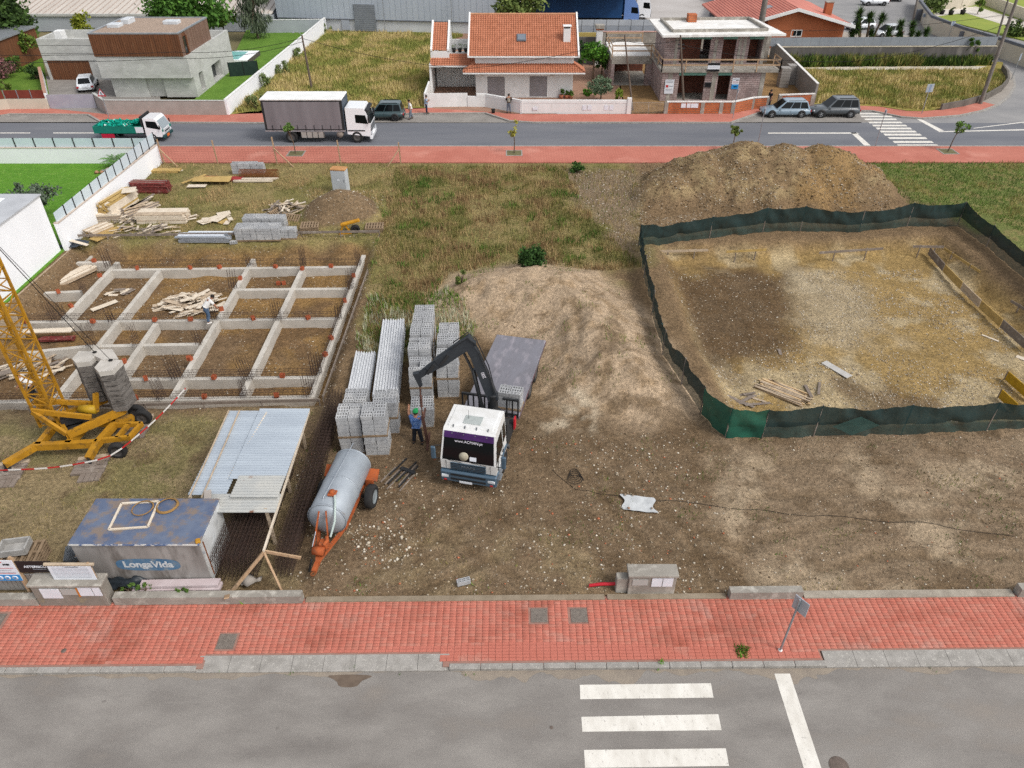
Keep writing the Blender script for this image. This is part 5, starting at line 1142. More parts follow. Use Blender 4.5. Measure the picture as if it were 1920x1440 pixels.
stones('rubble', 'pale stones on the open soil at the right front', GP((1340, 820), (2000, 810), (2000, 1115), (1395, 1115)), 26, .008, .05, RUB, 3, pat(92, .35))
stones('gravel', 'pale gravel spread over the dug pit floor', GP((1240, 490), (1750, 480), (1960, 640), (2000, 790), (1380, 790)), 170, .01, .06, PALE, 4, lambda x, y, r: r.rand(len(x)) < .18+.82*smooth(.42, .6, fbm(x*.4, y*.4, 93))*(1-.85*smooth(-1, 1, sdf(GP((1225, 490), (1450, 480), (1500, 560), (1470, 620), (1330, 650), (1260, 640)), x, y))))
stones('gravel', 'pale stones in the spoil heap', GP((1200, 305), (1640, 305), (1670, 400), (1200, 430)), 90, .012, .075, PALE, 5, lambda x, y, r: r.rand(len(x)) < .15+.9*smooth(.45, .62, fbm(x*.5, y*.5, 94)))
stones('gravel', 'stones strewn between the foundation beams', PIT_L, 50, .01, .055, PALE, 6, pat(95, .38))
stones('gravel', 'stones on the back corner of the plot', GP((1050, 318), (1190, 318), (1225, 500), (1120, 420)), 40, .015, .08, PALE, 7)
stones('gravel', 'stones in the grey soil heap', GP((560, 350), (720, 360), (725, 445), (560, 445)), 30, .015, .09, PALE, 8)
stones('gravel', 'clods and stones on the sand heap', SAND, 10, .01, .07, ['#8a7459', '#a08a6c', '#75604a'], 9, pat(96, .45))
stones('clods', 'small crumbs and clods of soil over the open ground', GP((560, 780), (2000, 800), (2000, 1112), (540, 1115)), 60, .01, .055, ['#6a5a48', '#79674f', '#8a7660', '#9a8870', '#a89880'], 10, lambda x, y, r: r.rand(len(x)) < .2+.8*smooth(.4, .62, fbm(x*.8, y*.8, 97)))
stones('clods', 'crumbs of soil on the spoil heap', GP((1200, 305), (1640, 305), (1670, 400), (1200, 430)), 60, .015, .1, ['#6d5a44', '#7d6950', '#8f7a5c'], 11)
# ================================================================ VEHICLES (local x forward, y left, ground at z = 0)
m_tyre = M('tyre', '#232324', '#2d2c2b', 6, .9); m_rim = M('rim', '#9fa2a5', rough=.4, metal=.7); m_rimd = M('rim_dark', '#4a4745', rough=.6)
m_blackp = M('black_plastic', '#1f2022', '#2a2b2d', 4, .6); m_vglass = M('vehicle_glass', '#0c1012', rough=.1, spec=.22); m_lampw = M('headlamp', '#c9ced2', rough=.15, spec=.7); m_lampr = M('tail_lamp', '#a01c22', rough=.2, spec=.6)
m_steel = M('dark_steel', '#2b2d30', '#3a3a3a', 3, .55, .4); m_chass = M('chassis', '#26272a', '#302f2e', 3, .8); m_plate = M('number_plate', '#d5d8dc', rough=.4)
def wheel(par, x, y, r, w, rim=None, side=1):
    """y: outer face position; side +1 left, -1 right"""
    A = Matrix.Translation((x, y, r)) @ Matrix.Rotation(R(-90*side), 4, 'X')
    mb = MB(); mb.lathe([(r*.58, -w), (r*.9, -w), (r, -w*.85), (r, -w*.15), (r*.92, 0), (r*.6, 0), (r*.58, -.03)], 22, A); wh = mb.build('wheel', m_tyre, par)
    mb = MB(); mb.lathe([(r*.6, -.005), (r*.56, -.02), (r*.45, -.06), (r*.2, -.03), (0, -.02)], 16, A); mb.build('rim', rim or m_rim, wh)
    if (rim or m_rim) is m_rim:
        mb = MB(); old = mb.T; mb.T = A
        for k in range(5):
            a = k*1.2566; mb.bar((0, 0, -.015), (r*.55*math.cos(a), r*.55*math.sin(a), -.012), r*.16, .02)
        mb.build('spokes', m_rim, wh)
    return wh
def loft(mb, rings, smooth=True, caps=True):
    n = len(rings[0]); V = [p for r_ in rings for p in r_]
    F = [(i*n+j, i*n+(j+1) % n, (i+1)*n+(j+1) % n, (i+1)*n+j) for i in range(len(rings)-1) for j in range(n)]
    mb.add(V, F, smooth)
    if caps: mb.add(rings[0], [tuple(range(n))[::-1]]); mb.add(rings[-1], [tuple(range(n))])
    return mb
def bil(q, u, v): return (Vector(q[0])*(1-u)+Vector(q[1])*u)*(1-v)+(Vector(q[3])*(1-u)+Vector(q[2])*u)*v
def panel(par, name, q, u0, u1, v0, v1, off, mat, th=.01):
    """thin pane lying on the quad q (a,b,c,d), proud of it by off"""
    n = (Vector(q[1])-Vector(q[0])).cross(Vector(q[3])-Vector(q[0])).normalized()
    p = [bil(q, u, v) for u, v in ((u0, v0), (u1, v0), (u1, v1), (u0, v1))]
    mb = MB(); mb.hexa([a+n*(off-th) for a in p]+[a+n*off for a in p]); return mb.build(name, mat, par)
def car(label, loc, rz, L, Wd, Ht, paint, style, group='parked cars', wr=.33, rim=None):
    r = T('parked_car', label, 'car', tuple(loc), R(rz), group); hw = Wd/2; zb = Ht*.52
    suv = style == 'suv'; zl = .32 if suv else .24
    #        x/L   halfwidth  top z
    st = [(-.5, .80, zb*.80), (-.485, .90, zb*.97), (-.42, .97, zb), (-.2, 1., zb*1.02), (.1, 1., zb), (.2, .99, zb*.985), (.30, .97, zb*.95), (.40, .93, zb*.88), (.465, .86, zb*.80), (.5, .72, zb*.62)]
    rings = []
    for fx, fw, zt in st:
        x = fx*L; w = hw*fw; zlo = zl+(.10 if abs(fx) > .47 else 0)
        rings.append([(x, w*.9, zlo), (x, w, zlo+.16), (x, w, zt*.72), (x, w*.96, zt*.93), (x, w*.84, zt), (x, -w*.84, zt), (x, -w*.96, zt*.93), (x, -w, zt*.72), (x, -w, zlo+.16), (x, -w*.9, zlo)])
    mb = MB(); loft(mb, rings); body = mb.build('body', paint, r)
    # greenhouse
    if style == 'hatch': xb0, xt0, xt1, xb1 = -.455, -.36, .03, .235
    elif style == 'estate': xb0, xt0, xt1, xb1 = -.47, -.40, .05, .235
    else: xb0, xt0, xt1, xb1 = -.475, -.42, .04, .22
    b, t = hw*.90, hw*.70; z0, z1 = zb*.97, Ht
    bs = [(xb0*L, -b, z0), (xb1*L, -b, z0), (xb1*L, b, z0), (xb0*L, b, z0)]; ts = [(xt0*L, -t, z1-.05), (xt1*L, -t, z1-.03), (xt1*L, t, z1-.03), (xt0*L, t, z1-.05)]
    top = [((xt0+.03)*L, -t*.85, z1), ((xt1-.03)*L, -t*.85, z1), ((xt1-.03)*L, t*.85, z1), ((xt0+.03)*L, t*.85, z1)]
    mb = MB(); mb.add(bs+ts+top, [(0, 1, 5, 4), (1, 2, 6, 5), (2, 3, 7, 6), (3, 0, 4, 7), (4, 5, 9, 8), (5, 6, 10, 9), (6, 7, 11, 10), (7, 4, 8, 11), (8, 9, 10, 11)]); cb_ = mb.build('cabin', paint, r); bv = cb_.modifiers.new('bevel', 'BEVEL'); bv.width = .05; bv.segments = 2
    R_ = [bs[0], bs[1], ts[1], ts[0]]; Lq = [bs[2], bs[3], ts[3], ts[2]]; Fq_ = [bs[1], bs[2], ts[2], ts[1]]; Bq = [bs[3], bs[0], ts[0], ts[3]]
    panel(r, 'windscreen', Fq_, .05, .95, .08, .95, .006, m_vglass); panel(r, 'rear_window', Bq, .1, .9, .2, .92, .006, m_vglass)
    cuts = ((.05, .30), (.32, .60), (.62, .93)) if style != 'hatch' else ((.06, .46), (.49, .92))
    for a, c_ in cuts:
        panel(r, 'side_window', R_, a, c_, .14, .9, .006, m_vglass); panel(r, 'side_window', Lq, 1-c_, 1-a, .14, .9, .006, m_vglass)
    ax = (.315*L, -.30*L)
    for x in ax:
        for s_ in (1, -1):
            A = Matrix.Translation((x, s_*(hw-.005), wr)) @ Matrix.Rotation(R(-90*s_), 4, 'X'); mb = MB(); mb.lathe([(wr*1.18, -.1), (wr*1.18, .004), (0, .004)], 22, A); mb.build('wheel_arch', m_blackp, r)
            wheel(r, x, s_*(hw+.012), wr, .2, rim, s_)
    for s_ in (1, -1):
        mb = MB(); mb.cbox((.455*L, s_*hw*.68, zb*.70), (.16, hw*.34, .13), rz=-s_*.35, ch=.03); mb.build('headlight', m_lampw, r)
        mb = MB(); mb.cbox((-.488*L, s_*hw*.78, zb*.78), (.1, .26, .2), ch=.02); mb.build('tail_light', m_lampr, r)
        mb = MB(); mb.cbox((.16*L, s_*(hw+.06), zb*1.02), (.12, .18, .12), ch=.03); mb.build('mirror', paint, r)
        for x in (-.06*L, .14*L): mb = MB(); mb.box(x, s_*hw-.004, .35, x+.012, s_*hw+.003, zb*.9); mb.build('door_gap', m_blackp, r)
        if style in ('estate', 'suv'): mb = MB(); mb.bar(((xt0+.05)*L, s_*t*.92, z1+.02), ((xt1-.06)*L, s_*t*.92, z1+.02), .04, .04); mb.build('roof_rail', m_blackp if suv else m_rim, r)
    mb = MB(); mb.cbox((.492*L, 0, zb*.5), (.06, Wd*.5, .2), ch=.02); mb.build('grille', m_blackp, r)
    mb = MB(); mb.cbox((-.49*L, 0, .38), (.08, Wd*.8, .2), ch=.03); mb.build('bumper', m_blackp if style != 'estate' else paint, r)
    for s_ in (.505, -.508): mb = MB(); mb.cbox((s_*L, 0, .42 if s_ > 0 else .62), (.012, .5, .11)); mb.build('plate', m_plate, r)
    return r
def paintm(n, c): return M(n, c, rough=.3, spec=.5, coat=.6)
RZ = -.121
car('white hatchback parked on the drive of the concrete house', (-45.3, 82.3, .006), 109, 4.1, 1.75, 1.47, paintm('paint_white', '#dfe2e5'), 'hatch', None, .31)
car('dark green hatchback with black roof rails beside the lorry', (-12.35, 71.9, RZ), 180, 4.25, 1.8, 1.58, paintm('paint_green', '#33474a'), 'suv', None, .33, m_blackp)
car('silver-blue estate car parked nose to the angled kerb', (26.35, 73.0, RZ), 180, 4.6, 1.8, 1.5, paintm('paint_blue', '#7b8e9c'), 'estate', None, .33)
car('dark grey sport utility car parked at the zebra crossing', (31.05, 73.0, RZ), 180, 4.6, 1.88, 1.72, paintm('paint_grey', '#464c50'), 'suv', None, .36)
car('white small van parked at the top of the side road', (59.3, 134, RZ), 180, 4.2, 1.75, 1.7, paintm('paint_white', '#dfe2e5'), 'suv', None, .31)
car('silver car behind the slanting yucca', (51.2, 109.5, RZ), 195, 4.2, 1.75, 1.5, paintm('paint_silver', '#b5b9bc'), 'hatch', None, .31)
car('white car glimpsed between the tall yuccas', (49.5, 114.5, RZ), 195, 4.2, 1.75, 1.5, paintm('paint_white', '#dfe2e5'), 'hatch', None, .31)
car('dark car parked at the far right of the side road', (63.5, 138, RZ), 180, 4.2, 1.75, 1.5, paintm('paint_dark', '#2e3338'), 'hatch', None, .31)
# ---- lorries
def cabshape(par, prof, hw, mat, taper=.94, ztap=None, name='cab', inset=0.):
    """side profile (x,z) swept over the width; upper points drawn in"""
    zs = [p[1] for p in prof]; z0, z1 = ztap or (min(zs), max(zs)); n = len(prof)
    def wf(z): return hw*(1-(1-taper)*max(0, min(1, (z-z0)/(z1-z0))))
    V = [(x, wf(z), z) for x, z in prof]+[(x, -wf(z), z) for x, z in prof]
    mb = MB(); mb.add(V, [tuple(range(n)), tuple(range(n, 2*n))[::-1]]+[(i, n+i, n+(i+1) % n, (i+1) % n) for i in range(n)])
    if sum(prof[i][0]*prof[(i+1) % n][1]-prof[(i+1) % n][0]*prof[i][1] for i in range(n)) > 0: mb.f = [f[::-1] for f in mb.f]
    return mb.build(name, mat, par), wf
def side_glass(par, pts, wf, mat=None, off=.008, name='side_window'):
    for s_ in (1, -1):
        mb = MB(); n = len(pts); mb.add([(x, s_*(wf(z)+off), z) for x, z in pts]+[(x, s_*(wf(z)-.02), z) for x, z in pts], [tuple(range(n)) if s_ < 0 else tuple(range(n))[::-1]]+[(i, (i+1) % n, n+(i+1) % n, n+i) for i in range(n)]); mb.build(name, mat or m_vglass, par)
# grey curtain-sided lorry on the far street
r = T('lorry', 'grey curtain-sided lorry with white cab driving on the far street', 'lorry', (-12.3, 66.0, RZ), 0)
wc = paintm('cab_white', '#e2e3e5')
mb = MB(); mb.box(-9.0, -.45, .75, -.3, .45, 1.0); mb.build('chassis', m_chass, r)
mb = MB(); mb.box(-9.15, -1.24, 1.02, -2.25, 1.24, 3.62); mb.build('cargo_body', m_chass, r)
m_curt = M('grey_curtain', '#6f6a6d', '#7b7679', .6, .7, stretch=(1.5, 1, .2), obj=True)
for s_ in (1, -1):
    mb = MB(); xs = np.linspace(-8.95, -2.45, 40); zz = (1.2, 2.2, 3.5)
    V = [(x, s_*(1.262+.012*math.sin(x*7+z)), z) for z in zz for x in xs]; k = 40
    F = [(i*k+j, i*k+j+1, (i+1)*k+j+1, (i+1)*k+j) for i in range(2) for j in range(k-1)]; mb.add(V, F if s_ < 0 else [f[::-1] for f in F], True); cu_ = mb.build('side_curtain', m_curt, r)
    for j in range(9): mb = MB(); mb.box(-8.5+j*.72, s_*1.28-.006, 1.08, -8.45+j*.72, s_*1.28+.006, 1.55); mb.build('strap', m_blackp, cu_)
mb = MB(); mb.chbox(-9.2, -1.27, 3.6, -2.2, 1.27, 3.72, .03); mb.build('roof', m_trim, r)
mb = MB(); mb.box(-2.24, -1.2, 1.1, -2.2, 1.2, 3.55); mb.build('front_panel', M('bluegrey_panel', '#46505a', rough=.6), r)
mb = MB(); mb.box(-9.2, -1.25, .98, -2.2, 1.25, 1.1); mb.build('side_rail', m_alu, r)
prof = [(-2.05, .95), (-.1, .62), (.0, 1.6), (-.28, 2.75), (-.5, 3.02), (-2.0, 3.05)]
cb, wf = cabshape(r, [(-2.05, .75), (-.05, .55), (.02, 1.55), (-.3, 2.62), (-.5, 2.92), (-2.05, 2.95)], 1.22, wc, .94)
side_glass(r, [(-1.25, 1.72), (-.18, 1.62), (-.36, 2.35), (-1.25, 2.4)], wf)
q = [(.02, -1.17, 1.6), (.02, 1.17, 1.6), (-.3, 1.12, 2.62), (-.3, -1.12, 2.62)]; panel(r, 'windscreen', q, .04, .96, .03, .95, .015, m_vglass)
mb = MB(); mb.cbox((-.22, 0, 2.72), (.3, 2.25, .16), ry=.4); mb.build('sun_visor', m_blackp, r)
mb = MB(); mb.box(-.02, -.95, .95, .03, .95, 1.45); mb.build('grille', m_blackp, r)
for z_ in (1.05, 1.2, 1.35): mb = MB(); mb.box(.03, -.93, z_, .045, .93, z_+.06); mb.build('grille_bar', m_alu, r)
mb = MB(); mb.chbox(-.15, -1.23, .3, .08, 1.23, .62, .04); mb.build('bumper', wc, r)
for s_ in (1, -1):
    mb = MB(); mb.box(.02, s_*.98-.17, .62, .075, s_*.98+.17, .88); mb.build('headlight', m_lampw, r)
    mb = MB(); mb.cbox((-.05, s_*1.36, 2.05), (.16, .14, .6), ch=.03); mb.build('mirror', m_blackp, r)
    mb = MB(); mb.box(-6.15, s_*1.2-.04, .45, -4.1, s_*1.2+.04, .95); sk_ = mb.build('side_guard', M('side_box', '#a39c96', '#948d86', 2, .7), r)
    for j in range(5): mb = MB(); mb.box(-6.15+j*.5, s_*1.245-.01, .45, -6.1+j*.5, s_*1.245+.01, .95); mb.build('strap', m_blackp, sk_)
    mb = MB(); mb.lathe([(0, 0), (.28, 0), (.28, .5), (0, .5)], 16, Matrix.Translation((-2.75, s_*.95-.25, .72)) @ Matrix.Rotation(R(-90), 4, 'X')); mb.build('air_tank', M('tank_tan', '#8d8278', rough=.6), r)
    wheel(r, -1.25, s_*1.22, .5, .3, m_rimd, s_); wheel(r, -7.0, s_*1.22, .5, .5, m_rimd, s_)
    mb = MB(); mb.cbox((-1.25, s_*1.1, 1.06), (1.5, .26, .1)); mb.build('mudguard', m_chass, r)
# small green skip truck
r = T('tipper_truck', 'small white-cabbed truck heaped with green crates on the far street', 'truck', (-30.6, 66.0, RZ), 0)
tealm = M('teal_paint', '#0f7a68', '#0c6a5c', 2, .6)
mb = MB(); mb.box(-5.9, -.4, .5, -.3, .4, .72); mb.build('chassis', m_chass, r)
mb = MB()
for a in ((-6.0, -1.0, -1.75, -.94), (-6.0, .94, -1.75, 1.0), (-6.0, -.94, -5.94, .94), (-1.81, -.94, -1.75, .94)): mb.box(a[0], a[1], .75, a[2], a[3], 1.35)
mb.box(-5.94, -.94, .75, -1.81, .94, .82); mb.build('tray', tealm, r)
mb = MB(); mb.box(-1.72, -.95, .8, -1.62, .95, 2.15); mb.build('headboard', m_blackp, r)
rs = np.random.RandomState(2); n = 260; P = np.c_[rs.uniform(-5.8, -1.9, n), rs.uniform(-.9, .9, n), rs.uniform(1.15, 1.42, n)]; P[:, 2] += .55*np.clip((P[:, 0]+3.0)/1.1, 0, 1)
V, F = chips(P, rs.uniform(.08, .2, n), rs, .9); t = rs.rand(n); colr = np.where((t < .88)[:, None], c3('#14907c'), c3('#c9ded8')); o = link('load', mesh_np('load', V, F, m_stone, np.repeat(colr*(.6+.7*rs.rand(n))[:, None], 6, 0)), r); o['kind'] = 'stuff'
cb, wf = cabshape(r, [(-1.5, .5), (-.1, .42), (.0, 1.0), (-.32, 1.75), (-.5, 1.98), (-1.5, 2.0)], .98, wc, .9)
side_glass(r, [(-1.3, 1.25), (-.2, 1.05), (-.42, 1.72), (-1.3, 1.78)], wf)
q = [(.0, -.94, 1.05), (.0, .94, 1.05), (-.34, .9, 1.78), (-.34, -.9, 1.78)]; panel(r, 'windscreen', q, .05, .95, .02, .98, .012, M('pale_windscreen', '#8d979c', rough=.08, spec=.7))
mb = MB(); mb.chbox(-.12, -1.0, .28, .08, 1.0, .52, .04); mb.build('bumper', M('dark_teal', '#1d3f40', rough=.6), r)
for s_ in (1, -1):
    mb = MB(); mb.cbox((.0, s_*.75, .66), (.06, .3, .16), ch=.02); mb.build('headlight', m_lampw, r)
    mb = MB(); mb.cbox((-.03, s_*.8, .95), (.1, .3, .22), rz=-s_*.2, ch=.03); mb.build('corner_panel', tealm, r)
    mb = MB(); mb.cbox((-.1, s_*1.1, 1.3), (.1, .1, .32), ch=.02); mb.build('mirror', m_blackp, r)
    wheel(r, -.95, s_*.98, .36, .22, m_rim, s_); wheel(r, -4.6, s_*.98, .36, .4, m_rimd, s_)
mb = MB(); mb.cbox((.09, -.15, .42), (.02, .5, .22)); mb.build('plate', M('orange_plate', '#d06a2c', rough=.5), r)
mb = MB(); mb.box(.03, -.5, .78, .05, .5, .86); mb.build('grille', m_blackp, r)
mb = MB(); mb.box(-5.4, -1.02, .35, -4.3, -.96, .7); mb.build('mud_flap', M('red_box', '#b01f3a', rough=.6), r)
mb = MB(); mb.box(-2.3, -1.012, .8, -1.62, -1.003, 1.3); mb.build('side_badge', m_board, r)
# depot lorries
def depot(label, x, y, rz, tl, body, cabm, boxm=None):
    r = T('lorry', label, 'lorry', (x, y, -.12), R(rz), 'lorries in the depot')
    mb = MB(); mb.box(-tl-2.5, -1.25, 1.1, -2.5, 1.25, 3.95); mb.build('cargo_body', body, r); mb = MB(); mb.box(-tl-2.55, -1.28, 3.95, -2.45, 1.28, 4.03); mb.build('roof', m_trim, r)
    mb = MB(); mb.box(-tl-2.3, -.5, .7, -.4, .5, 1.1); mb.build('chassis', m_chass, r)
    cb, wf = cabshape(r, [(-2.2, .6), (-.05, .45), (0, 1.6), (-.3, 2.8), (-.9, 3.6), (-2.2, 3.75)], 1.23, cabm, .9)
    side_glass(r, [(-1.2, 1.75), (-.15, 1.65), (-.32, 2.45), (-1.2, 2.5)], wf); q = [(0, -1.15, 1.62), (0, 1.15, 1.62), (-.3, 1.1, 2.8), (-.3, -1.1, 2.8)]; panel(r, 'windscreen', q, .04, .96, .03, .97, .015, m_vglass)
    mb = MB(); mb.box(-.05, -1.1, .5, .04, 1.1, 1.4); mb.build('grille', m_blackp, r)
    for s_ in (1, -1):
        for xx in (-1.3, -tl*.25-2.5, -tl*.88-2.5, -tl*.76-2.5): wheel(r, xx, s_*1.22, .5, .35, m_rimd, s_)
bluec = M('blue_curtain', '#12406e', '#0f3760', .6, .6)
depot('blue curtain-sided articulated lorry with pale blue cab', 18.3, 117.6, -2, 12.5, bluec, paintm('cab_blue', '#5f7fb5'))
depot('blue lorry with white cab behind the pale blue one', 20.6, 121.5, -2, 12.5, bluec, wc)
depot('white tractor lorry half cut off by the top edge', 33.5, 137, 180, 6, bluec, wc)
# ---- crane truck on the plot: local x=0 is the front bumper
CT = T('crane_truck', 'white and blue flatbed truck with a black loading crane', 'truck', (-1.72, 21.45, gz(-1.2, 24)-.02), R(-102.9))
r = CT
m_tb = paintm('truck_blue', '#3f5566'); m_tw = M('truck_white', '#dcdcda', '#cfceca', 2.5, .4, spec=.5, coat=.3); m_bed = M('bed_plate', '#77767d', '#6a686d', 1.2, .7, .0, col3='#918c92', scale3=2.5, c3=(.52, .7), stretch=(.4, 1, 1), bump=.15, obj=True)
mb = MB(); mb.box(-9.4, -.45, .7, -.4, .45, 1.0); mb.build('chassis', m_chass, r)
cb, wf = cabshape(r, [(-1.8, .95), (-.62, .95), (-.02, 1.02), (.02, 1.5), (-.3, 2.74), (-.4, 2.83), (-1.8, 2.86)], 1.13, m_tw, .92, (1.5, 2.85))
mb = MB(); mb.chbox(-1.82, -.93, 2.8, -.5, .93, 2.88, .05); mb.build('roof_panel', m_tw, r)
mb = MB(); mb.chbox(-1.2, -.36, 2.88, -.68, .36, 2.905, .012); mb.build('roof_hatch', M('hatch_grey', '#aab0ad', '#9aa09d', 6, .4), r)
q = [(.02, 1.13, 1.5), (.02, -1.13, 1.5), (-.3, -1.05, 2.74), (-.3, 1.05, 2.74)]; q = [q[1], q[0], q[3], q[2]]
panel(r, 'windscreen', q, .035, .965, .02, .99, .012, m_vglass); panel(r, 'sun_strip', q, .03, .97, .78, 1.0, .02, M('purple_strip', '#4a2a63', '#38204c', 2, .3))
_n = (Vector(q[1])-Vector(q[0])).cross(Vector(q[3])-Vector(q[0])).normalized(); ez = (Vector(q[3])-Vector(q[0])).normalized()
def onws(u, v, off): return bil(q, u, v)+_n*off
wt = M('lettering_white', '#d9d6dd', rough=.5)
tx = text('lettering', 'www.ACMAN.pt', .16, onws(.5, .70, .024), (0, 0, 0), wt, r)
tx.rotation_euler = Matrix((Vector((0, 1, 0)), ez, _n)).transposed().to_euler()
mb = MB(); mb.lathe([(0, 0), (.19, 0), (.19, .01), (0, .01)], 20, Matrix.Translation(onws(.42, .2, .018)) @ Matrix((Vector((0, 1, 0)), ez, _n)).transposed().to_4x4()); mb.build('round_sticker', M('sticker_cream', '#b5ad98', '#9a9280', 12, .6), r)
p4 = [onws(u, v, .022) for u, v in ((.53, .08), (.65, .08), (.65, .22), (.53, .22))]; mb = MB(); mb.poly(p4); mb.build('paper', m_board, r)
for u in (.18, .4, .62, .84): mb = MB(); a = onws(u, .97, .03); b_ = a+Vector((-.26, 0, .2)); mb.bar(a-ez*.06, b_, .035, .03); mb.build('visor_strut', M('strut_grey', '#5d6064', rough=.5), r)
side_glass(r, [(-1.15, 1.62), (-.12, 1.52), (-.36, 2.38), (-1.15, 2.46)], wf); side_glass(r, [(-1.68, 1.75), (-1.3, 1.7), (-1.3, 2.44), (-1.68, 2.46)], wf)
for s_ in (1, -1):
    for xx in (-.42, -1.22): mb = MB(); mb.box(xx, s_*1.128-.006, 1.0, xx+.018, s_*1.128+.008, 1.58); mb.build('door_gap', m_blackp, r)
    mb = MB(); mb.cbox((-1.1, s_*1.145, 1.42), (.16, .03, .05), ch=.01); mb.build('door_handle', m_blackp, r)
    mb = MB(); mb.tube([(-.25, s_*1.15, 1.1), (-.3, s_*1.17, 1.55)], .014, 6); mb.build('grab_rail', m_blackp, r)
    mb = MB(); mb.box(.02, s_*.9-.006, 1.02, .038, s_*.9+.006, 1.48); mb.build('front_gap', m_blackp, r)
mb = MB(); mb.tube([(-1.0, -.2, 2.9), (-1.0, -.2, 3.3)], .008, 5); mb.build('aerial', m_blackp, r)
mb = MB(); mb.box(.0, -.72, 1.08, .045, .72, 1.42); gr = mb.build('grille', m_tb, r)
for z_ in (1.12, 1.2, 1.28, 1.36): mb = MB(); mb.box(.045, -.7, z_, .055, .7, z_+.03); mb.build('grille_bar', m_blackp, gr)
tx = text('badge', 'MAN', .17, (.06, 0, 1.27), (R(90), 0, R(90)), M('badge_grey', '#7d8790', rough=.4, metal=.5), r, sx=1.5)
mb = MB(); mb.chbox(-.5, -1.16, .42, .1, 1.16, .98, .06); bu = mb.build('bumper', m_tb, r)
for z_ in (.56, .78): mb = MB(); mb.box(.095, -.72, z_, .108, .72, z_+.1); mb.build('air_slot', m_blackp, bu)
mb = MB(); mb.box(.1, -.36, .44, .115, .16, .54); mb.build('plate', m_plate, bu)
for s_ in (1, -1):
    mb = MB(); mb.cbox((.075, s_*.93, .72), (.08, .34, .15), rz=-s_*.12, ch=.02); mb.build('headlight', m_lampw, r)
    mb = MB(); mb.cbox((.09, s_*.95, .52), (.05, .13, .09), ch=.015); mb.build('fog_lamp', m_lampr, r)
    mb = MB(); mb.cbox((-.02, s_*1.42, 1.75), (.12, .2, .62), ch=.04); mi_ = mb.build('mirror', m_tb, r)
    mb = MB(); mb.tube([(-.2, s_*1.05, 2.05), (-.05, s_*1.4, 2.08)], .018, 6); mb.tube([(-.1, s_*1.08, 1.42), (-.03, s_*1.4, 1.46)], .018, 6); mb.build('bracket', m_blackp, mi_)
    mb = MB()
    for k, (xx, zz) in enumerate(((-.4, .45), (-.42, .72), (-.45, .98))): mb.box(xx-.34, s_*1.12-.1, zz, xx+.05, s_*1.12+.1, zz+.05)
    mb.build('step', m_alu, r)
    mb = MB(); n_ = 12
    for k in range(n_):
        a, b_ = R(15+150*k/n_), R(15+150*(k+1)/n_); c_ = (-1.42, .52); rr = .66
        mb.hexa([(c_[0]+rr*math.cos(a), s_*.8, c_[1]+rr*math.sin(a)), (c_[0]+rr*math.cos(a), s_*1.18, c_[1]+rr*math.sin(a)), (c_[0]+rr*math.cos(b_), s_*1.18, c_[1]+rr*math.sin(b_)), (c_[0]+rr*math.cos(b_), s_*.8, c_[1]+rr*math.sin(b_)),
                 (c_[0]+(rr+.1)*math.cos(a), s_*.8, c_[1]+(rr+.1)*math.sin(a)), (c_[0]+(rr+.1)*math.cos(a), s_*1.18, c_[1]+(rr+.1)*math.sin(a)), (c_[0]+(rr+.1)*math.cos(b_), s_*1.18, c_[1]+(rr+.1)*math.sin(b_)), (c_[0]+(rr+.1)*math.cos(b_), s_*.8, c_[1]+(rr+.1)*math.sin(b_))])
    mb.build('mudguard', m_tb, r)
    wheel(r, -1.42, s_*1.14, .5, .3, m_rimd, s_); wheel(r, -6.6, s_*1.14, .5, .52, m_rimd, s_); wheel(r, -7.95, s_*1.14, .5, .52, m_rimd, s_)
for s_, xx in ((1, -.1), (-1, -.1)): pass
mb = MB(); mb.tube([(.075, .75, 1.5), (.09, .15, 1.58)], .012, 5); mb.tube([(.075, -.25, 1.5), (.09, -.8, 1.58)], .012, 5); mb.build('wiper', m_blackp, r)
mb = MB(); mb.chbox(-9.75, -1.25, 1.1, -3.55, 1.25, 1.25, .02); bed = mb.build('flatbed', m_bed, r)
mb = MB(); mb.box(-9.75, -1.262, 1.06, -3.5, -1.252, 1.2); mb.box(-9.75, 1.252, 1.06, -3.5, 1.262, 1.2); mb.build('edge_rail', M('rail_pinkish', '#6a4a50', '#5a5a60', 2, .7), bed)
mb = MB()
for y_ in np.linspace(-1.22, 1.22, 11):
    if abs(y_-.25) > .3: mb.box(-3.55, y_-.03, 1.2, -3.49, y_+.03, 2.15)
mb.box(-3.57, -1.25, 2.1, -3.47, -.1, 2.18); mb.box(-3.57, .55, 2.1, -3.47, 1.25, 2.18); mb.box(-3.57, -1.25, 1.3, -3.5, 1.25, 1.36); mb.build('headboard_rack', m_steel, r)
mb = MB(); mb.box(-3.3, -1.1, .75, -2.0, 1.1, 1.3); mb.box(-2.4, .85, 1.3, -2.0, 1.1, 2.0); mb.build('equipment_frame', m_chass, r)
mb = MB(); mb.cbox((-3.0, 1.2, 1.35), (.25, .06, .55)); mb.build('red_marker', M('marker_red', '#b5202c', rough=.5), r)
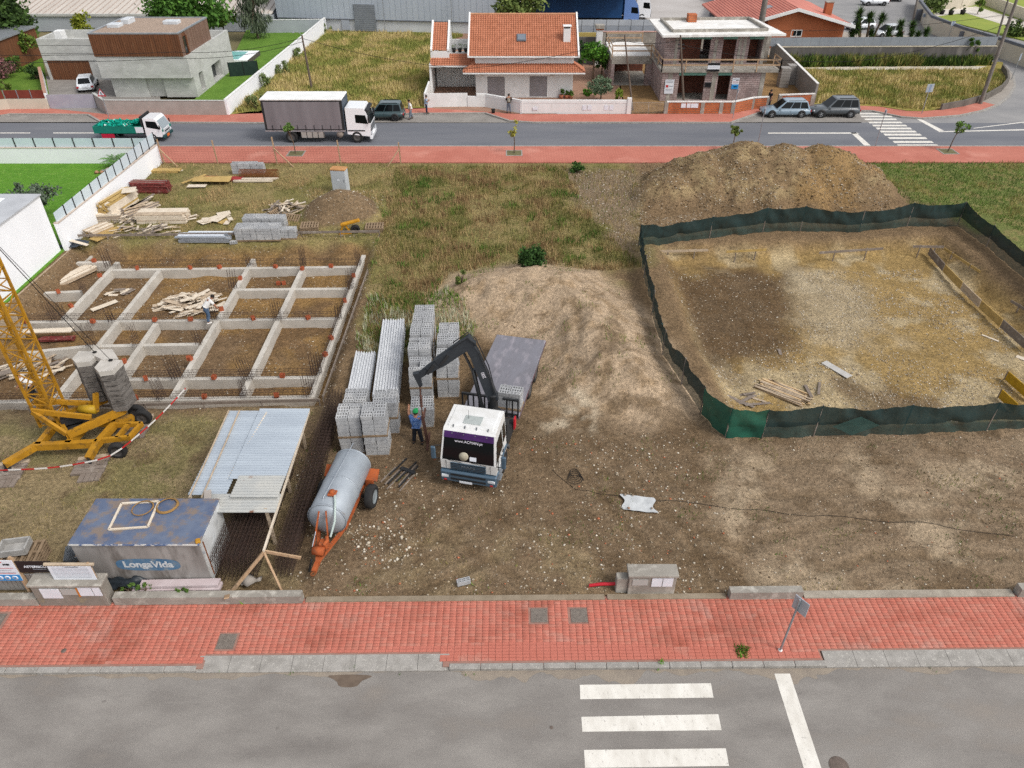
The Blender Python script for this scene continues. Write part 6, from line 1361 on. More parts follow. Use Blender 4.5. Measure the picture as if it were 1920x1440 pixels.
# crane: turning column, main boom, folding jib, hook
mb = MB(); mb.lathe([(.34, .9), (.34, 1.3), (.24, 1.4), (.2, 2.75), (.24, 2.85), (0, 2.85)], 16, Matrix.Translation((-2.85, .3, 0))); mb.cbox((-2.85, .3, 1.6), (.6, .55, .7), ch=.05); cc = mb.build('crane_column', m_steel, r)
inv = W2L[r]
colt = Vector((-.82, 24.15, 2.75)); elb = W(882, 640, 24.15); tip = W(783, 706, 24.0); elb.z = min(elb.z, 5.3)
m_boom = M('crane_black', '#2a2e33', '#33373b', 2, .5)
d = (elb-colt).normalized(); side = Vector((0, 1, 0))
def boxbeam(mb, p, q, w0, h0, w1, h1):
    p, q = Vector(p), Vector(q); dd = (q-p).normalized(); x = Vector((0, 1, 0)); y = x.cross(dd).normalized()
    mb.hexa([p-x*w0/2-y*h0/2, p+x*w0/2-y*h0/2, q+x*w1/2-y*h1/2, q-x*w1/2-y*h1/2, p-x*w0/2+y*h0/2, p+x*w0/2+y*h0/2, q+x*w1/2+y*h1/2, q-x*w1/2+y*h1/2])
mb = MB(); boxbeam(mb, colt-d*.2, elb-d*.5, .3, .44, .28, .4); boxbeam(mb, elb-d*.5, elb+Vector((-.15, 0, .12)), .34, .4, .3, .3); bo = mb.build('main_boom', m_boom, r, w=True)
mb = MB(); n_ = Vector((1, 0, 0)).cross(Vector((0, 1, 0))); pr2 = d.cross(Vector((0, 1, 0))).normalized(); mb.tube([colt+Vector((-.38, 0, -.9)), colt.lerp(elb, .55)+Vector((-.3, 0, -.1))], .09, 10); mb.tube([colt.lerp(elb, .5)+Vector((-.33, 0, -.1)), elb+Vector((-.32, 0, -.35))], .055, 10); mb.build('ram', M('ram_chrome', '#4a4d50', rough=.3, metal=.8), r, w=True)
for k, ch_ in enumerate('HIAB'[:0]): pass
tx = text('lettering', '200', .2, tuple(inv @ (colt.lerp(elb, .42)+Vector((.02, -.16, .05)))), (0, 0, 0), wt, r)
_u = d; _w = Vector((0, -1, 0)); _v = _w.cross(_u)
tx.rotation_euler = (inv.to_3x3() @ Matrix((_u, _v, _w)).transposed()).to_euler()
jd = (tip-elb).normalized(); js = elb+jd*-.1+Vector((0, 0, .12))
mb = MB(); boxbeam(mb, js, js.lerp(tip, .62), .3, .46, .27, .42); boxbeam(mb, js.lerp(tip, .4), js.lerp(tip, .8), .22, .32, .22, .3); boxbeam(mb, js.lerp(tip, .7), tip, .17, .24, .17, .22); up_ = Vector((0, 0, .3)); mb.tube([js.lerp(tip, .3)+up_, tip+Vector((.1, 0, .22))], .05, 8); boxbeam(mb, tip+Vector((-.05, 0, .2)), tip+Vector((.1, 0, -.45)), .2, .26, .14, .14); jb = mb.build('folding_jib', m_boom, r, w=True)
for oy in (-.16, .16):
    mb = MB(); mb.tube([colt+Vector((.1, oy*1.2, .2)), colt.lerp(elb, .5)+Vector((.28, oy*1.2, .08)), elb+Vector((.2, oy*1.2, .1)), elb+Vector((-.1, oy*1.2, .38)), js.lerp(tip, .35)+Vector((0, oy*1.2, .34))], .022, 6); mb.build('hose', m_blackp, r, w=True)
mb = MB(); mb.tube([js.lerp(tip, .12)+Vector((0, 0, -.3)), js.lerp(tip, .55)+Vector((0, 0, -.28))], .06, 8); mb.tube([js.lerp(tip, .55)+Vector((0, 0, -.28)), js.lerp(tip, .78)+Vector((0, 0, -.22))], .035, 8); mb.build('jib_ram', MATS['ram_chrome'], r, w=True)
for t_ in (.5, .75): mb = MB(); p = js.lerp(tip, t_); mb.cbox(p, (.12, .34, .55), ry=math.atan2(-jd.z, jd.x)*-1); mb.build('clamp', m_chass, r, w=True)
hk = tip+Vector((.05, 0, -.45))
mb = MB(); mb.tube([hk, (hk.x, hk.y, 1.75)], .03, 6)
for k in range(5): mb.lathe([(.0, -.06), (.06, -.03), (.06, .03), (0, .06)], 8, Matrix.Translation((hk.x, hk.y, 2.3+k*.13)))
mb.build('chain', M('rusty_steel', '#5a3d33', '#4a332c', 6, .8), r, w=True)
mb = MB(); mb.bar((hk.x, hk.y, 1.75), (hk.x+.12, hk.y-.05, .35), .09, .12); mb.bar((hk.x+.12, hk.y-.35, .2), (hk.x+.12, hk.y+.8, .2), .1, .06); mb.bar((hk.x+.05, hk.y, 1.7), (hk.x+.05, hk.y+.6, 1.72), .08, .08); mb.build('pallet_fork', MATS['rusty_steel'], r, w=True)
# ================================================================ PEOPLE
m_skin = M('skin', '#a87b62', '#9a6f58', 5, .7)
def skinmesh(par, name, J, E, mat, sub=2):
    me = bpy.data.meshes.new(name); me.from_pydata([j[0] for j in J], E, []); o = link(name, me, par); me.materials.append(mat)
    md = o.modifiers.new('skin', 'SKIN'); md.use_smooth_shade = True
    for k, j in enumerate(J):
        sv = me.skin_vertices[0].data[k]; rr = j[1]; sv.radius = rr if isinstance(rr, tuple) else (rr, rr); sv.use_root = (k == 0)
    s = o.modifiers.new('sub', 'SUBSURF'); s.levels = sub; s.render_levels = sub
    return o
def person(label, loc, rz, ht, shirt, trousers, hair, arms, legs, lean=0., cap=None, group=None, sleeves=.55):
    """arms: two (elbow, hand) offsets from the shoulder; legs: two foot offsets; faces +x"""
    r = T('person', label, 'person', tuple(loc), R(rz), group); k = ht/1.75
    cl, sl_ = math.cos(lean), math.sin(lean)
    def up(x, y, z): z -= .92; return (k*(x*cl+z*sl_), k*y, k*(.92+z*cl-x*sl_))
    J = [(up(0, 0, .95), .12*k), (up(0, 0, 1.15), .11*k), (up(0, 0, 1.36), .125*k), (up(.0, 0, 1.49), .065*k), (up(.02, 0, 1.56), .07*k), (up(.03, 0, 1.63), .115*k), (up(.03, 0, 1.72), .09*k)]
    E = [(0, 1), (1, 2), (2, 3), (3, 4), (4, 5), (5, 6)]; SJ = [(J[1][0], .185*k), (up(0, 0, .97), .18*k), (J[2][0], .195*k), (up(0, 0, 1.47), .09*k)]; SE = [(1, 0), (0, 2), (2, 3)]
    TJ = [(up(0, 0, 1.0), .165*k), (up(0, 0, .9), .175*k)]; TE = [(0, 1)]
    hands = []
    for s_, (el, ha) in zip((1, -1), arms):
        sh = Vector(up(0, s_*.2, 1.42)); e = sh+Vector(el)*k; h_ = e+Vector(ha)*k; i = len(J)
        J += [(tuple(sh), .075*k), (tuple(e), .058*k), (tuple(h_), .045*k), (tuple(h_+(h_-e).normalized()*.07*k), .045*k)]; E += [(2, i), (i, i+1), (i+1, i+2), (i+2, i+3)]
        j = len(SJ); cut = sh.lerp(e, min(1, sleeves*1.4)); SJ += [(tuple(sh), .1*k), (tuple(cut), .085*k)]; SE += [(2, j), (j, j+1)]
        if sleeves > .8: SJ += [(tuple(e.lerp(h_, .85)), .045*k)]; SE += [(j+1, j+2)]
        hands.append((h_+(h_-e).normalized()*.07*k, (h_-e).normalized()))
    for s_, (kn, ft) in zip((1, -1), legs):
        hp = Vector(up(0, s_*.09, .9)); kp = Vector((kn[0]*k, s_*.11*k+kn[1]*k, .49*k)); fp = Vector((ft[0]*k, s_*.12*k+ft[1]*k, .08*k)); i = len(J)
        J += [(tuple(hp), .09*k), (tuple(kp), .06*k), (tuple(fp), .042*k), (tuple(fp+Vector((.15*k, 0, -.04*k))), .036*k)]; E += [(0, i), (i, i+1), (i+1, i+2), (i+2, i+3)]
        j = len(TJ); TJ += [(tuple(hp), .13*k), (tuple(kp), .1*k), (tuple(fp+Vector((0, 0, .03*k))), .08*k)]; TE += [(1, j), (j, j+1), (j+1, j+2)]
        mb = MB(); mb.cbox(fp+Vector((.06*k, 0, -.035*k)), (.28*k, .1*k, .09*k), ch=.025*k); mb.build('shoe', M('shoe_dark', '#2a2624', rough=.8) if trousers is not m_jeans else M('shoe_pale', '#c9c5c0', rough=.7), r)
    skinmesh(r, 'body', J, E, m_skin); skinmesh(r, 'shirt', SJ, SE, shirt); skinmesh(r, 'trousers', TJ, TE, trousers)
    hd = Vector(up(.02, 0, 1.67))
    mb = MB(); mb.lathe([(0, .13*k), (.07*k, .115*k), (.105*k, .06*k), (.112*k, 0), (.1*k, -.05*k)], 14, Matrix.Translation(hd) @ Matrix.Rotation(lean-.15, 4, 'Y')); mb.build('hair', hair, r)
    if cap:
        mb = MB(); mb.lathe([(0, .15*k), (.08*k, .135*k), (.118*k, .08*k), (.12*k, .03*k)], 16, Matrix.Translation(hd) @ Matrix.Rotation(lean, 4, 'Y')); mb.cbox(hd+Vector((.15*k, 0, .05*k)), (.14*k, .16*k, .02*k)); mb.build('cap', cap, r)
    for hp, dd in hands:
        mb = MB(); x = dd.cross(Vector((0, 0, 1)));  x = x.normalized() if x.length > .1 else Vector((0, 1, 0))
        for q in range(4): b_ = hp+x*(q-1.5)*.02*k; L_ = (.07, .08, .075, .06)[q]*k; mb.tube([b_, b_+dd*L_*.5+Vector((0, 0, -.01)), b_+dd*L_+Vector((0, 0, -.03))], [.010*k, .009*k, .007*k], 5)
        mb.tube([hp-dd*.04*k+x*.03*k, hp+x*.06*k], [.011*k, .008*k], 5); mb.build('fingers', m_skin, r)
    # face
    mb = MB(); fc = Vector(up(.125, 0, 1.635)); mb.cbox(fc, (.03*k, .028*k, .05*k), ch=.008*k); mb.build('nose', m_skin, r)
    for s_ in (1, -1): mb = MB(); mb.cbox(Vector(up(.112, s_*.035, 1.655)), (.012*k, .025*k, .012*k)); mb.build('eye', m_dark, r); mb = MB(); mb.cbox(Vector(up(.02, s_*.098, 1.64)), (.04*k, .02*k, .06*k), ch=.008*k); mb.build('ear', m_skin, r)
    mb = MB(); mb.cbox(Vector(up(.112, 0, 1.585)), (.012*k, .05*k, .01*k)); mb.build('mouth', M('lips', '#8a5548', rough=.7), r)
    return r
m_jeans = M('jeans', '#3f5268', '#4d6078', 5, .9); m_darktr = M('dark_trousers', '#1b1d24', '#22252c', 5, .9); m_greytr = M('grey_jeans', '#5d6672', '#6a727d', 5, .9); m_hair = M('dark_hair', '#231c18', rough=.7)
def check_material():
    m = M('blue_check', '#1f4a80', rough=.85); n = m.node_tree.nodes; L = m.node_tree.links
    tc = n.new('ShaderNodeTexCoord'); mp = n.new('ShaderNodeMapping'); mp.inputs['Rotation'].default_value = (0, R(45), R(10)); mp.inputs['Scale'].default_value = (14, 14, 14); ck = n.new('ShaderNodeTexVoronoi'); ck.inputs['Randomness'].default_value = 0.
    L.new(tc.outputs['Object'], mp.inputs[0]); L.new(mp.outputs[0], ck.inputs['Vector']); rg = n.new('ShaderNodeMapRange'); rg.inputs[1].default_value = .38; rg.inputs[2].default_value = .3; L.new(ck.outputs['Distance'], rg.inputs[0])
    x = n.new('ShaderNodeMix'); x.data_type = 'RGBA'; x.inputs[6].default_value = lin('#1d4a86'); x.inputs[7].default_value = lin('#a9bcd0'); L.new(rg.outputs[0], x.inputs[0]); L.new(x.outputs[2], n['Principled BSDF'].inputs['Base Color']); return m
DOWN = ((.02, .04, -.28), (.06, .0, -.25)); DOWN2 = ((.02, -.04, -.28), (.06, 0, -.25)); STAND = (((.02, .0), (.0, .03)), ((.02, 0), (.02, -.03)))
p = G(784, 832); person('worker in green cap and blue checked shirt guiding the load', (p.x, p.y, gz(p.x, p.y)), 84, 1.76, check_material(), m_darktr, m_hair, (((.1, .12, .12), (.12, .0, .24)), ((.12, -.1, -.16), (.22, .06, .1))), (((.04, .02), (.0, .06)), ((.03, -.02), (-.02, -.08))), .05, M('cap_green', '#1d8a4c', rough=.8))
p = G(392, 604, -.35); person('man in white shirt and jeans bending over the foundation beam', (p.x, p.y, -.36), 35, 1.75, M('shirt_white', '#d8d6d2', rough=.9), m_jeans, m_hair, (((.12, .02, -.26), (.1, -.02, -.24)), ((.14, -.02, -.25), (.1, .02, -.24))), (((.08, .02), (.0, .05)), ((.06, -.02), (-.08, -.05))), .75)
p = G(771, 223, RZ); person('man in pale shirt walking behind the dark green car', (p.x, p.y, RZ), 200, 1.78, MATS['shirt_white'], m_greytr, m_hair, (DOWN, DOWN2), (((.1, 0), (.16, .02)), ((-.02, 0), (-.16, -.02))), .08)
p = G(800, 212.5); person('woman with long dark hair and navy trousers beside the white gate', (p.x, p.y, 0), 10, 1.68, M('shirt_bluegrey', '#8f9db0', rough=.9), M('navy_trousers', '#1e2740', rough=.9), m_hair, (((.06, .02, -.26), (.2, -.05, .1)), ((.06, -.02, -.26), (.2, .05, .12))), STAND, .06)
p = G(954, 212); person('person in black jacket with pale backpack facing the white wall', (p.x, p.y, 0), 90, 1.76, M('jacket_black', '#1c1c1f', rough=.9), m_greytr, m_hair, (((.08, .06, -.25), (.2, -.06, .08)), ((.08, -.06, -.25), (.2, .06, .08))), STAND, .12, sleeves=1.)
bp = T('backpack', 'pale backpack worn by the person facing the white wall', 'backpack', (p.x, p.y, 0), R(90)); mb = MB(); mb.cbox((-.2, 0, 1.25), (.12, .28, .36), ch=.04); mb.build('bag', M('bag_tan', '#8d877a', rough=.9), bp); mb = MB(); mb.cbox((-.27, 0, 1.18), (.05, .2, .18), ch=.02); mb.build('pocket', MATS['bag_tan'], bp)
p = G(1441, 202.5); person('person dressed in black walking behind the estate car', (p.x, p.y, 0), 200, 1.72, MATS['jacket_black'], m_darktr, m_hair, (DOWN, DOWN2), (((.08, 0), (.12, .02)), ((-.02, 0), (-.12, -.02))), .06)
p = G(70, 748, -.3); person('man in white top working behind the yellow crane mast', (p.x, p.y, -.35), 200, 1.72, MATS['shirt_white'], m_darktr, m_hair, (((.12, .02, -.22), (.15, -.02, -.15)), ((.14, -.02, -.22), (.15, .02, -.15))), (((.1, .02), (.05, .05)), ((.08, -.02), (-.06, -.05))), .5)
q = G(925.5, 213, 0); 
r = T('flower_pot', 'small black pot on the pavement near the angled white wall', 'pot', tuple(G(925, 212))); mb = MB(); mb.lathe([(0, 0), (.14, 0), (.2, .38), (.17, .38), (.16, .3), (0, .3)], 14); mb.build('pot_shell', m_dark, r)
# ================================================================ BUILDING SITE (left): foundation
m_fnd = M('foundation_concrete', '#bfb9af', '#aba59b', 1.2, .9, bump=.3, bscale=14, col3='#9a9389', scale3=2.2, c3=(.6, .74))
m_rebar = M('rebar_rust', '#4a3830', '#3a302c', 5, .85); m_brick = M('hollow_brick', '#a8583a', '#985032', 6, .9)
m_tim = M('site_timber', '#bba992', '#a6947e', 2.5, .9, stretch=(1, 1, 3), col3='#8a7866', scale3=3, c3=(.55, .72), bump=.3, bscale=12); m_timy = M('yellow_timber', '#b89c62', '#a68a52', 2.5, .85, col3='#8f7a50', scale3=4); m_timg = M('grey_timber', '#857a70', '#75695f', 2.5, .9, bump=.3, bscale=12, col3='#9a9086', scale3=3)
m_timp = M('pale_timber', '#d6cab8', '#c6b8a4', 2., .9, col3='#ab9b88', scale3=3, c3=(.58, .72))
ZB = -.38
fnd = T('foundation', 'grid of grey concrete foundation beams in the dug-out site', 'foundation', tuple(G(380, 610, ZB)))
def beam(a, b, dz=0., w=.27, h=.6):
    p, q = G(*a, ZB+dz), G(*b, ZB+dz); d = (q-p).normalized()*.02
    mb = MB(); mb.bar((p.x, p.y, ZB+dz-h/2), (q.x, q.y, ZB+dz-h/2), w, h); return mb.build('beam', m_fnd, fnd, w=True)
for k, pts in enumerate(([(682, 478), (641, 571), (619, 637), (597, 693), (584, 745)], [(568, 501), (546, 545), (520, 602), (495, 650), (469, 712), (454, 740)], [(475, 485), (444, 543), (405, 599), (371, 646), (345, 696), (322, 745)],
                         [(298, 507), (226, 592), (200, 625), (165, 667), (132, 707), (100, 750)], [(292, 606), (257, 650), (226, 696), (196, 745)], [(220, 491), (165, 551), (118, 598)])): beam(pts[0], pts[-1], .004*k)
for k, (a, b) in enumerate((((206, 506), (668, 500)), ((144, 492), (204, 491)), ((444, 543), (652, 541)), ((42, 604), (632, 597)), ((83, 549), (152, 546)), ((45, 661), (165, 649)), ((163, 649), (372, 645)), ((215, 711), (597, 707)), ((-60, 754), (588, 744)))): beam(a, b, -.006-.003*k)
# concrete ledge and plank shuttering along the white house
mb = MB(); a, b = G(-40, 615, -.6), G(152, 478, -.6); mb.bar((a.x+.35, a.y, -.78), (b.x+.35, b.y, -.78), .9, .3); mb.build('ledge', m_fnd, fnd, w=True)
r = T('shuttering', 'plank shuttering along the foot of the white box house', 'planks', (-28, 38, 0))
for k in range(3):
    mb = MB(); mb.bar((-28.75+.2*k, 30, -.05-.22*k), (-28.4+.2*k, 43.4, -.05-.22*k), .04, .2); mb.build('plank', (m_tim, m_timp, m_timg)[k], r, w=True)
# hollow bricks set out on the beams
bk = MB(); bk.chbox(-.14, -.1, 0, .14, .1, .24, .008)
for i in range(2):
    for j in range(3): pass
def hollow(L_, W_, H_, nx_, ny_, wall=.02, depth=.05):
    """block with open cells on top"""
    mb = MB(); x0, y0 = -L_/2, -W_/2; V = [(x0, y0, 0), (-x0, y0, 0), (-x0, -y0, 0), (x0, -y0, 0), (x0, y0, H_), (-x0, y0, H_), (-x0, -y0, H_), (x0, -y0, H_)]
    mb.add(V, [(0, 3, 2, 1), (0, 1, 5, 4), (1, 2, 6, 5), (2, 3, 7, 6), (3, 0, 4, 7)])
    cx, cy = (L_-wall)/nx_, (W_-wall)/ny_
    for i in range(nx_+1): x = x0+i*cx; mb.add([(x, y0, H_), (x+wall, y0, H_), (x+wall, -y0, H_), (x, -y0, H_)], [(0, 1, 2, 3)])
    for j in range(ny_+1):
        for i in range(nx_):
            xa = x0+i*cx+wall; xb = xa+cx-wall; y = y0+j*cy; mb.add([(xa, y, H_), (xb, y, H_), (xb, y+wall, H_), (xa, y+wall, H_)], [(0, 1, 2, 3)])
    for i in range(nx_):
        for j in range(ny_):
            xa = x0+i*cx+wall; xb = xa+cx-wall; ya = y0+j*cy+wall; yb = ya+cy-wall
            mb.add([(xa, ya, H_), (xb, ya, H_), (xb, yb, H_), (xa, yb, H_), (xa, ya, H_-depth), (xb, ya, H_-depth), (xb, yb, H_-depth), (xa, yb, H_-depth)], [(0, 4, 5, 1), (1, 5, 6, 2), (2, 6, 7, 3), (3, 7, 4, 0), (4, 7, 6, 5)])
    return mb
bm_ = hollow(.23, .19, .2, 2, 2, .022, .1); bme = bpy.data.meshes.new('hollow_brick'); bme.from_pydata(bm_.v, [], bm_.f); bme.materials.append(m_brick)
BR = [(177, 491), (95, 518), (188, 519), (258, 505), (65, 546), (110, 549), (35, 572), (134, 576), (50, 605), (175, 605), (291, 602), (358, 601), (234, 680), (355, 674), (274, 712), (255, 749), (357, 504), (412, 503), (517, 502), (567, 506), (621, 501), (451, 524), (663, 519), (647, 566), (416, 582), (475, 599), (578, 598), (621, 636), (610, 667), (357, 675), (402, 710), (530, 707), (384, 746), (519, 744)]
BANDS = ((0, 512, ' along the rearmost foundation beam'), (512, 560, ' in the bays behind the middle cross beam'), (560, 592, ' just behind the middle cross beam'), (592, 615, ' along the middle cross beam'), (615, 690, ' between the middle and second front beams'), (690, 725, ' along the second foundation beam from the front'), (725, 900, ' along the front edge beam'))
ORD = ('first', 'second', 'third', 'fourth', 'fifth', 'sixth', 'seventh', 'eighth', 'ninth', 'tenth')
def band(b_): return ' from the left'+[l for a, c_, l in BANDS if a <= b_[1] < c_][0]
def place(lst, k):
    me_ = sorted([q for q in lst if band(q) == band(lst[k])]); return ORD[me_.index(lst[k])]
for k, b_ in enumerate(BR):
    p = G(b_[0], b_[1], ZB+.005); o = link('hollow_brick', bme); o.location = (p.x, p.y, ZB+.008); o.rotation_euler = (0, 0, (k*1.7) % 3.1); tag(o, place(BR, k)+' orange hollow brick'+band(b_), 'brick', 'bricks on the foundation beams')
for k, x in enumerate((522, 532)):
    p = G(x, 531, -.9); o = link('hollow_brick', bme); o.location = (p.x, p.y, gz(p.x, p.y)); o.rotation_euler = (0, 0, k*.4); tag(o, ('left', 'right')[k]+' orange hollow brick of the pair on the soil', 'brick', 'bricks on the soil')
# starter bars
def cage_mesh(h_, sx, sy, n=3):
    mb = MB()
    for i in range(n):
        for s_ in (-1, 1): mb.tube([(-sx/2+sx*i/(n-1), s_*sy/2, 0), (-sx/2+sx*i/(n-1)+.02*s_, s_*sy/2, h_*(.9+.1*((i*7+s_) % 3)))], .011, 4)
    for k in range(4):
        z = .12+k*h_*.14
        for a, b in (((-sx/2, -sy/2), (sx/2, -sy/2)), ((sx/2, -sy/2), (sx/2, sy/2)), ((sx/2, sy/2), (-sx/2, sy/2)), ((-sx/2, sy/2), (-sx/2, -sy/2))): mb.bar((a[0], a[1], z), (b[0], b[1], z), .012)
    me = bpy.data.meshes.new('starter_bars'); me.from_pydata(mb.v, [], mb.f); me.materials.append(m_rebar); return me
cm = [cage_mesh(1.15, .42, .2, 4), cage_mesh(.85, .3, .2, 3), cage_mesh(1.3, .5, .2, 5)]
SB = ((104, 603), (210, 603), (172, 648), (257, 647), (214, 709), (333, 709), (304, 747), (158, 549), (400, 599), (437, 541), (468, 498), (569, 500), (521, 600), (635, 598), (656, 542), (674, 496), (374, 645), (594, 702), (579, 742), (457, 743), (466, 712), (205, 500), (120, 597))
for k, (x, y) in enumerate(SB):
    p = G(x, y, ZB); o = link('starter_bars', cm[k % 3]); o.location = (p.x, p.y, ZB); o.rotation_euler = (.06*((k % 3)-1), .05*((k % 5)-2), .5*(k % 4)); tag(o, place(SB, k)+' rusty starter bars'+band((x, y)), 'rebar', 'starter bars of the foundation')
# long horizontal rebar cages over the beams
def hcage(label, a, b, dz):
    p, q = G(*a, ZB), G(*b, ZB); r = T('rebar_cage', label, 'rebar', (p.x, p.y, ZB)); L_ = (q-p).length; n = int(L_/.22)
    mb = MB()
    for oy in (-.1, .1):
        for oz in (dz, dz+.3): mb.bar((p.x, p.y+oy, ZB+oz), (q.x, q.y+oy, ZB+oz), .014)
    mb.build('bars', m_rebar, r, w=True); mb = MB()
    for k in range(n):
        c_ = p.lerp(q, k/n)
        for a_, b_ in (((-.1, dz), (-.1, dz+.3)), ((.1, dz), (.1, dz+.3)), ((-.1, dz+.3), (.1, dz+.3))): mb.bar((c_.x, c_.y+a_[0], ZB+a_[1]), (c_.x, c_.y+b_[0], ZB+b_[1]), .009)
    o = mb.build('ties', m_rebar, r, w=True); o['kind'] = 'stuff'
hcage('long rusty rebar cage above the middle cross beam', (40, 603), (630, 598), .12); hcage('long rusty rebar cage above the second beam from the front', (330, 709), (594, 706), .12); hcage('thin rebar cage above the rearmost cross beam', (210, 500), (668, 496), .1); hcage('rebar cage over the front edge beam', (0, 752), (585, 744), .08)
hcage('short rebar cage above the beam beside the crane counterweight', (216, 711), (330, 709), .12)
p0, p1 = G(672, 500, ZB), G(590, 735, ZB); r = T('rebar_cage', 'rebar cage running up the outer beam beside the blocks', 'rebar', (p0.x, p0.y, ZB)); mb = MB()
for ox in (-.1, .1): mb.bar((p0.x+ox, p0.y, .0), (p1.x+ox, p1.y, .0), .014)
for k in range(60): c_ = p0.lerp(p1, k/60); mb.bar((c_.x-.1, c_.y, .0), (c_.x+.1, c_.y, .0), .009); mb.bar((c_.x-.1, c_.y, ZB), (c_.x-.1, c_.y, 0), .009)
mb.build('bars', m_rebar, r, w=True)
# ---- timber
def planks(name, label, loc, rz, rows, cat='planks', mats=None, seed=0, group=None):
    """rows: list of (x, y, z, L, W, T, rz, tilt); every board a part"""
    r = T(name, label, cat, tuple(loc), R(rz), group); rs = random.Random(seed); mats = mats or [m_tim, m_timp, m_timg]
    for (x, y, z, L_, W_, T_, a, ti) in rows:
        mb = MB(); mb.cbox((x, y, z), (L_, W_, T_), rz=a, ry=ti); mb.build('plank', rs.choice(mats), r)
    return r
def stack(nx_, nl, L_, W_, T_, rs, jit=.1, gap=1.04):
    return [((rs.random()-.5)*jit*L_, (i-(nx_-1)/2)*W_*gap, T_*(l+.5)*1.04+.03, L_*(1-rs.random()*jit), W_, T_, (rs.random()-.5)*jit*.25, 0) for l in range(nl) for i in range(nx_)]
def loose(n, R_, L0, L1, rs, zt=.35, W_=(.08, .16), ang=None):
    out = []
    for k in range(n):
        a = rs.random()*6.28; d = R_*math.sqrt(rs.random()); h_ = zt*(1-d/R_)*rs.random()
        out.append((d*math.cos(a), d*math.sin(a)*.6, .03+h_, rs.uniform(L0, L1), rs.uniform(*W_), .025, (ang if ang is not None else 0)+rs.gauss(0, .5 if ang is not None else 1.5), rs.gauss(0, .1)))
    return out
def on(px, py, dz=0.): p = G(px, py); return (p.x, p.y, gz(p.x, p.y)+dz)
rs = random.Random(11)
planks('timber_stack', 'tall stack of yellow formwork beams against the white wall', on(228, 398), 80, stack(5, 9, 3.2, .2, .13, rs, .06)+[(.1, -.3, 1.3, 2.6, .3, .03, .05, 0), (-.2, .1, 1.3, 2.8, .25, .03, -.04, 0), (.8, -.5, 1.36, 1.2, .9, .02, .5, .05)], 'planks', [m_timy, m_timy, m_timp])
planks('timber_stack', 'pile of planks leaning below the yellow formwork beams', on(262, 398), 58, stack(5, 3, 3.0, .18, .05, rs, .2)+[(.4*k-.6, .5+.1*k, .3, 2.6, .2, .04, .15*k-.3, 0) for k in range(5)])
planks('timber_stack', 'neat long stack of thick planks in the middle of the timber yard', on(308, 414), 2, stack(5, 10, 3.4, .22, .065, rs, .05)+[(1.9, -.2, .2, .8, .12, .05, .5, 0), (1.95, .1, .3, .7, .1, .05, .8, 0), (1.9, .35, .15, .8, .1, .05, .3, 0)], mats=[m_tim, m_timp, m_timp])
planks('timber_stack', 'low plank stack near the white wall below the yellow beams', on(203, 412), 6, stack(4, 9, 2.0, .24, .06, rs, .08))
planks('timber_stack', 'small plank stack with a yellow board beside the pit edge', on(188, 438), 62, stack(4, 7, 1.7, .2, .06, rs, .08)+[(0, -.75, .1, 2.2, .75, .06, .03, 0)], mats=[m_timp, m_timy, m_tim])
planks('timber_stack', 'few pale planks on the grass at the wall end', on(302, 322), 1, stack(3, 3, 3.2, .2, .06, rs, .08), mats=[m_timp, m_timy])
for k, (px, py, n, l, a) in enumerate(((235, 436, 26, 'scattered offcuts beside the pit edge near the white wall', .5), (300, 436, 34, 'heap of short offcuts beside the pit edge', .8), (240, 412, 40, 'heap of split offcuts between two plank stacks', 1.2))):
    planks('offcut_pile', l, on(px, py), 0, loose(n, 1.3, .4, 1.1, rs, .5, ang=a), 'offcuts')
planks('plywood_sheets', 'large plywood sheets laid over red steel sections', on(398, 345), 2, [(0, .3, .32, 2.9, .7, .02, .02, 0), (.1, -.2, .34, 2.8, .6, .02, -.01, .02), (-.9, -.75, .12, 1.4, .55, .02, .0, 0), (-1.5, .5, .2, 2.2, .2, .05, .95, 0)], mats=[m_timp, m_timy])
planks('timber_stack', 'pair of pale beams in front of the rusty mesh roll', on(478, 341), 1, [(0, .25, .14, 3.0, .16, .14, 0, 0), (-.1, -.1, .14, 3.0, .16, .14, .01, 0), (.3, .5, .1, 2.8, .16, .1, 0, 0)], mats=[m_timp])
planks('plywood_scraps', 'torn plywood scraps beside the grey block pallets', on(402, 413), 50, [(0, 0, .12, 2.2, .8, .03, 0, .04), (.3, -.3, .18, 1.4, .6, .03, .4, 0), (-.6, .1, .2, .8, .5, .03, .9, .05), (.9, .2, .15, .9, .6, .03, -.4, 0), (.2, -.9, .1, .8, .4, .03, .2, 0), (.6, -1.1, .2, .7, .3, .03, 1.2, .1), (.2, -1.3, .12, .6, .35, .03, .7, 0)], mats=[m_timp, m_timp, m_timy])
planks('timber_stack', 'stack of boards lying on the foundation soil', (G(140, 520, -.85).x, G(140, 520, -.85).y, -.85), 62, stack(3, 4, 2.6, .3, .06, rs, .06)+[(0, 0, .32, 2.4, .5, .03, .02, 0)], mats=[m_timp, m_tim])
p = G(358, 570, -.9); planks('offcut_pile', 'big heap of pale boards inside the foundation grid', (p.x, p.y, -.9), 0, loose(95, 2.0, .3, 1.3, rs, .75, (.1, .3), .6), 'offcuts', [m_timp, m_timp, m_tim])
p = G(225, 549, -.9); planks('offcut_pile', 'little heap of boards in the back foundation bay', (p.x, p.y, -.9), 0, loose(14, .6, .5, .9, rs, .25, (.12, .25), .9), 'offcuts', [m_timp, m_timg])
p = G(196, 574, -.9); planks('loose_board', 'single white board lying in a foundation bay', (p.x, p.y, -.88), 48, [(0, 0, .03, 1.5, .38, .03, 0, 0)], 'board', [m_timp])
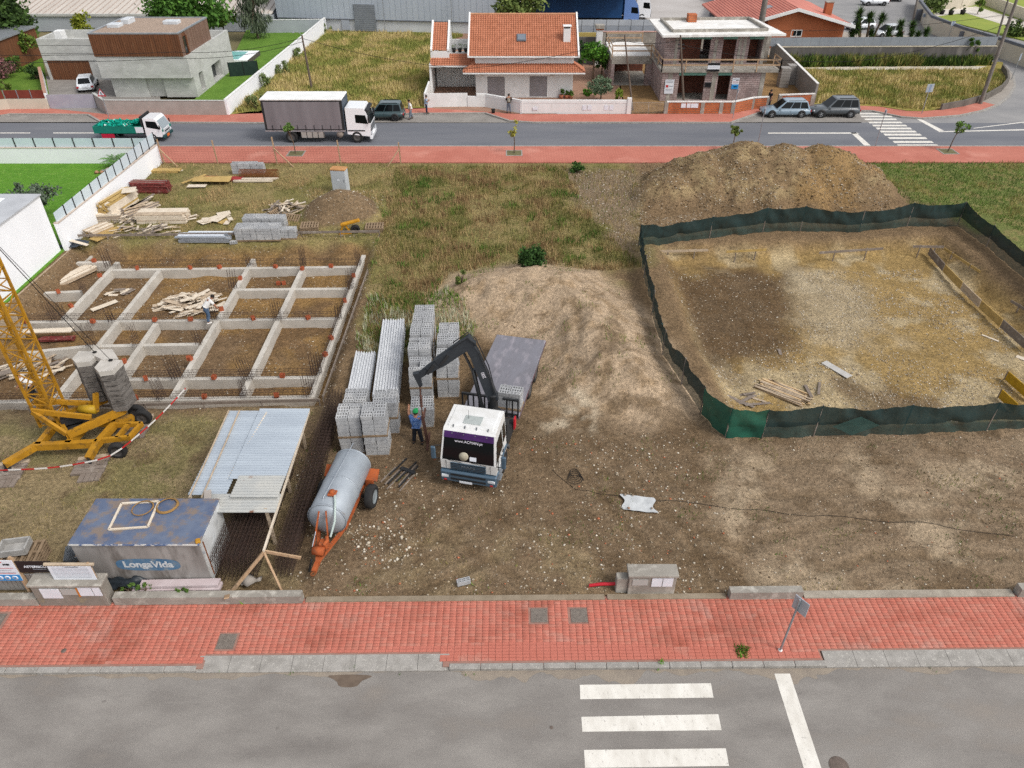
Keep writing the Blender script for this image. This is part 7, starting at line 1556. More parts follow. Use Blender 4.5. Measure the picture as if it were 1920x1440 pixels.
p = G(70, 690, -.9); planks('offcut_pile', 'pile of long boards in the bay behind the crane', (p.x, p.y, -.9), 0, loose(26, 1.3, .9, 1.9, rs, .5, (.1, .22), .75), 'offcuts', [m_timp, m_tim, m_timg])
p = G(10, 700, -.9); planks('offcut_pile', 'boards scattered at the left edge of the foundation', (p.x, p.y, -.9), 0, loose(22, 1.2, .7, 1.6, rs, .4, (.1, .22), .4), 'offcuts', [m_timp, m_timg])
p = G(80, 626, -.6); planks('timber_stack', 'long planks with red steel props across a foundation bay', (p.x, p.y, -.75), 4, [(0, .1, .3, 3.2, .35, .05, .02, 0), (.2, -.1, .36, 2.9, .25, .05, -.03, 0)], mats=[m_timp])
p = G(25, 612, .2); planks('plank_panel', 'tilted panel of side-by-side planks left of the crane mast', (p.x-.4, p.y, -.6), 0, [(-.2+.02*k, -.2-.02*k, .3+.16*k, 2.3, .04, .15, 0, 0) for k in range(10)], 'panel', [m_timp, m_tim])
# props, pipes, profiles
def pipes(name, label, loc, rz, n, L_, rad, wd_, mat, cat, seed=0, cap=None):
    r = T(name, label, cat, tuple(loc), R(rz)); rs_ = random.Random(seed); per = max(1, int(wd_/(rad*2.1)))
    for k in range(n):
        l_, i = divmod(k, per); x = rs_.uniform(-.1, .1); y = (i-per/2)*rad*2.1; z = rad+l_*rad*1.85
        mb = MB(); mb.tube([(x-L_/2, y, z), (x+L_/2, y+rs_.uniform(-.03, .03), z)], rad, 7); o = mb.build('pipe', mat[k % len(mat)], r)
        if cap: mb = MB(); mb.cbox((x+L_/2+.01, y, z), (.015, rad*2.4, rad*2.4)); mb.build('base_plate', cap, o)
    return r
m_redst = M('red_steel', '#7a3430', '#5f2c2a', 4, .8, col3='#8a6a60', scale3=5, c3=(.55, .7)); m_galv = M('galvanised', '#a7adb3', '#969ca3', 2, .5, .4)
pipes('prop_bundle', 'stacked bundle of red telescopic steel props by the white wall', on(286, 358), -2, 70, 2.6, .055, 1.1, [m_redst, m_redst, m_timg], 'props', 1, m_redst)
pipes('prop_bundle', 'short bundle of red props in the foundation bay', (G(108, 636, -.85).x, G(108, 636, -.85).y, -.85), 3, 9, 1.8, .045, .5, [m_redst], 'props', 2)
pipes('steel_sections', 'red steel sections lying under the plywood sheets', on(415, 336), -2, 10, 3.4, .06, .9, [M('bright_red_steel', '#a03a3a', '#8a3030', 3, .7)], 'steel', 3)
r = T('metal_profiles', 'silver metal profiles stacked at the edge of the dug pit', 'profiles', on(388, 447)); rs_ = random.Random(4)
for k in range(16):
    l_, i = divmod(k, 4); mb = MB(); x = rs_.uniform(-.3, .3)*(l_ > 1); mb.cbox((x, -.5+i*.26, .06+l_*.1), (3.3-.3*(k % 2), .2, .08)); mb.build('profile', (m_galv, M('profile_white', '#cdd2d8', rough=.5))[k % 2], r)
r = T('mesh_roll', 'long rusty roll of reinforcement mesh lying on the grass', 'mesh roll', on(487, 333)); m_rust = M('rust_orange', '#7d4a28', '#6a3d22', 5, .9)
mb = MB()
for k in range(34): mb.lathe([(.33, 0), (.33, .03)], 14, Matrix.Translation((-1.45+k*.087, 0, .35)) @ Matrix.Rotation(R(90), 4, 'Y'), False)
mb.build('hoops', m_rust, r); mb = MB()
for j in range(14): a = j*.4488; mb.bar((-1.5, .33*math.cos(a), .35+.33*math.sin(a)), (1.5, .33*math.cos(a), .35+.33*math.sin(a)), .02)
mb.build('bars', m_rust, r)
# ---- hollow grey blocks on pallets
m_blk2 = M('concrete_block', '#a8a9aa', '#9a9b9c', 4, .95, bump=.4, bscale=60, col3='#b5b5b4', scale3=1.2, c3=(.5, .65)); m_pal = M('pallet_wood', '#8f7a62', '#7d6a54', 4, .9)
hb = hollow(.474, .189, .184, 4, 1, .036, .165); bme2 = bpy.data.meshes.new('block'); bme2.from_pydata(hb.v, [], hb.f); bme2.materials.append(m_blk2)
hb2 = hollow(.474, .189, .184, 3, 2, .032, .165); bme3 = bpy.data.meshes.new('block'); bme3.from_pydata(hb2.v, [], hb2.f); bme3.materials.append(m_blk2)
def pallet_parts(par, z, sx=1.1, sy=1.05, nb=6):
    mb = MB()
    for s_ in (-.45, 0, .45): mb.box(-sx/2, s_*sy-.04, z, sx/2, s_*sy+.04, z+.08)
    mb.build('pallet_runner', m_pal, par)
    for k in range(nb): x = -sx/2+(sx-.1)*k/(nb-1); mb = MB(); mb.box(x, -sy/2, z+.08, x+.1, sy/2, z+.1); mb.build('pallet_slat', m_pal, par)
def block_pallet(label, loc, rz, tiers, nx_=2, ny_=5, seed=0, missing=0., group='pallets of grey blocks'):
    """tiers: courses per pallet; only outer blocks are built (inner ones cannot be seen)"""
    r = T('block_pallet', label, 'block pallet', tuple(loc), R(rz), group); rs_ = random.Random(seed); z = 0
    for ti, nc_ in enumerate(tiers):
        pallet_parts(r, z, nx_*.5+.04, ny_*.2+.04); z += .1
        for c_ in range(nc_):
            top = c_ == nc_-1
            for i in range(nx_):
                for j in range(ny_):
                    if not top and 0 < j < ny_-1 and 0 < i < nx_-1: continue
                    if not top and 0 < j < ny_-1 and nx_ == 2 and False: continue
                    if top and ti == len(tiers)-1 and rs_.random() < missing: continue
                    o = bpy.data.objects.new('block', bme2 if rs_.random() < .6 else bme3); COL.objects.link(o); o.parent = r
                    o.location = ((i-(nx_-1)/2)*.5+rs_.uniform(-.014, .014), (j-(ny_-1)/2)*.2+rs_.uniform(-.004, .004), z); o.rotation_euler = (0, 0, rs_.uniform(-.01, .01)+(math.pi if rs_.random() < .5 else 0))
            z += .2
    return r
def gl(x, y): return (x, y, gz(x, y))
BP = [('tall double block pallet nearest the tank trailer', gl(-5.72, 23.95), 3, (5, 5), 1), ('tall double block pallet left of the nearest one', gl(-6.8, 24.1), 3, (4, 5), 2), ('block pallet behind the left front pallet at the joist ends', gl(-6.85, 25.75), 2, (3, 4), 3),
      ('block pallet set back right of the nearest pallet', gl(-5.48, 25.35), 3, (4, 4), 4), ('single low block pallet being hooked by the crane', gl(-3.98, 25.75), 3, (5,), 5),
      ('double block pallet behind the hooked one', gl(-4.15, 27.3), 2, (5, 5), 6), ('second double block pallet back from the hooked one', gl(-4.3, 28.55), 2, (5, 6), 7), ('third double block pallet back from the hooked one', gl(-4.35, 29.85), 2, (5, 6), 8),
      ('fourth double block pallet back from the hooked one', gl(-4.4, 31.2), 2, (5, 5), 9), ('rearmost block pallet of the long row', gl(-4.5, 32.7), 2, (4, 4), 10),
      ('front block pallet of the right row beside the truck bed', gl(-2.98, 27.95), 2, (5, 5), 11), ('middle block pallet of the right row beside the truck bed', gl(-3.08, 29.6), 2, (5, 4), 12), ('rear block pallet of the right row beside the truck bed', gl(-3.15, 31.3), 2, (4, 3), 13)]
for l, loc, rz, t_, s_ in BP: block_pallet(l, loc, rz, t_, 2, 5, s_, .08 if s_ in (6, 7) else 0)
BP2 = [('left front block pallet at the back of the site', (468, 446), (4, ), 3, 5), ('right front block pallet at the back of the site', (508, 446), (4,), 3, 5), ('left rear block pallet at the back of the site', (482, 428), (4,), 3, 4), ('right rear block pallet at the back of the site', (518, 428), (4,), 3, 4), ('low block pallet at the right end of that group', (537, 445), (3,), 3, 3), ('pile of older blocks by the red pavement', (468, 325), (4,), 5, 3)]
for k, (l, px, t_, a_, b_) in enumerate(BP2): block_pallet(l, on(*px), 2, t_, a_, b_, 30+k, .1 if k > 3 else 0)
block_pallet('few hollow blocks standing on the crane truck bed', tuple(CT.matrix_world @ Vector((0, 0, 0))) if False else (0, 0, 0), 0, (4,), 2, 3, 50)
bb = [o for o in COL.objects if o.get('label') == 'few hollow blocks standing on the crane truck bed'][0]
_m = W2L[CT].inverted() @ Vector((-4.2, .75, 1.26)); bb.location = _m; bb.rotation_euler = (0, 0, R(-13))
# loose blocks at the pit edge
for k, (px, py) in enumerate(((428, 449), (438, 452))):
    o = link('concrete_block', bme3); o.location = on(px, py); o.rotation_euler = (R(90) if k else 0, 0, .2); tag(o, ('upright', 'tipped')[k]+' loose grey block at the back pit edge', 'block')
# concrete joists
def joists(label, loc, rz, L_, nx_, nl, seed):
    r = T('joist_stack', label, 'joists', tuple(loc), R(rz)); rs_ = random.Random(seed); m_j = M('joist_concrete', '#cfd1d3', '#c0c2c5', 3, .85, stretch=(1, .2, 1))
    for z_ in range(2):
        for yy in (-.35, .35): mb = MB(); mb.box(-nx_*.065-.1, yy*L_-.05, .0, nx_*.065+.1, yy*L_+.05, .08); mb.build('bearer', m_pal, r)
        break
    pm = MB(); pm.prism([(-.06, 0), (.06, 0), (.06, .045), (.028, .06), (.022, .13), (-.022, .13), (-.028, .06), (-.06, .045)], -L_/2, L_/2)
    pm.v = [(a, c_, b) for a, b, c_ in pm.v]; pm.f = [f[::-1] for f in pm.f]; me = bpy.data.meshes.new('joist'); me.from_pydata(pm.v, [], pm.f); me.materials.append(m_j)
    for l in range(nl):
        for i in range(nx_):
            o = bpy.data.objects.new('joist', me); COL.objects.link(o); o.parent = r; o.location = ((i-(nx_-1)/2)*.128, rs_.uniform(-.08, .08), .09+l*.137)
joists('long stack of pale concrete joists beside the block pallets', gl(-6.0, 29.9), 4, 6.6, 9, 6, 1)
joists('shorter stack of concrete joists left of the long one', gl(-7.25, 28.7), 3, 4.2, 8, 3, 2)
# ---- pallets, scrap wood, cabinet, mixer
def pallet(label, loc, rz, tilt=0., n=1):
    r = T('wooden_pallet', label, 'pallet', tuple(loc), R(rz), 'empty pallets')
    for k in range(n): pallet_parts(r, k*.13, 1.2, 1.0, 7)
    r.rotation_euler.x = tilt; return r
pallet('pale empty pallet beside the yellow mixer', on(583, 434), 6, 0, 3); pallet('empty pallets half hidden at the plot corner', on(703, 432), 4, 0, 3); pallet('pallet leaning against the scrap wood heap', on(546, 414), -12, .45); pallet('yellow pallet tipped on the scrap wood heap', on(522, 405), 70, .8)
planks('scrap_heap', 'heap of broken pallet wood beside the grey soil mound', on(540, 396), 0, loose(70, 1.5, .5, 1.3, rs, 1.1, (.08, .14)), 'scrap wood', [m_timp, m_tim, m_timg])
r = T('electric_cabinet', 'tilted grey electric cabinet with orange top behind the soil mound', 'cabinet', on(641, 360), R(-8)); m_cab = M('cabinet_grey', '#b5babd', '#a7acb0', 2, .5)
mb = MB(); mb.chbox(-.55, -.35, 0, .55, .35, 1.75, .02); mb.build('cabinet_body', m_cab, r); mb = MB(); mb.chbox(-.57, -.37, 1.75, .57, .37, 1.86, .02); mb.build('cabinet_top', M('cabinet_top_tan', '#b98a5a', '#a87a4c', 3, .8), r)
mb = MB(); mb.box(-.5, -.358, .1, .5, -.351, 1.65); d_ = mb.build('door', m_cab, r); mb = MB(); mb.box(.4, -.37, .9, .43, -.358, 1.1); mb.build('handle', m_dark, d_); mb = MB(); mb.box(-.1, -.362, 1.0, .1, -.358, 1.12); mb.build('notice', m_board, d_)
r = T('concrete_mixer', 'yellow tilted machine on a wheel behind the pit edge', 'mixer', on(652, 438), R(10)); m_yel = M('machine_yellow', '#c08a1e', '#a87618', 2.5, .6, col3='#7a5a22', scale3=5, c3=(.6, .72))
mb = MB(); mb.bar((-.55, 0, 0), (-.15, 0, .75), .1); mb.bar((.25, 0, 0), (-.15, 0, .75), .1); mb.bar((-.55, 0, .05), (.25, 0, .05), .1); mb.build('stand', m_yel, r); mb = MB(); mb.cbox((.25, 0, .8), (1.3, .3, .16), ry=-.2, ch=.03); mb.build('arm', m_yel, r); wheel(r, .55, .1, .3, .2, m_rimd, 1)
# long plank rails round the dug pit
def rail_planks(label, pts, z, n_st, mat=None):
    P_ = [on(*p) for p in pts]; r = T('batter_board', label, 'plank rail', P_[0])
    for a, b in zip(P_[:-1], P_[1:]):
        mb = MB(); mb.bar((a[0], a[1], a[2]+z), (b[0], b[1], b[2]+z), .035, .16); mb.build('plank', mat or m_timg, r, w=True)
    for k in range(n_st):
        t = k/(n_st-1)*(len(P_)-1); i = min(int(t), len(P_)-2); a, b = Vector(P_[i]), Vector(P_[i+1]); c_ = a.lerp(b, t-i); mb = MB(); mb.box(c_.x-.03, c_.y-.06, c_.z-.3, c_.x+.03, c_.y-.02, c_.z+z+.1); mb.build('stake', m_timg, r, w=True)
rail_planks('long plank rail along the back edge of the foundation pit', [(132, 451), (420, 447), (712, 443)], .35, 9)
rail_planks('plank rail along the front edge of the foundation', [(60, 775), (330, 768), (600, 757)], .35, 6)
rail_planks('plank rail along the outer side of the foundation', [(606, 745), (690, 510)], .3, 6)
# wire fence with wooden posts along the far pavement
r = T('wire_fence', 'thin wire mesh fence on wooden posts along the red pavement', 'fence', (-20, 59, 0))
for k, (px, b_, h_) in enumerate(((309, 303, 1.9), (410, 305, 1.9), (521, 335, 2.2), (640, 305, 1.9), (752, 304, 1.7))):
    p = G(px, min(b_, 306)); mb = MB(); mb.bar((p.x, p.y-.2, -.1), (p.x-.05, p.y-.2, h_), .09); mb.build('post', m_plank, r, w=True)
for px, dx in ((309, 1.4), (521, 1.5), (752, -1.0)):
    p = G(px, 306); mb = MB(); mb.bar((p.x, p.y-.3, 1.3), (p.x+dx, p.y-.9, 0), .07); mb.build('brace', m_plank, r, w=True)
mb = MB(); a, b = G(300, 306), G(755, 306); y_ = a.y-.2
for z in np.linspace(.1, 1.4, 8): mb.bar((a.x, y_, z), (b.x, y_, z), .006)
for x in np.arange(a.x, b.x, .25): mb.bar((x, y_, .1), (x, y_, 1.4), .005)
o = mb.build('wire_mesh', m_rebar, r, w=True)
# tarpaulin and board at the pit corner
r = T('tarpaulin', 'crumpled dark tarpaulin under a white board at the pit corner', 'tarpaulin', on(142, 462)); n_ = 12; V = []; 
gxx, gyy = np.meshgrid(np.linspace(-.8, .8, n_), np.linspace(-.5, .5, n_)); zz = .1+.3*fbm(gxx*3, gyy*3, 5); i_ = np.arange(n_*n_).reshape(n_, n_); Fq2 = np.stack([i_[:-1, :-1], i_[:-1, 1:], i_[1:, 1:], i_[1:, :-1]], -1).reshape(-1, 4)
link('sheet', mesh_np('sheet', np.c_[gxx.ravel(), gyy.ravel(), zz.ravel()], Fq2, M('tarp_dark', '#2c333c', '#3a424c', 3, .5)), r); mb = MB(); mb.cbox((.3, -.2, .42), (1.6, .25, .03), rz=-.25, ry=.15); mb.build('board', m_timp, r)
# ================================================================ front of the building site
# ---- self-erecting tower crane
CR = T('tower_crane', 'yellow self-erecting tower crane base with lattice mast and counterweight', 'crane', (-19, 24, 0)); r = CR
m_cy = M('crane_yellow', '#ad7d1e', '#9a6e1a', 2.2, .55, col3='#6a5026', scale3=4, c3=(.54, .7)); m_cwt = M('counterweight_concrete', '#77726d', '#625d58', 1.6, .95, bump=.6, bscale=12, col3='#45413d', scale3=2.5, c3=(.52, .68), stretch=(1, 1, 3)); m_cwl = M('counterweight_top', '#bdb8b0', '#aaa59d', 2, .9)
g0 = gz(-19, 24)
F1, F2, F3, F4 = (-20.9, 22.5), (-17.6, 22.85), (-20.6, 25.9), (-16.9, 25.6)
def cbeam(a, b, z0, z1, w, h, name='chassis_beam', mat=None, par=None):
    mb = MB(); mb.bar((a[0], a[1], z0), (b[0], b[1], z1), w, h); return mb.build(name, mat or m_cy, par or r, w=True)
zc = g0+.62
for a, b in (((-20.1, 23.4), (-17.5, 23.6)), ((-20.1, 24.9), (-17.3, 25.0)), ((-19.9, 23.4), (-19.9, 24.9)), ((-18.7, 23.5), (-18.5, 24.95)), ((-17.5, 23.55), (-17.3, 25.05))): cbeam(a, b, zc, zc, .24, .3)
for a, b in (((-17.45, 23.75), (-16.3, 23.95)), ((-17.35, 24.8), (-16.15, 24.85)), ((-16.3, 23.9), (-16.15, 24.9)), ((-16.8, 23.85), (-16.7, 24.8))): cbeam(a, b, zc+.02, zc+.02, .14, .22)
for a, f in (((-19.95, 23.45), F1), ((-17.5, 23.6), F2), ((-20.0, 24.9), F3), ((-17.3, 25.0), F4)):
    cbeam(a, f, zc+.02, g0+.42, .26, .26, 'outrigger'); mb = MB(); mb.tube([(f[0], f[1], g0+.12), (f[0], f[1], g0+.5)], .05, 8); mb.lathe([(0, .02), (.16, .02), (.16, -.02)], 12, Matrix.Translation((f[0], f[1], g0+.14))); mb.build('jack', m_chass, r, w=True)
W2 = W2L[r]
for (x, y) in ((-16.65, 23.3), (-16.5, 25.55), (-16.9, 25.9)):
    A = W2 @ Vector((x, y, g0)); wh = wheel(r, A.x, A.y-.0, .38, .26, m_rimd, -1)
    wh.location.z += g0
for o in r.children:
    pass
# slewing frame
pa, pb, pc = Vector((-20.3, 24.4, g0+1.0)), Vector((-18.7, 23.75, g0+.95)), Vector((-16.9, 25.2, g0+1.15))
for a, b, w_, h_ in ((pb, pc, .16, .34), (Vector((-19.7, 24.9, g0+1.0)), Vector((-17.8, 26.2, g0+1.15)), .16, .34), (pb, Vector((-19.7, 24.9, g0+1.0)), .16, .3), (pc, Vector((-17.8, 26.2, g0+1.15)), .16, .34)): cbeam(a, b, a.z, b.z, w_, h_, 'slewing_frame')
mb = MB(); mb.lathe([(.55, g0+.76), (.55, g0+.88), (0, g0+.88)], 24, Matrix.Translation((-18.7, 24.5, 0))); mb.build('slewing_ring', m_chass, r, w=True)
for a, b in (((-19.95, 24.0, g0+2.05), (-17.9, 24.45, g0+1.35)), ((-20.2, 24.7, g0+2.05), (-18.3, 25.4, g0+1.35)), ((-19.95, 24.0, g0+2.0), (-18.75, 23.75, g0+1.0)), ((-20.2, 24.7, g0+2.0), (-19.7, 24.9, g0+1.0)), ((-18.0, 25.0, g0+1.2), (-17.9, 25.3, g0+2.0))): cbeam(a, b, a[2], b[2], .12, .22, 'strut')
mb = MB(); mb.lathe([(0, -.35), (.2, -.35), (.2, .35), (0, .35)], 14, Matrix.Translation((-18.3, 25.0, g0+1.35)) @ Matrix.Rotation(R(90), 4, 'Y')); mb.build('winch_drum', M('winch_yellow', '#a8861e', rough=.5), r, w=True)
mb = MB(); mb.cbox((-18.9, 24.6, g0+1.15), (.8, .4, .35), rz=.5, ch=.03); mb.build('motor', m_chass, r, w=True)
# lattice mast (upright, runs out of the top-left of the frame)
mc = Vector((-19.75, 24.75)); hw_ = .42
corner = [(mc.x+sx*hw_, mc.y+sy*hw_) for sx, sy in ((-1, -1), (1, -1), (1, 1), (-1, 1))]
for c_ in corner: mb = MB(); mb.bar((c_[0], c_[1], g0+.9), (c_[0], c_[1], 16), .09); mb.build('mast_leg', m_cy, r, w=True)
mb = MB(); z = g0+1.0; k = 0
while z < 15.5:
    for i in range(4):
        a, b = corner[i], corner[(i+1) % 4]; s_ = (k+i) % 2; mb.bar((a[0], a[1], z if s_ else z+.55), (b[0], b[1], z+.55 if s_ else z), .04); 
        mb.bar((a[0], a[1], z), (b[0], b[1], z), .035)
    z += .55; k += 1
mb.build('mast_lacing', m_cy, r, w=True)
# counterweight slabs: two wings joined at the back
def wing(x0, y0, name='counterweight_block'):
    for k in range(8):
        z = g0+1.25+k*.27; j = .015*((k*7) % 3-1); mb = MB(); mb.prism([(x0-.42+j, y0-.1), (x0-.1+j, y0-.42), (x0+.42, y0-.3+j), (x0+.5, y0+.45), (x0-.4, y0+.5)], z, z+.235); mb.build(name, m_cwt if k < 7 else m_cwl, r, w=True)
wing(-17.05, 25.35); wing(-18.3, 26.0)
for k in range(8): mb = MB(); z = g0+1.25+k*.27; mb.prism([(-18.0, 26.2), (-17.3, 25.75), (-16.75, 25.9), (-17.3, 26.6), (-18.0, 26.6)], z+.003, z+.258); mb.build('counterweight_block', m_cwt if k < 7 else m_cwl, r, w=True)
for x, y in ((-17.0, 25.75), (-17.95, 26.35)): mb = MB(); mb.lathe([(0, .0), (.09, 0), (.09, -.02)], 10, Matrix.Translation((x, y, g0+3.42))); mb.build('lifting_hole', m_dark, r, w=True)
mb = MB(); mb.tube([(-17.95, 26.35, g0+3.4), (-21.6, 24.95, 15.0)], .018, 5); mb.tube([(-17.0, 25.75, g0+3.4), (-21.2, 24.3, 15.0)], .012, 5); mb.build('stay_cable', m_dark, r, w=True)
# plank cribbing under the jacks
for k, (f, l) in enumerate(((F1, 'sleeper cribbing under the left front crane jack'), (F2, 'sleeper cribbing under the right front crane jack'), (F4, 'sleepers under the rear crane jack'))):
    planks('sleeper_pad', l, (f[0], f[1], gz(f[0], f[1])), 8, [(0, -.45+.23*j, .06, 1.3, .2, .1, .02*j, 0) for j in range(5)]+[(0, 0, .125, .45, .4, .03, .3, 0)]+[(-.15+.22*j, -.75, .05, .2, .55, .08, 0, 0) for j in range(4)], 'sleepers', [m_timg, m_timg, m_tim])
# barrier tape
r = T('barrier_tape', 'red and white barrier tape strung round the crane', 'tape', (-19, 22, 0)); m_tr = M('tape_red', '#b52a2a', rough=.6); m_tw2 = M('tape_white', '#d9d5d0', rough=.6)
path = [(-23.5, 22.2, g0+.55), (-20.4, 22.1, g0+.5), (-17.2, 22.5, g0+.62), (-16.2, 23.2, g0+.75), (-14.9, 27.0, g0+1.0), (-23, 27.2, g0+.8)][:5]
L_ = [0]; 
for a, b in zip(path[:-1], path[1:]): L_.append(L_[-1]+(Vector(b)-Vector(a)).length)
def tp(s):
    for i in range(len(path)-1):
        if s <= L_[i+1]+1e-6: t = (s-L_[i])/(L_[i+1]-L_[i]); v = Vector(path[i]).lerp(Vector(path[i+1]), t); v.z -= .12*math.sin(math.pi*t); return v
    return Vector(path[-1])
s = 0; k = 0
while s < L_[-1]-.02:
    e = min(s+.5, L_[-1]); mb = MB(); mb.bar(tp(s), tp(e), .008, .07); mb.build('tape_segment', m_tr if k % 2 else m_tw2, r, w=True); s = e; k += 1
# ---- old container with lettering
r = T('storage_container', 'old grey lorry box body with blue roof used as store', 'container', (-12.6, 17.7, 0)); zt = 2.12; zb = gz(-12.6, 17.5)+.15
m_grim = M('grimy_panel', '#9a9692', '#7f7a76', 1.0, .8, stretch=(1.2, 1.2, .35), col3='#57514b', scale3=1.2, c3=(.5, .68)); m_broof = M('blue_rusty_roof', '#4f5b74', '#636d80', 1.6, .7, col3='#7a6d64', scale3=2.4, c3=(.48, .62))
mb = MB(); mb.box(-14.8, 16.72, zb, -10.5, 18.75, zt); mb.build('box_body', m_grim, r, w=True)
mb = MB(); mb.chbox(-14.85, 16.67, zt, -10.45, 18.8, zt+.07, .02); mb.build('roof_sheet', m_broof, r, w=True)
mb = MB(); mb.box(-14.84, 16.655, zt-.02, -10.46, 16.685, zt+.05); mb.build('roof_trim', M('flaking_white', '#c9c7c2', '#56688a', 3, .7, contrast=(.48, .56)), r, w=True)
mb = MB(); mb.box(-10.5, 16.76, zb+.05, -10.46, 18.7, zt-.05); mb.build('end_door', M('end_white', '#c4c6c6', '#a9a9a6', 1.2, .7, col3='#4a5a70', scale3=2, c3=(.6, .75)), r, w=True)
mb = MB(); mb.box(-10.46, 16.9, zb+.2, -10.43, 16.93, zt-.1); mb.build('door_bar', m_rust, r, w=True)
mb = MB(); mb.cbox((-10.52, 16.78, zt+.08), (.16, .2, .12), rz=.4, ch=.03); mb.build('rusty_bracket', M('rust_yellow', '#a87a24', rough=.8), r, w=True)
mb = MB()
e_ = [(-13.55+1.07+1.1*math.copysign(abs(math.cos(t))**.55, math.cos(t)), 1.12+.3*math.copysign(abs(math.sin(t))**.7, math.sin(t))) for t in np.linspace(0, 2*math.pi, 33)[:-1]]
mb.add([(x, 16.712, z+zb-.2) for x, z in e_], [tuple(range(32))]); lg = mb.build('logo_plate', M('logo_blue', '#3f6484', '#557590', 2, .7, col3='#76828a', scale3=3, c3=(.5, .66)), r, w=True)
_o = W2L[r] @ Vector((-12.48, 16.705, 1.13+zb-.2)); text('lettering', 'LongaVida', .42, tuple(_o), (R(90), 0, 0), M('logo_white', '#c3c8ca', '#a5abae', 4, .7), r, sx=.98, bold=.016)
r = T('batten_square', 'pale empty wooden frame lying on the blue container roof', 'frame', (-12.9, 17.9, zt+.07))
fr = [tuple(G(x, y, zt+.1)) for x, y in ((228, 944), (298, 940), (277, 988), (204, 993))]
for a, b in zip(fr, fr[1:]+fr[:1]): mb = MB(); mb.bar(a, b, .07, .05); mb.build('batten', m_timp, r, w=True)
def coil(label, px, py, rad, turns, z, col='#8a6a3c'):
    p = G(px, py, z); r = T('hose_coil', label, 'hose', (p.x, p.y, z), 0, 'hose coils'); n = int(turns*20); mb = MB()
    mb.tube([((rad*(1-.12*k/n*turns*.3))*math.cos(k*.314), rad*(1-.12*k/n*turns*.3)*math.sin(k*.314), .03+.012*k/20) for k in range(n)], .02, 6, smooth=True); mb.build('hose_turns', M('hose_tan', col, rough=.7), r)
coil('single tan hose loop on the wooden frame', 268, 954, .36, 1.4, zt+.12); coil('thick tan hose coil beside the wooden frame', 314, 950, .38, 4, zt+.07)
# ---- corrugated iron shelter
r = T('iron_shelter', 'lean-to shelter with patched corrugated iron roof', 'shelter', (-10.1, 21.3, 0)); m_iron = M('corrugated_iron', '#aeb7bf', '#9fa8b1', .8, .5, .2, col3='#86756a', scale3=1.1, c3=(.66, .8), stretch=(.35, 2.5, 1)); m_iron2 = M('corrugated_old', '#a6a8a6', '#b5b4ae', 1.2, .6, .2, col3='#7d5a48', scale3=2.2, c3=(.64, .74))
def corr(name, x0, x1, y0, y1, z0, z1, mat, n=None):
    """sheet with ribs running along x"""
    n = n or int((y1-y0)/.07); V = []; 
    for i in range(n+1):
        t = i/n; y = y0+(y1-y0)*t; z = z0+(z1-z0)*t+.024*math.cos(math.pi*i)
        V += [(x0, y, z), (x1, y, z)]
    mb = MB(); mb.add(V, [(2*i, 2*i+1, 2*i+3, 2*i+2) for i in range(n)]); return mb.build(name, mat, r, w=True)
corr('roof_sheet', -11.8, -10.4, 19.2, 24.2, 1.93, 1.93, m_iron); corr('roof_sheet', -10.55, -8.45, 20.0, 24.3, 1.97, 1.97, m_iron); corr('roof_sheet', -10.2, -8.45, 19.0, 20.2, 2.0, 2.0, m_iron2); corr('roof_sheet', -11.2, -8.4, 18.35, 19.3, 1.9, 1.94, m_iron2)
for x in (-11.75, -11.3): mb = MB(); mb.bar((x+.1, 19.0, 2.0), (x-.05, 24.1, 2.0), .04, .05); mb.build('roof_batten', m_tim, r, w=True)
mb = MB(); mb.bar((-10.85, 18.2, 1.85), (-10.2, 24, 1.97), .05, .04); mb.build('roof_batten', m_timp, r, w=True)
for x, y in ((-11.7, 19.1), (-8.8, 18.6), (-11.7, 24.1), (-8.9, 24.0), (-8.9, 21.3)): mb = MB(); mb.box(x-.05, y-.05, gz(x, y)-.1, x+.05, y+.05, 1.9); mb.build('post', m_tim, r, w=True)
mb = MB(); mb.bar((-8.48, 16.9, 1.55), (-8.5, 24.2, 1.86), .06, .1); mb.bar((-11.7, 19.1, 1.85), (-11.7, 24.1, 1.85), .06, .1); mb.build('beam', m_timp, r, w=True)
mb = MB(); mb.bar((-8.48, 16.9, 1.5), (-9.75, 16.3, .1), .06, .12); mb.build('brace', m_plank, r, w=True); mb = MB(); mb.bar((-8.48, 16.9, 1.5), (-8.0, 16.4, .0), .07, .09); mb.build('brace', m_plank, r, w=True); mb = MB(); mb.bar((-8.5, 16.95, 1.5), (-7.3, 17.0, 1.1), .05, .12); mb.build('brace', m_plank, r, w=True)
for x, y, sx, sy, sz in ((-11.25, 18.55, .35, .25, .14), (-10.95, 18.95, .25, .7, .1)): mb = MB(); mb.cbox((x, y, 2.08), (sx, sy, sz), rz=.3, ch=.02); mb.build('ballast_block', m_wallconc, r, w=True)
# reinforcement mesh mats stacked below and beside
def mats_(label, x0, x1, y0, y1, n, tilt, zb_, seed):
    r = T('mesh_stack', label, 'rebar mesh', ((x0+x1)/2, (y0+y1)/2, zb_)); 
    for k in range(n):
        mb = MB(); ox = k*.14
        for y in np.arange(y0, y1, .2): mb.bar((x0+ox, y, zb_+.02), (x0+ox+tilt, y, zb_+1.35), .012)
        for j in range(8): z = zb_+.05+j*.18; xx = x0+ox+tilt*j*.18/1.35; mb.bar((xx, y0, z), (xx, y1, z), .012)
        mb.build('mesh_mat', m_rebar, r, w=True)
mats_('rebar mesh mats leaning under the iron shelter', -10.6, -8.9, 16.9, 22.5, 12, .25, gz(-9.6, 18), 1); mats_('rebar mesh mats leaning outside the shelter towards the plot', -8.35, -7.6, 17.0, 26.5, 5, .2, gz(-8, 20), 2)
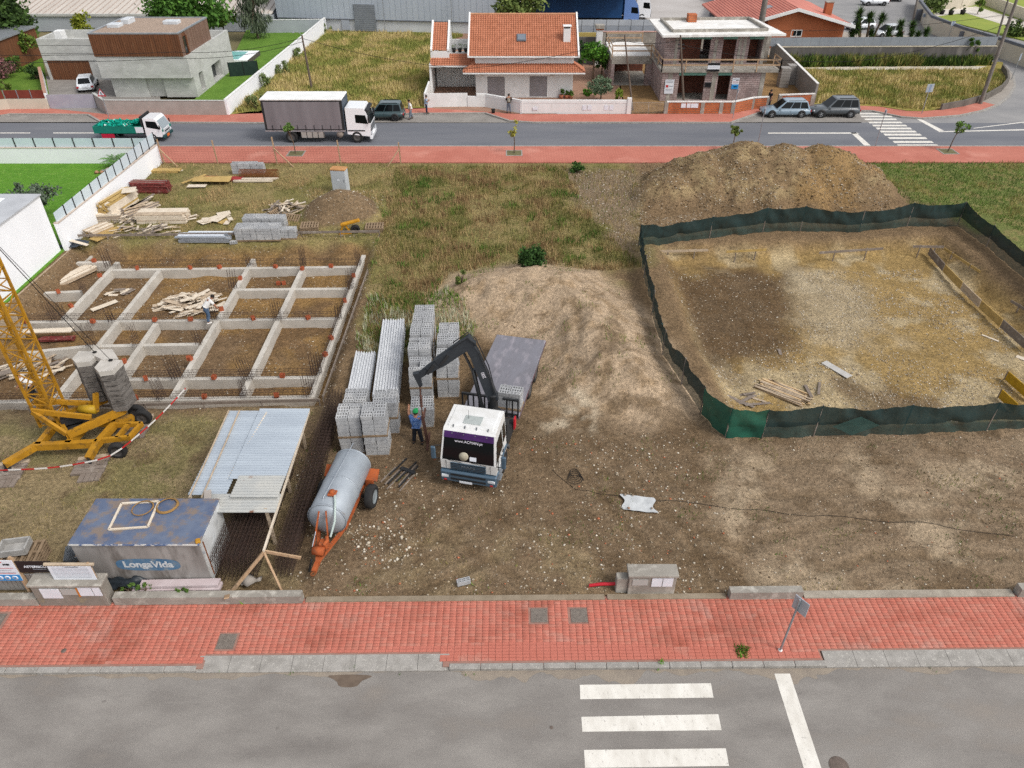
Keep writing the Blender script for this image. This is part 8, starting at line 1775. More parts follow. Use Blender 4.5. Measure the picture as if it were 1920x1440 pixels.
# sheets, bags, planks under the container and low front wall
r = wall_run('low_wall', 'low concrete wall in front of the old container', [(-13.6, wline(-13.6)+.1), (-7.2, wline(-7.2)+.1)], .36, .28, m_concrough); 
wall_run('low_wall', 'low concrete wall at the left end of the near pavement', [(-26, wline(-26)+.1), (-16.2, wline(-16.2)+.1)], .34, .28, m_concrough)
wall_run('low_wall', 'low concrete wall along the front of the open plot', [(-7.1, wline(-7.1)+.1), (3.2, wline(3.2)+.1)], .035, .22, M('soiled_footing', '#8f8270', '#7d705e', 2, .95, bump=.4, bscale=14))
wall_run('low_wall', 'low concrete wall in front of the plot meter box', [(3.3, wline(3.3)+.1), (7.4, wline(7.4)+.1)], .035, .22, MATS['soiled_footing'])
wall_run('low_wall', 'low concrete wall beside the road sign', [(7.5, wline(7.5)+.1), (10.0, wline(10)+.1)], .36, .28, m_concrough)
wall_run('low_wall', 'broken flush wall footing along the right pavement', [(10.1, wline(10.1)+.12), (17.4, wline(17.4)+.12)], .05, .3, M('footing', '#a39a8c', '#8a8174', 2, .9, bump=.5, bscale=14)); wall_run('low_wall', 'concrete wall end at the right edge', [(17.5, wline(17.5)+.1), (24, wline(24)+.1)], .4, .3, m_concrough)
planks('sheet_stack', 'pink-white insulation panels lying under the container', (-11.6, 16.45, .1), 1, [(0, 0, .12, 3.0, .35, .12, 0, 0), (.1, .05, .26, 2.7, .3, .1, .01, 0)], 'panels', [M('panel_pink', '#c0b3b3', '#b0a0a0', 2, .8)])
r = T('black_sheeting', 'crumpled black plastic sheeting beside the container', 'sheeting', (-13.4, 16.5, .1)); gxx, gyy = np.meshgrid(np.linspace(-.9, .8, 16), np.linspace(-.25, .25, 10)); zz = .05+.55*fbm(gxx*3, gyy*5, 7)*np.clip(1-(np.abs(gxx)/.95)**3, 0, 1); i_ = np.arange(160).reshape(10, 16)
link('sheet', mesh_np('sheet', np.c_[gxx.ravel(), gyy.ravel(), zz.ravel()], np.stack([i_[:-1, :-1], i_[:-1, 1:], i_[1:, 1:], i_[1:, :-1]], -1).reshape(-1, 4), M('black_plastic_sheet', '#1d2226', '#2a3036', 4, .35)), r)
for k, (x, y) in enumerate(((-13.2, 16.35), (-12.6, 16.3), (-11.3, 16.25))): bush('weed_bush', ('weed bush by the meter wall end', 'trailing weed below the container logo', 'leafy weed in front of the panels')[k], (x, y, .1), (.35, .15, .3), 260, .05, '#3a5424', '#64803a', 60+k)
# wooden off-cut in front, concrete lump
planks('loose_board', 'short plank leaning on the low wall', (-9.75, 16.1, .0), 0, [(0, 0, .3, .75, .16, .04, 1.9, .5)], 'board', [m_plank])
r = T('concrete_lump', 'broken concrete lump behind the wooden braces', 'rubble', (-9.2, 16.7, .1)); V, F = chips(np.array([[0, 0, .15], [.3, .1, .1], [-.25, .05, .1]]), np.array([.32, .2, .2]), np.random.RandomState(3)); link('lump', mesh_np('lump', V, F, m_stone, np.tile(c3('#8f8880'), (18, 1))), r)
# ---- meter wall with notices
r = T('meter_wall', 'rough concrete meter wall with white doors beside the pavement', 'wall', (-14.9, 15.9, 0)); m_mw = M('meter_concrete', '#8a847b', '#787268', 2, .9, bump=.3, bscale=14, col3='#9a8f70', scale3=2, c3=(.6, .75))
mb = MB(); mb.chbox(-16.15, 15.85, -.1, -13.75, 16.3, 1.0, .02); mb.build('wall_face', m_mw, r, w=True); mb = MB(); mb.chbox(-16.2, 15.8, 1.0, -13.7, 16.35, 1.12, .02); mb.build('coping', m_concrough, r, w=True)
for x0, x1, z0, z1, m_ in ((-15.85, -15.2, .42, .9, m_board), (-15.15, -14.6, .6, .9, M('slot_grey', '#a5a39e', rough=.8)), (-14.55, -14.1, .55, .98, m_board), (-14.07, -13.82, .55, .98, m_board)): mb = MB(); mb.box(x0, 15.825, z0, x1, 15.845, z1); mb.build('meter_door', m_, r, w=True)
mb = MB(); mb.box(-14.62, 15.82, .5, -14.56, 15.84, .95); mb.build('foam_seam', M('foam_orange', '#b5702c', rough=.9), r, w=True)
r = T('slat_wall', 'grey corrugated panel wall at the lower left corner', 'wall', (-18, 16.2, 0))
for k in range(26): mb = MB(); x = -20+k*.15; mb.box(x, 16.35, .2, x+.13, 16.4, 1.0); mb.build('slat', m_greyblk, r, w=True)
def signboard(label, px, z0, z1, Y_, mat, posts, items):
    """px: x range in the picture at the board's depth"""
    x0, x1 = W(px[0], 1080, Y_).x, W(px[1], 1080, Y_).x; r = T('notice_board', label, 'notice board', ((x0+x1)/2, Y_, 0)); mb = MB(); mb.box(x0, Y_, z0, x1, Y_+.025, z1); mb.build('board', mat, r, w=True)
    for f in posts: x = x0+(x1-x0)*f; mb = MB(); mb.bar((x, Y_+.06, 0), (x, Y_+.06, z1+.12), .08, .08); mb.build('post', m_plank, r, w=True)
    for (a, b, c_, d, m_) in items: mb = MB(); mb.box(x0+(x1-x0)*a, Y_-.006, z0+(z1-z0)*c_, x0+(x1-x0)*b, Y_-.001, z0+(z1-z0)*d); mb.build('print', m_, r, w=True)
    return r, x0, x1
r, x0, x1 = signboard('white safety notice with blue pictogram band', (-12, 38), .95, 1.95, 16.15, m_board, (.95,), [(0, 1, 0, .3, m_blue), (.15, .5, .86, .9, m_red), (.3, .6, .9, .94, m_red), (.6, .85, .78, .84, m_black), (.1, .9, .62, .64, m_red), (.1, .8, .52, .54, m_txt), (.1, .9, .42, .44, m_txt), (.1, .9, .36, .38, m_red)])
for k in range(3): mb = MB(); mb.lathe([(0, 0), (.1, 0), (.1, .004), (0, .004)], 18, Matrix.Translation((x0+(x1-x0)*(.22+.28*k), 16.143, 1.1)) @ Matrix.Rotation(R(90), 4, 'X')); o = mb.build('pictogram', m_board, r, w=True); mb = MB(); mb.cbox((x0+(x1-x0)*(.22+.28*k), 16.136, 1.1), (.09, .004, .07+.02*k)); mb.build('symbol', m_blue, o, w=True)
text('lettering', 'MC', .13, tuple(W2L[r] @ Vector((x0+(x1-x0)*.72, 16.14, 1.76))), (R(90), 0, 0), m_black, r)
r, x0, x1 = signboard('black notice board with white lettering', (42, 108), 1.3, 1.85, 16.2, M('board_black', '#241c1c', rough=.6), (-.05,), [(.42, .8, .3, .33, m_txt)])
text('lettering', 'ASTERISCO', .15, tuple(W2L[r] @ Vector(((x0+x1)/2+.02, 16.19, 1.6))), (R(90), 0, 0), m_board, r, bold=.004)
r, x0, x1 = signboard('white text board tilted on the meter wall', (98, 178), 1.1, 1.78, 16.05, m_board, (.95,), [(.08, .92, .9-.1*k, .915-.1*k, m_txt) for k in range(8)]+[(.4, .7, .955, .985, m_black)])
mb = MB(); mb.tube([(x0-.1, 16.1, 1.84), (x1+.1, 16.1, 1.84)], .06, 8); mb.build('log', m_tim, r, w=True)
# pallets with mortar tub, yellow barrow behind the meter wall
r = T('wooden_pallet', 'stacked pallets carrying a mortar tub beside the notices', 'pallet', (-17.6, 17.6, gz(-17.6, 17.6)), R(8), 'empty pallets')
for k in range(5): pallet_parts(r, k*.14, 1.5, 1.1, 7)
r = T('mortar_tub', 'grey mortar tub lying on the stacked pallets', 'tub', (-17.7, 17.7, gz(-17.6, 17.6)+.72), R(10)); mb = MB()
for a, b in (((-.45, -.3), (.45, -.3)), ((.45, -.3), (.45, .3)), ((.45, .3), (-.45, .3)), ((-.45, .3), (-.45, -.3))): mb.bar((a[0], a[1], .13), (b[0], b[1], .13), .06, .26)
mb.box(-.44, -.29, 0, .44, .29, .03); mb.build('tub_shell', M('tub_grey', '#a8a6a2', '#8f8d89', 3, .8), r)
r = T('wheelbarrow', 'yellow-framed barrow standing behind the black board', 'barrow', (-15.4, 17.6, gz(-15.4, 17.6)), R(20)); mb = MB(); mb.add([(-.45, -.35, .75), (.4, -.35, .75), (.4, .35, .75), (-.45, .35, .75), (-.25, -.2, .35), (.25, -.2, .35), (.25, .2, .35), (-.25, .2, .35)], [(0, 4, 5, 1), (1, 5, 6, 2), (2, 6, 7, 3), (3, 7, 4, 0), (4, 7, 6, 5), (0, 1, 5, 4), (1, 2, 6, 5), (2, 3, 7, 6), (3, 0, 4, 7)]); mb.build('tray', m_galv, r)
mb = MB()
for s_ in (-.3, .3): mb.tube([(.7, s_, .8), (-.1, s_*.7, .4), (-.5, s_*.3, .2)], .025, 6); mb.tube([(.45, s_, 0), (.35, s_, .65)], .025, 6)
mb.bar((.6, -.3, .82), (.6, .3, .82), .04); mb.build('frame', m_yel, r); wheel(r, -.55, .05, .18, .1, m_rimd, 1)
# ================================================================ tank trailer
TK = T('tank_trailer', 'grey slurry tank trailer with orange drawbar', 'tank trailer', (-6.5, 20.15, gz(-6.3, 20)), R(-98)); r = TK
m_tank = M('tank_galvanised', '#a3aab0', '#949ba2', 1.2, .5, .3, col3='#8a7a6c', scale3=2.5, c3=(.66, .8), obj=True); m_or2 = M('drawbar_orange', '#a8562c', '#944a26', 4, .8, col3='#6a4a38', scale3=6, c3=(.52, .7))
rt = .71; A = Matrix.Translation((0, 0, 1.24)) @ Matrix.Rotation(R(90), 4, 'Y')
mb = MB(); mb.lathe([(0, -1.78), (.3, -1.75), (.6, -1.66), (rt, -1.5), (rt, 1.5), (.6, 1.64), (.3, 1.72), (0, 1.75)], 32, A); mb.build('tank_shell', m_tank, r)
for x in (-1.5, 1.5, 0): mb = MB(); mb.lathe([(rt, -.03), (rt+.02, -.03), (rt+.02, .03), (rt, .03)], 32, Matrix.Translation((x, 0, 0)) @ A); mb.build('rim_band', m_tank, r)
mb = MB(); mb.tube([(-1.75, .05, 2.08), (.3, -.05, 2.06), (1.2, -.12, 2.02), (2.6, -.2, .95)], .018, 6); mb.build('rod', m_galv, r)
mb = MB(); mb.cbox((.95, .12, 2.0), (.3, .3, .08), ch=.02); mb.lathe([(.1, 0), (.1, .1), (0, .1)], 10, Matrix.Translation((.95, .12, 2.02))); mb.build('valve_plate', m_or2, r)
mb = MB(); mb.tube([(.95, .2, 2.0), (1.4, .38, 2.0), (1.9, .48, 1.6), (2.2, .35, 1.1)], .04, 8); mb.build('suction_hose', M('hose_pale', '#a9b5b0', rough=.5), r)
mb = MB(); mb.bar((1.2, -.5, .55), (2.9, 0, .45), .1, .14); mb.bar((1.2, .5, .55), (2.9, 0, .45), .1, .14); mb.bar((2.6, 0, .45), (3.25, 0, .38), .15, .17); mb.bar((-1.4, -.5, .5), (1.3, -.5, .55), .1, .14); mb.bar((-1.4, .5, .5), (1.3, .5, .55), .1, .14); mb.build('drawbar', m_or2, r)
mb = MB(); mb.bar((1.75, -.12, 1.85), (2.65, -.22, .6), .05); mb.bar((1.7, .12, 1.85), (2.3, .25, .6), .05); mb.build('strut', m_or2, r)
mb = MB(); mb.cbox((2.35, .12, .85), (.3, .34, .3), ch=.05); mb.lathe([(0, -.2), (.16, -.2), (.16, .2), (0, .2)], 14, Matrix.Translation((2.6, .0, .75)) @ Matrix.Rotation(R(90), 4, 'X')); mb.tube([(2.2, .2, 1.05), (2.4, .3, 1.1), (2.5, .2, 1.0)], .07, 8); mb.build('pump', m_or2, r)
mb = MB(); mb.lathe([(.05, -.03), (.1, -.03), (.1, .03), (.05, .03), (.05, -.03)], 12, Matrix.Translation((3.33, 0, .38))); mb.build('hitch_eye', m_rust, r); mb = MB(); mb.bar((2.85, -.2, .55), (2.95, -.35, 0), .06); mb.build('jack_leg', m_chass, r)
for s_ in (1, -1): wheel(r, -.55, s_*1.1, .48, .32, M('hub_grey', '#7a8285', rough=.6), s_); mb = MB(); mb.cbox((-1.25, s_*.85, .95), (.5, .45, .06), ry=.5); mb.cbox((-1.0, s_*.78, .75), (.1, .3, .4)); mb.build('mudguard', m_or2, r)
mb = MB(); mb.bar((-.55, -.8, .44), (-.55, .8, .44), .1); mb.build('axle', m_chass, r)
# bundle of steel bars on the soil
r = T('steel_bars', 'loose bundle of steel angle bars lying before the truck', 'steel bars', gl(-4.55, 22.3), R(62))
for k, (x, y, z, l_, m_) in enumerate([(rs.uniform(-.3, .4), -.45+.12*j, .04+.05*(j % 2), rs.uniform(1.0, 1.5), j % 2) for j in range(9)]): mb = MB(); mb.cbox((x, y, z), (l_, .05, .05), rz=rs.uniform(-.05, .05)); mb.build('bar', m_chass if m_ else m_timg, r)
mb = MB(); mb.cbox((.3, -.1, .1), (.16, .7, .05)); mb.build('dark_plate', m_chass, r)
# litter: plastic sheet, cable, meter wall of the plot
r = T('plastic_sheet', 'white plastic sheet weighted with stones on the soil', 'sheet', gl(5.0, 20.6)); gxx, gyy = np.meshgrid(np.linspace(-.62, .6, 18), np.linspace(-.42, .42, 12)); gyy = gyy-.18*gxx; gxx = gxx+.08*np.sin(gyy*9); zz = .05+.08*fbm(gxx*4, gyy*4, 9); i_ = np.arange(216).reshape(12, 18)
link('sheet', mesh_np('sheet', np.c_[gxx.ravel(), gyy.ravel(), zz.ravel()], np.stack([i_[:-1, :-1], i_[:-1, 1:], i_[1:, 1:], i_[1:, :-1]], -1).reshape(-1, 4), M('pale_plastic', '#c0c2c2', '#aeb0b0', 4, .4)), r)
for k, (x, y) in enumerate(((-.5, .45), (-.2, .4), (.45, -.3), (-.45, -.3))): V, F = chips(np.array([[x, y, .14]]), np.array([.07]), np.random.RandomState(k)); link('stone', mesh_np('stone', V, F, m_stone, np.tile(c3('#a07a60' if k == 3 else '#8f8070'), (6, 1))), r)
r = T('cable', 'thin black cable lying across the open soil', 'cable', gl(3, 21.8)); P_ = [G(x, y) for x, y in ((1035, 880), (1080, 915), (1140, 930), (1250, 940), (1400, 957), (1560, 968), (1750, 985), (1925, 1012))]; Q_ = []
for a, b in zip(P_[:-1], P_[1:]):
    for k in range(8): c_ = a.lerp(b, k/8); Q_.append((c_.x, c_.y+.06*math.sin(c_.x*2.1), gz(c_.x, c_.y)+.02))
mb = MB(); mb.tube(Q_, .009, 5); mb.tube([(2.6+.35*math.cos(t*.5)*(1-.01*t), 22.0+.3*math.sin(t*.5)+.01*t, gz(2.6, 22)+.05) for t in range(50)], .012, 5); mb.build('wire', m_dark, r, w=True)
r = T('meter_wall', 'small concrete meter box with two white doors on the plot edge', 'wall', (4.9, 16.5, 0)); mb = MB(); mb.chbox(4.0, 16.32, -.1, 5.62, 16.75, .92, .02); mb.chbox(3.6, 16.4, -.1, 4.0, 16.7, .72, .02); mb.build('wall_face', m_concrough, r, w=True); mb = MB(); mb.chbox(3.95, 16.26, .92, 5.67, 16.8, 1.04, .02); mb.build('coping', m_concrough, r, w=True)
for x0, x1 in ((4.78, 5.13), (5.16, 5.5)): mb = MB(); mb.box(x0, 16.29, .45, x1, 16.318, .88); mb.build('meter_door', m_board, r, w=True)
mb = MB(); mb.box(4.12, 16.3, .5, 4.65, 16.318, .8); mb.build('slot', MATS['slot_grey'], r, w=True)
r = T('red_duct', 'red plastic duct sticking out beside the meter box', 'duct', (3.2, 16.6, .1)); mb = MB(); mb.tube([(2.7, 16.6, .12), (3.1, 16.6, .2), (3.62, 16.6, .22)], .06, 8); mb.build('tube', M('duct_red', '#b01f2c', rough=.5), r, w=True)
o = link('concrete_block', bme3); o.location = (-1.7, 16.75, .06); o.rotation_euler = (0, 0, .3); tag(o, 'loose grey block at the front edge of the plot', 'block')
# ---- street sign on the near pavement
r = T('road_sign', 'square road sign seen from behind on a thin grey pole', 'sign', tuple(G(1463, 1219)), 0); mb = MB(); mb.tube([(0, 0, 0), (.06, .02, 2.55)], .035, 10); mb.build('pole', m_alu, r)
mb = MB(); mb.cbox((.13, .0, 2.28), (.035, .5, .6), rz=.62, ch=.008); mb.build('plate', M('sign_back', '#9fa5ac', '#b5bac0', 3, .5, .4), r); mb = MB(); mb.cbox((.15, -.015, 2.28), (.01, .44, .54), rz=.62); mb.build('face', M('sign_blue', '#4a6f9a', rough=.4), r); mb = MB(); mb.lathe([(0, .02), (.07, .02), (.07, 0)], 10); mb.build('footing', m_concwhite, r)
# ================================================================ dug plot on the right: shade-net fence, boards
m_net = M('shade_net', '#162b2a', '#1b3536', 1.5, .85, stretch=(1, 1, .5), col3='#102220', scale3=3, c3=(.5, .7), alpha=.95); m_net2 = M('shade_net_new', '#1b5644', '#174a3b', 2, .85, alpha=.96)
NF = T('net_fence', 'sagging dark green shade-net fence round the dug plot', 'fence', tuple(G(1425, 823)))
m_net3 = M('shade_net_thin', '#243b38', '#2b4540', 2, .85, col3='#1b302d', scale3=4, c3=(.5, .7), alpha=.72)
def net(pts, hts, seed, mat=None, seg=.12):
    """drape between posts: a tight upper band sagging between the posts over a thinner lower one"""
    C_ = []; nz_ = 9
    for i, (a, b) in enumerate(zip(pts[:-1], pts[1:])):
        a, b = Vector(a[:2]), Vector(b[:2]); L_ = (b-a).length; n = max(3, int(L_/seg)); d = (b-a).normalized(); nn = Vector((-d.y, d.x))
        for k in range(n+(i == len(pts)-2)):
            t = k/n; p = a.lerp(b, t); ht = hts[i]*(1-t)+hts[i+1]*t-(.1+.06*L_/3)*math.sin(math.pi*t)**.7
            C_.append((p, nn, ht, t))
    P_ = np.array([(c_[0].x, c_[0].y) for c_ in C_]); g = hz(P_[:, 0], P_[:, 1]); V = []
    for j in range(nz_):
        v = j/(nz_-1); f = fbm(P_[:, 0]*1.5+v*2.2, P_[:, 1]*1.5-v*1.3, seed)-.5; f2 = fbm(P_[:, 0]*5+v*3, P_[:, 1]*5+v*3, seed+2, 2)-.5
        for k, (p, nn, ht, t) in enumerate(C_):
            s_ = .34*f[k]+.1*f2[k]+(.06 if v < .5 else 0)
            s_ *= .35+.65*math.sin(math.pi*t)**.5
            V.append((p.x+nn.x*s_, p.y+nn.y*s_, g[k]+.02+ht*v))
    n = len(C_); F = [(j*n+k, j*n+k+1, (j+1)*n+k+1, (j+1)*n+k) for j in range(nz_-1) for k in range(n-1)]
    cut = 3*(n-1)
    for nm, ff, mm in (('net', F[cut:], mat or m_net), ('lower_net', F[:cut], mat or m_net3)):
        mb = MB(); mb.add(V, ff, True); mb.build(nm, mm, NF, w=True)
    for p, ht in zip(pts, hts): mb = MB(); g_ = gz(p[0], p[1]); mb.tube([(p[0], p[1]+.04, g_-.1), (p[0]+.02, p[1]+.04, g_+ht+.03)], .03, 6); mb.build('post', m_timg, NF, w=True)
NB = [G(x, y) for x, y in ((1197, 463), (1330, 448), (1430, 436), (1500, 434), (1610, 436), (1700, 426), (1795, 424))]
net([tuple(p) for p in NB], [1.5, 1.55, 1.75, 1.8, 1.5, 1.7, 1.75], 1)
net([tuple(G(x, y)) for x, y in ((1795, 424), (1850, 462), (1925, 530), (2010, 610), (2100, 720))], [1.75, 1.5, 1.5, 1.5, 1.5], 2)
net([tuple(G(x, y)) for x, y in ((1197, 463), (1207, 523), (1222, 590), (1241, 672), (1276, 731), (1312, 781))], [1.5, 1.5, 1.5, 1.45, 1.5, 1.55], 3)
net([tuple(G(x, y)) for x, y in ((1312, 781), (1360, 823), (1428, 824))], [1.55, 1.65, 1.6], 4, m_net2)
net([tuple(G(x, y)) for x, y in ((1428, 824), (1525, 820), (1690, 816), (1850, 808), (2010, 800), (2150, 790))], [1.6, 1.72, 1.68, 1.6, 1.55, 1.5], 5)
mb = MB(); q = G(1590, 816); mb.add([(q.x+a, q.y-.3, b) for a, b in ((-1.0, .75), (-.05, .25), (1.05, .8), (.1, 1.3))], [(0, 1, 2, 3)]); mb.build('patch', M('net_patch', '#34504a', '#2c4540', 3, .8, alpha=.8), NF, w=True)
def atz(px, py, z): return G(px, py, z)
def board(label, a, b, z, w=.03, h=.16, mat=None, stakes=2, name='batter_board'):
    p, q = atz(*a, z), atz(*b, z); r = T(name, label, 'plank rail', (p.x, p.y, -.9)); mb = MB(); mb.bar(p, q, w, h); mb.build('plank', mat or m_timg, r, w=True)
    for k in range(stakes): c_ = p.lerp(q, (k+.5)/stakes); mb = MB(); mb.box(c_.x-.03, c_.y+.02, gz(c_.x, c_.y)-.15, c_.x+.03, c_.y+.07, c_.z+.1); mb.build('stake', m_timg, r, w=True)
board('batter board at the left of the back pit edge', (1228, 472), (1328, 469), -.15, mat=m_tim); board('short yellowish batter board second along the back pit edge', (1362, 472), (1437, 468), -.15, mat=m_timy); board('grey batter board in the middle of the back pit edge', (1536, 474), (1656, 466), -.2); board('batter board at the far right pit corner', (1712, 462), (1770, 463), -.1)
board('yellow batter board down the right pit slope', (1770, 466), (1838, 510), -.3, mat=m_timy); board('thin tilted board on the right pit slope', (1895, 564), (1930, 585), -.3, stakes=1)
r = T('formwork_row', 'row of yellow and grey formwork panels along the pit side', 'formwork', (28, 40, -.9))
pts = [(1742, 470), (1770, 502), (1803, 536), (1838, 570), (1878, 606), (1930, 652)]
for k, (a, b) in enumerate(zip(pts[:-1], pts[1:])): p, q = atz(*a, -.55), atz(*b, -.55); mb = MB(); mb.bar(p.lerp(q, .01), p.lerp(q, .98), .04, .5); mb.build('panel', (m_timg, m_timy, m_tim, m_timy, m_timg)[k], r, w=True)
for k, (a, b) in enumerate((((1888, 704), (1935, 745)), ((1876, 738), (1905, 765)))):
    p, q = atz(*a, -.6), atz(*b, -.6); r = T('formwork_piece', ('upper', 'lower')[k]+' short yellow formwork panel at the right edge', 'formwork', (p.x, p.y, -.9)); mb = MB(); mb.bar(p, q, .04, .5); mb.build('panel', M('form_yellow', '#b8921e', '#a07c18', 3, .6), r, w=True); mb = MB(); mb.bar((p.x, p.y+.05, -.9), (p.x, p.y+.05, -.35), .05); mb.build('stake', m_timg, r, w=True)
zf = -.93
def pz(px, py): p = G(px, py, zf); return (p.x, p.y, gz(p.x, p.y))
planks('loose_board', 'wide grey board lying on the pit floor', pz(1568, 694), -58, [(0, 0, .03, 1.6, .42, .03, 0, 0)], 'board', [M('board_grey', '#b5b2ad', '#a6a39e', 3, .8)])
planks('batten_pile', 'pile of fresh pale battens inside the near net fence', pz(1468, 735), -40, [(rs.uniform(-.2, .2), -.55+.11*(k % 11), .05+.05*(k//11), rs.uniform(1.9, 2.6), .07, .05, rs.gauss(0, .05), 0) for k in range(30)], 'battens', [M('fresh_batten', '#cfb38c', '#bfa27a', 3, .85), m_tim])
planks('board_pile', 'grey weathered boards beside the fresh battens', pz(1405, 750), 0, loose(9, .8, .8, 1.5, rs, .2, (.12, .2), -.3), 'boards', [m_timg, m_timg, m_tim])
planks('loose_board', 'small grey board near the pit middle', pz(1462, 660), 85, [(0, 0, .03, .55, .16, .03, 0, 0)], 'board', [m_timg]); planks('loose_board', 'slim white board near the right pit side', pz(1857, 633), -50, [(0, 0, .03, .9, .12, .03, 0, 0)], 'board', [m_timp])
planks('loose_board', 'upright dark plank right of the batten pile', pz(1515, 735), 85, [(0, 0, .1, 1.2, .16, .04, 0, .12), (.3, -.6, .08, 1.3, .12, .04, -.3, .1)], 'board', [m_timg]); planks('loose_board', 'white board at the right picture edge', pz(1925, 675), -45, [(0, 0, .03, 1.0, .3, .03, 0, 0)], 'board', [m_timp])
# ================================================================ poles, wires, signs of the far street
m_pole = M('wood_pole', '#6a5d52', '#5a4e45', 4, .9, stretch=(1, 1, .2)); m_cpole = M('concrete_pole', '#7d766f', '#6c655f', 3, .9)
def pole(label, base, top, rad, mat, cat='pole', arms=()):
    b = Vector(base); t = Vector(top); r = T('utility_pole', label, cat, tuple(b)); mb = MB(); mb.tube([b-Vector((0, 0, .2)), t], [rad, rad*.65], 9); mb.build('shaft', mat, r, w=True)
    for (z, l_) in arms: p = b.lerp(t, z); mb = MB(); mb.bar(p-Vector((l_, 0, 0)), p+Vector((l_, 0, 0)), .08); mb.build('bracket', m_chass, r, w=True)
    return r
pA = G(585, 168); tA = W(566, 66, pA.y); lp = pole('lamp pole leaning in the dry field behind the lorry', pA, tA, .13, m_pole)
mb = MB(); mb.tube([tA, tA+Vector((-.25, -.3, .35)), tA+Vector((-.55, -.6, .4))], .03, 6); mb.cbox(tA+Vector((-.65, -.7, .4)), (.2, .4, .1), ch=.03); mb.build('lamp_arm', m_alu, lp, w=True)
pB = Vector((17.0, 74.6, 0)); tB = W(1276, 66, 74.6); pole('weathered pole in front of the unfinished house', pB, tB, .12, m_pole, arms=((.83, .35), (.88, .3)))
pC = Vector((11.9, 74.2, 0)); tC = W(1171, 65, 74.2); pole('thin wooden pole at the white house garden corner', pC, tC, .1, m_pole)
pD = G(1838, 194); tD = W(1908, -5, pD.y); pole('tall leaning wooden pole at the corner lot wall', pD, tD, .2, m_cpole, arms=((.75, .25), (.82, .3)))
pE = G(1860, 104); tE = W(1893, -10, pE.y); pole('second tall pole behind the metal fence end', pE, tE, .15, m_cpole)
pF = Vector((30.2, 97.6, 0)); tF = W(1440, -30, 97.6); pole('thick concrete pole before the orange house', pF, tF, .45, m_cpole)
pG = G(1712, 40); tG = W(1722, -10, pG.y); pole('concrete pole outside the curved cream wall', pG, tG, .2, m_cpole)
def wire(label, pts, sag=.5):
    r = T('overhead_wire', label, 'wire', tuple(pts[0])); Q_ = []
    for a, b in zip(pts[:-1], pts[1:]):
        for k in range(13): t = k/12; c_ = Vector(a).lerp(Vector(b), t); c_.z -= sag*4*t*(1-t); Q_.append(c_)
    mb = MB(); mb.tube(Q_, .022, 4); mb.build('strand', m_dark, r, w=True)
wire('overhead wire from the field lamp pole past the white house', [tA-Vector((0, 0, .3)), Vector((-5, 77.0, 3.2)), tC-Vector((0, 0, .4))], .4)
wire('overhead wire across the concrete house front', [Vector((-70, 76, 5.4)), Vector((-33, 77.2, 4.7)), tA-Vector((0, 0, .25))], .5)
wire('lower overhead wire across the concrete house front', [Vector((-70, 75.5, 4.7)), Vector((-33, 76.8, 4.2)), tA-Vector((0, 0, .6))], .5)
wire('overhead wire between the two poles at the unfinished house', [tC-Vector((0, 0, .5)), tB-Vector((0, 0, .4))], .3)
wire('overhead wire from the unfinished house to the corner pole', [tB-Vector((0, 0, .8)), Vector((33, 76, 4.1)), tD-Vector((0, 0, 2.2))], .5)
wire('overhead wire above the metal fence', [tF-Vector((0, 0, 5)), tE-Vector((0, 0, 2.2))], .6)
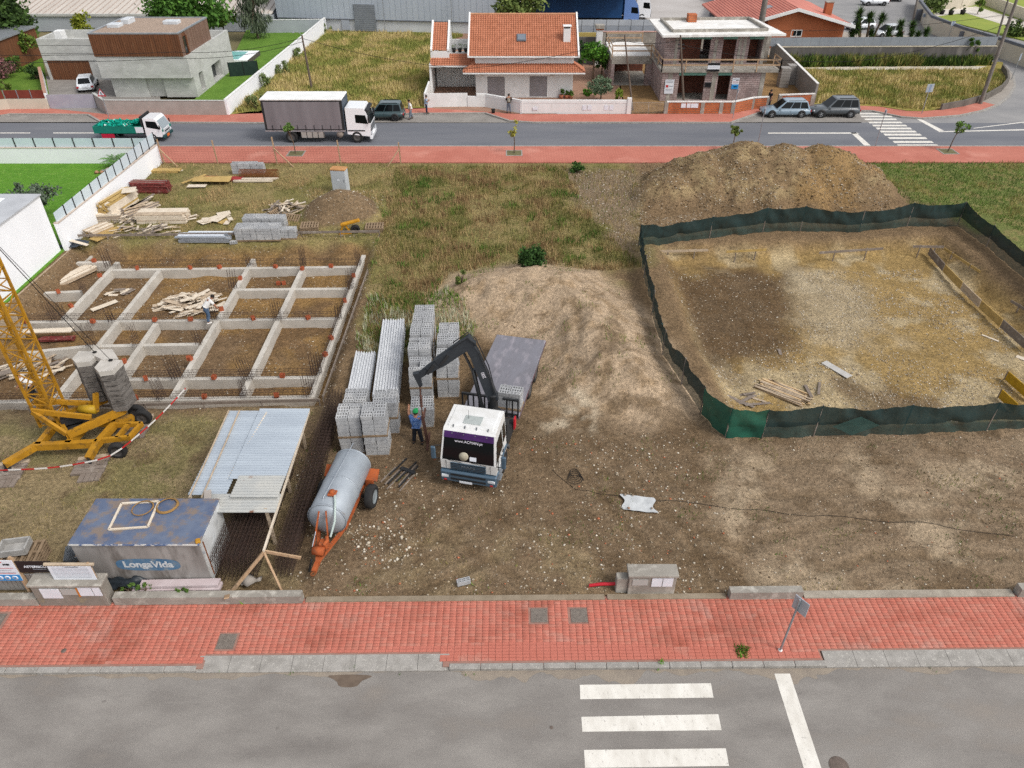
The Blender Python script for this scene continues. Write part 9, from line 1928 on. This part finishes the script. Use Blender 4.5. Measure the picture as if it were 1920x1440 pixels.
def sign(label, px, py, ht, kind, rz=0., size=.6):
    p = G(px, py); r = T('road_sign', label, 'sign', tuple(p), rz); mb = MB(); mb.tube([(0, 0, -.05), (0, 0, ht)], .035, 8); mb.build('pole', m_alu, r)
    z = ht-size*.3
    if kind == 'tri':
        mb = MB(); mb.add([(-size*.55, -.05, z-size*.4), (size*.55, -.05, z-size*.4), (0, -.05, z+size*.55), (-size*.55, -.035, z-size*.4), (size*.55, -.035, z-size*.4), (0, -.035, z+size*.55)], [(0, 1, 2), (5, 4, 3), (0, 3, 4, 1), (1, 4, 5, 2), (2, 5, 3, 0)]); mb.build('plate', M('sign_red', '#b02a30', rough=.5), r)
        s2 = size*.68; mb = MB(); mb.add([(-s2*.55, -.056, z-s2*.36), (s2*.55, -.056, z-s2*.36), (0, -.056, z+s2*.55)], [(0, 1, 2)]); mb.build('face', m_board, r); mb = MB(); mb.cbox((0, -.06, z-.02), (.09, .004, .2)); mb.cbox((.03, -.06, z-.1), (.16, .004, .06)); mb.build('symbol', m_black, r)
    else:
        mb = MB(); mb.cbox((0, -.05, z), (size, .02, size), ch=.006); mb.build('plate', MATS['sign_back'] if kind == 'back' else m_board, r); mb = MB(); mb.cbox((0, -.064, z), (size*.3, .004, size*.9)); mb.build('stripe', M('sign_greyblue', '#7d8ba0', rough=.4), r)
    return r
sign('red triangle warning sign before the concrete house', 205, 223, 2.6, 'tri', 0, .75); sign('square sign seen edge-on at the corner lot', 1728, 213, 2.6, 'back', .2, .75); sign('square crossing sign at the far junction', 1896, 150, 2.6, 'back', .8, .7); sign('small sign by the side road', 1777, 75, 2.2, 'back', .1, .6); sign('triangular sign back beside the cream wall', 1727, 48, 1.5, 'back', 0, .5)
sign('thin sign pole in front of the parked cars', 1420, 276, 3.2, 'thin', 1.45, .45); sign('thin sign pole beside the zebra crossing', 1641, 274, 3.0, 'thin', 1.5, .45); sign('red and white slim pole before the orange block wall', 1374, 222, 2.7, 'thin', 1.5, .4)
r = T('marker_post', 'short wooden post at the edge of the right meadow', 'post', on(1597, 305)); mb = MB(); mb.chbox(-.09, -.09, -.1, .09, .09, .75, .015); mb.build('post_shaft', m_timg, r)
# round pale bollard lamps and pots in the cream garden
for k, (px, py) in enumerate(((1765, 27), (1782, 28), (1804, 27))): r = T('garden_pot', ('left', 'middle', 'right')[k]+' dark pot in a row in the cream wall garden', 'pot', tuple(G(px, py)), 0, 'pots in the cream garden'); mb = MB(); mb.lathe([(0, 0), (.3, 0), (.4, .6), (.34, .6), (.3, .5), (0, .5)], 12); mb.build('pot_shell', m_dark, r); rs2 = np.random.RandomState(k); P2, _c2 = crownpts(rs2, 80, (.3, .3, .4), 4, .15); link('foliage', leafmesh(P2+[0, 0, .9], .12, rs2, '#4a5c34', '#6f7a4c'), r)
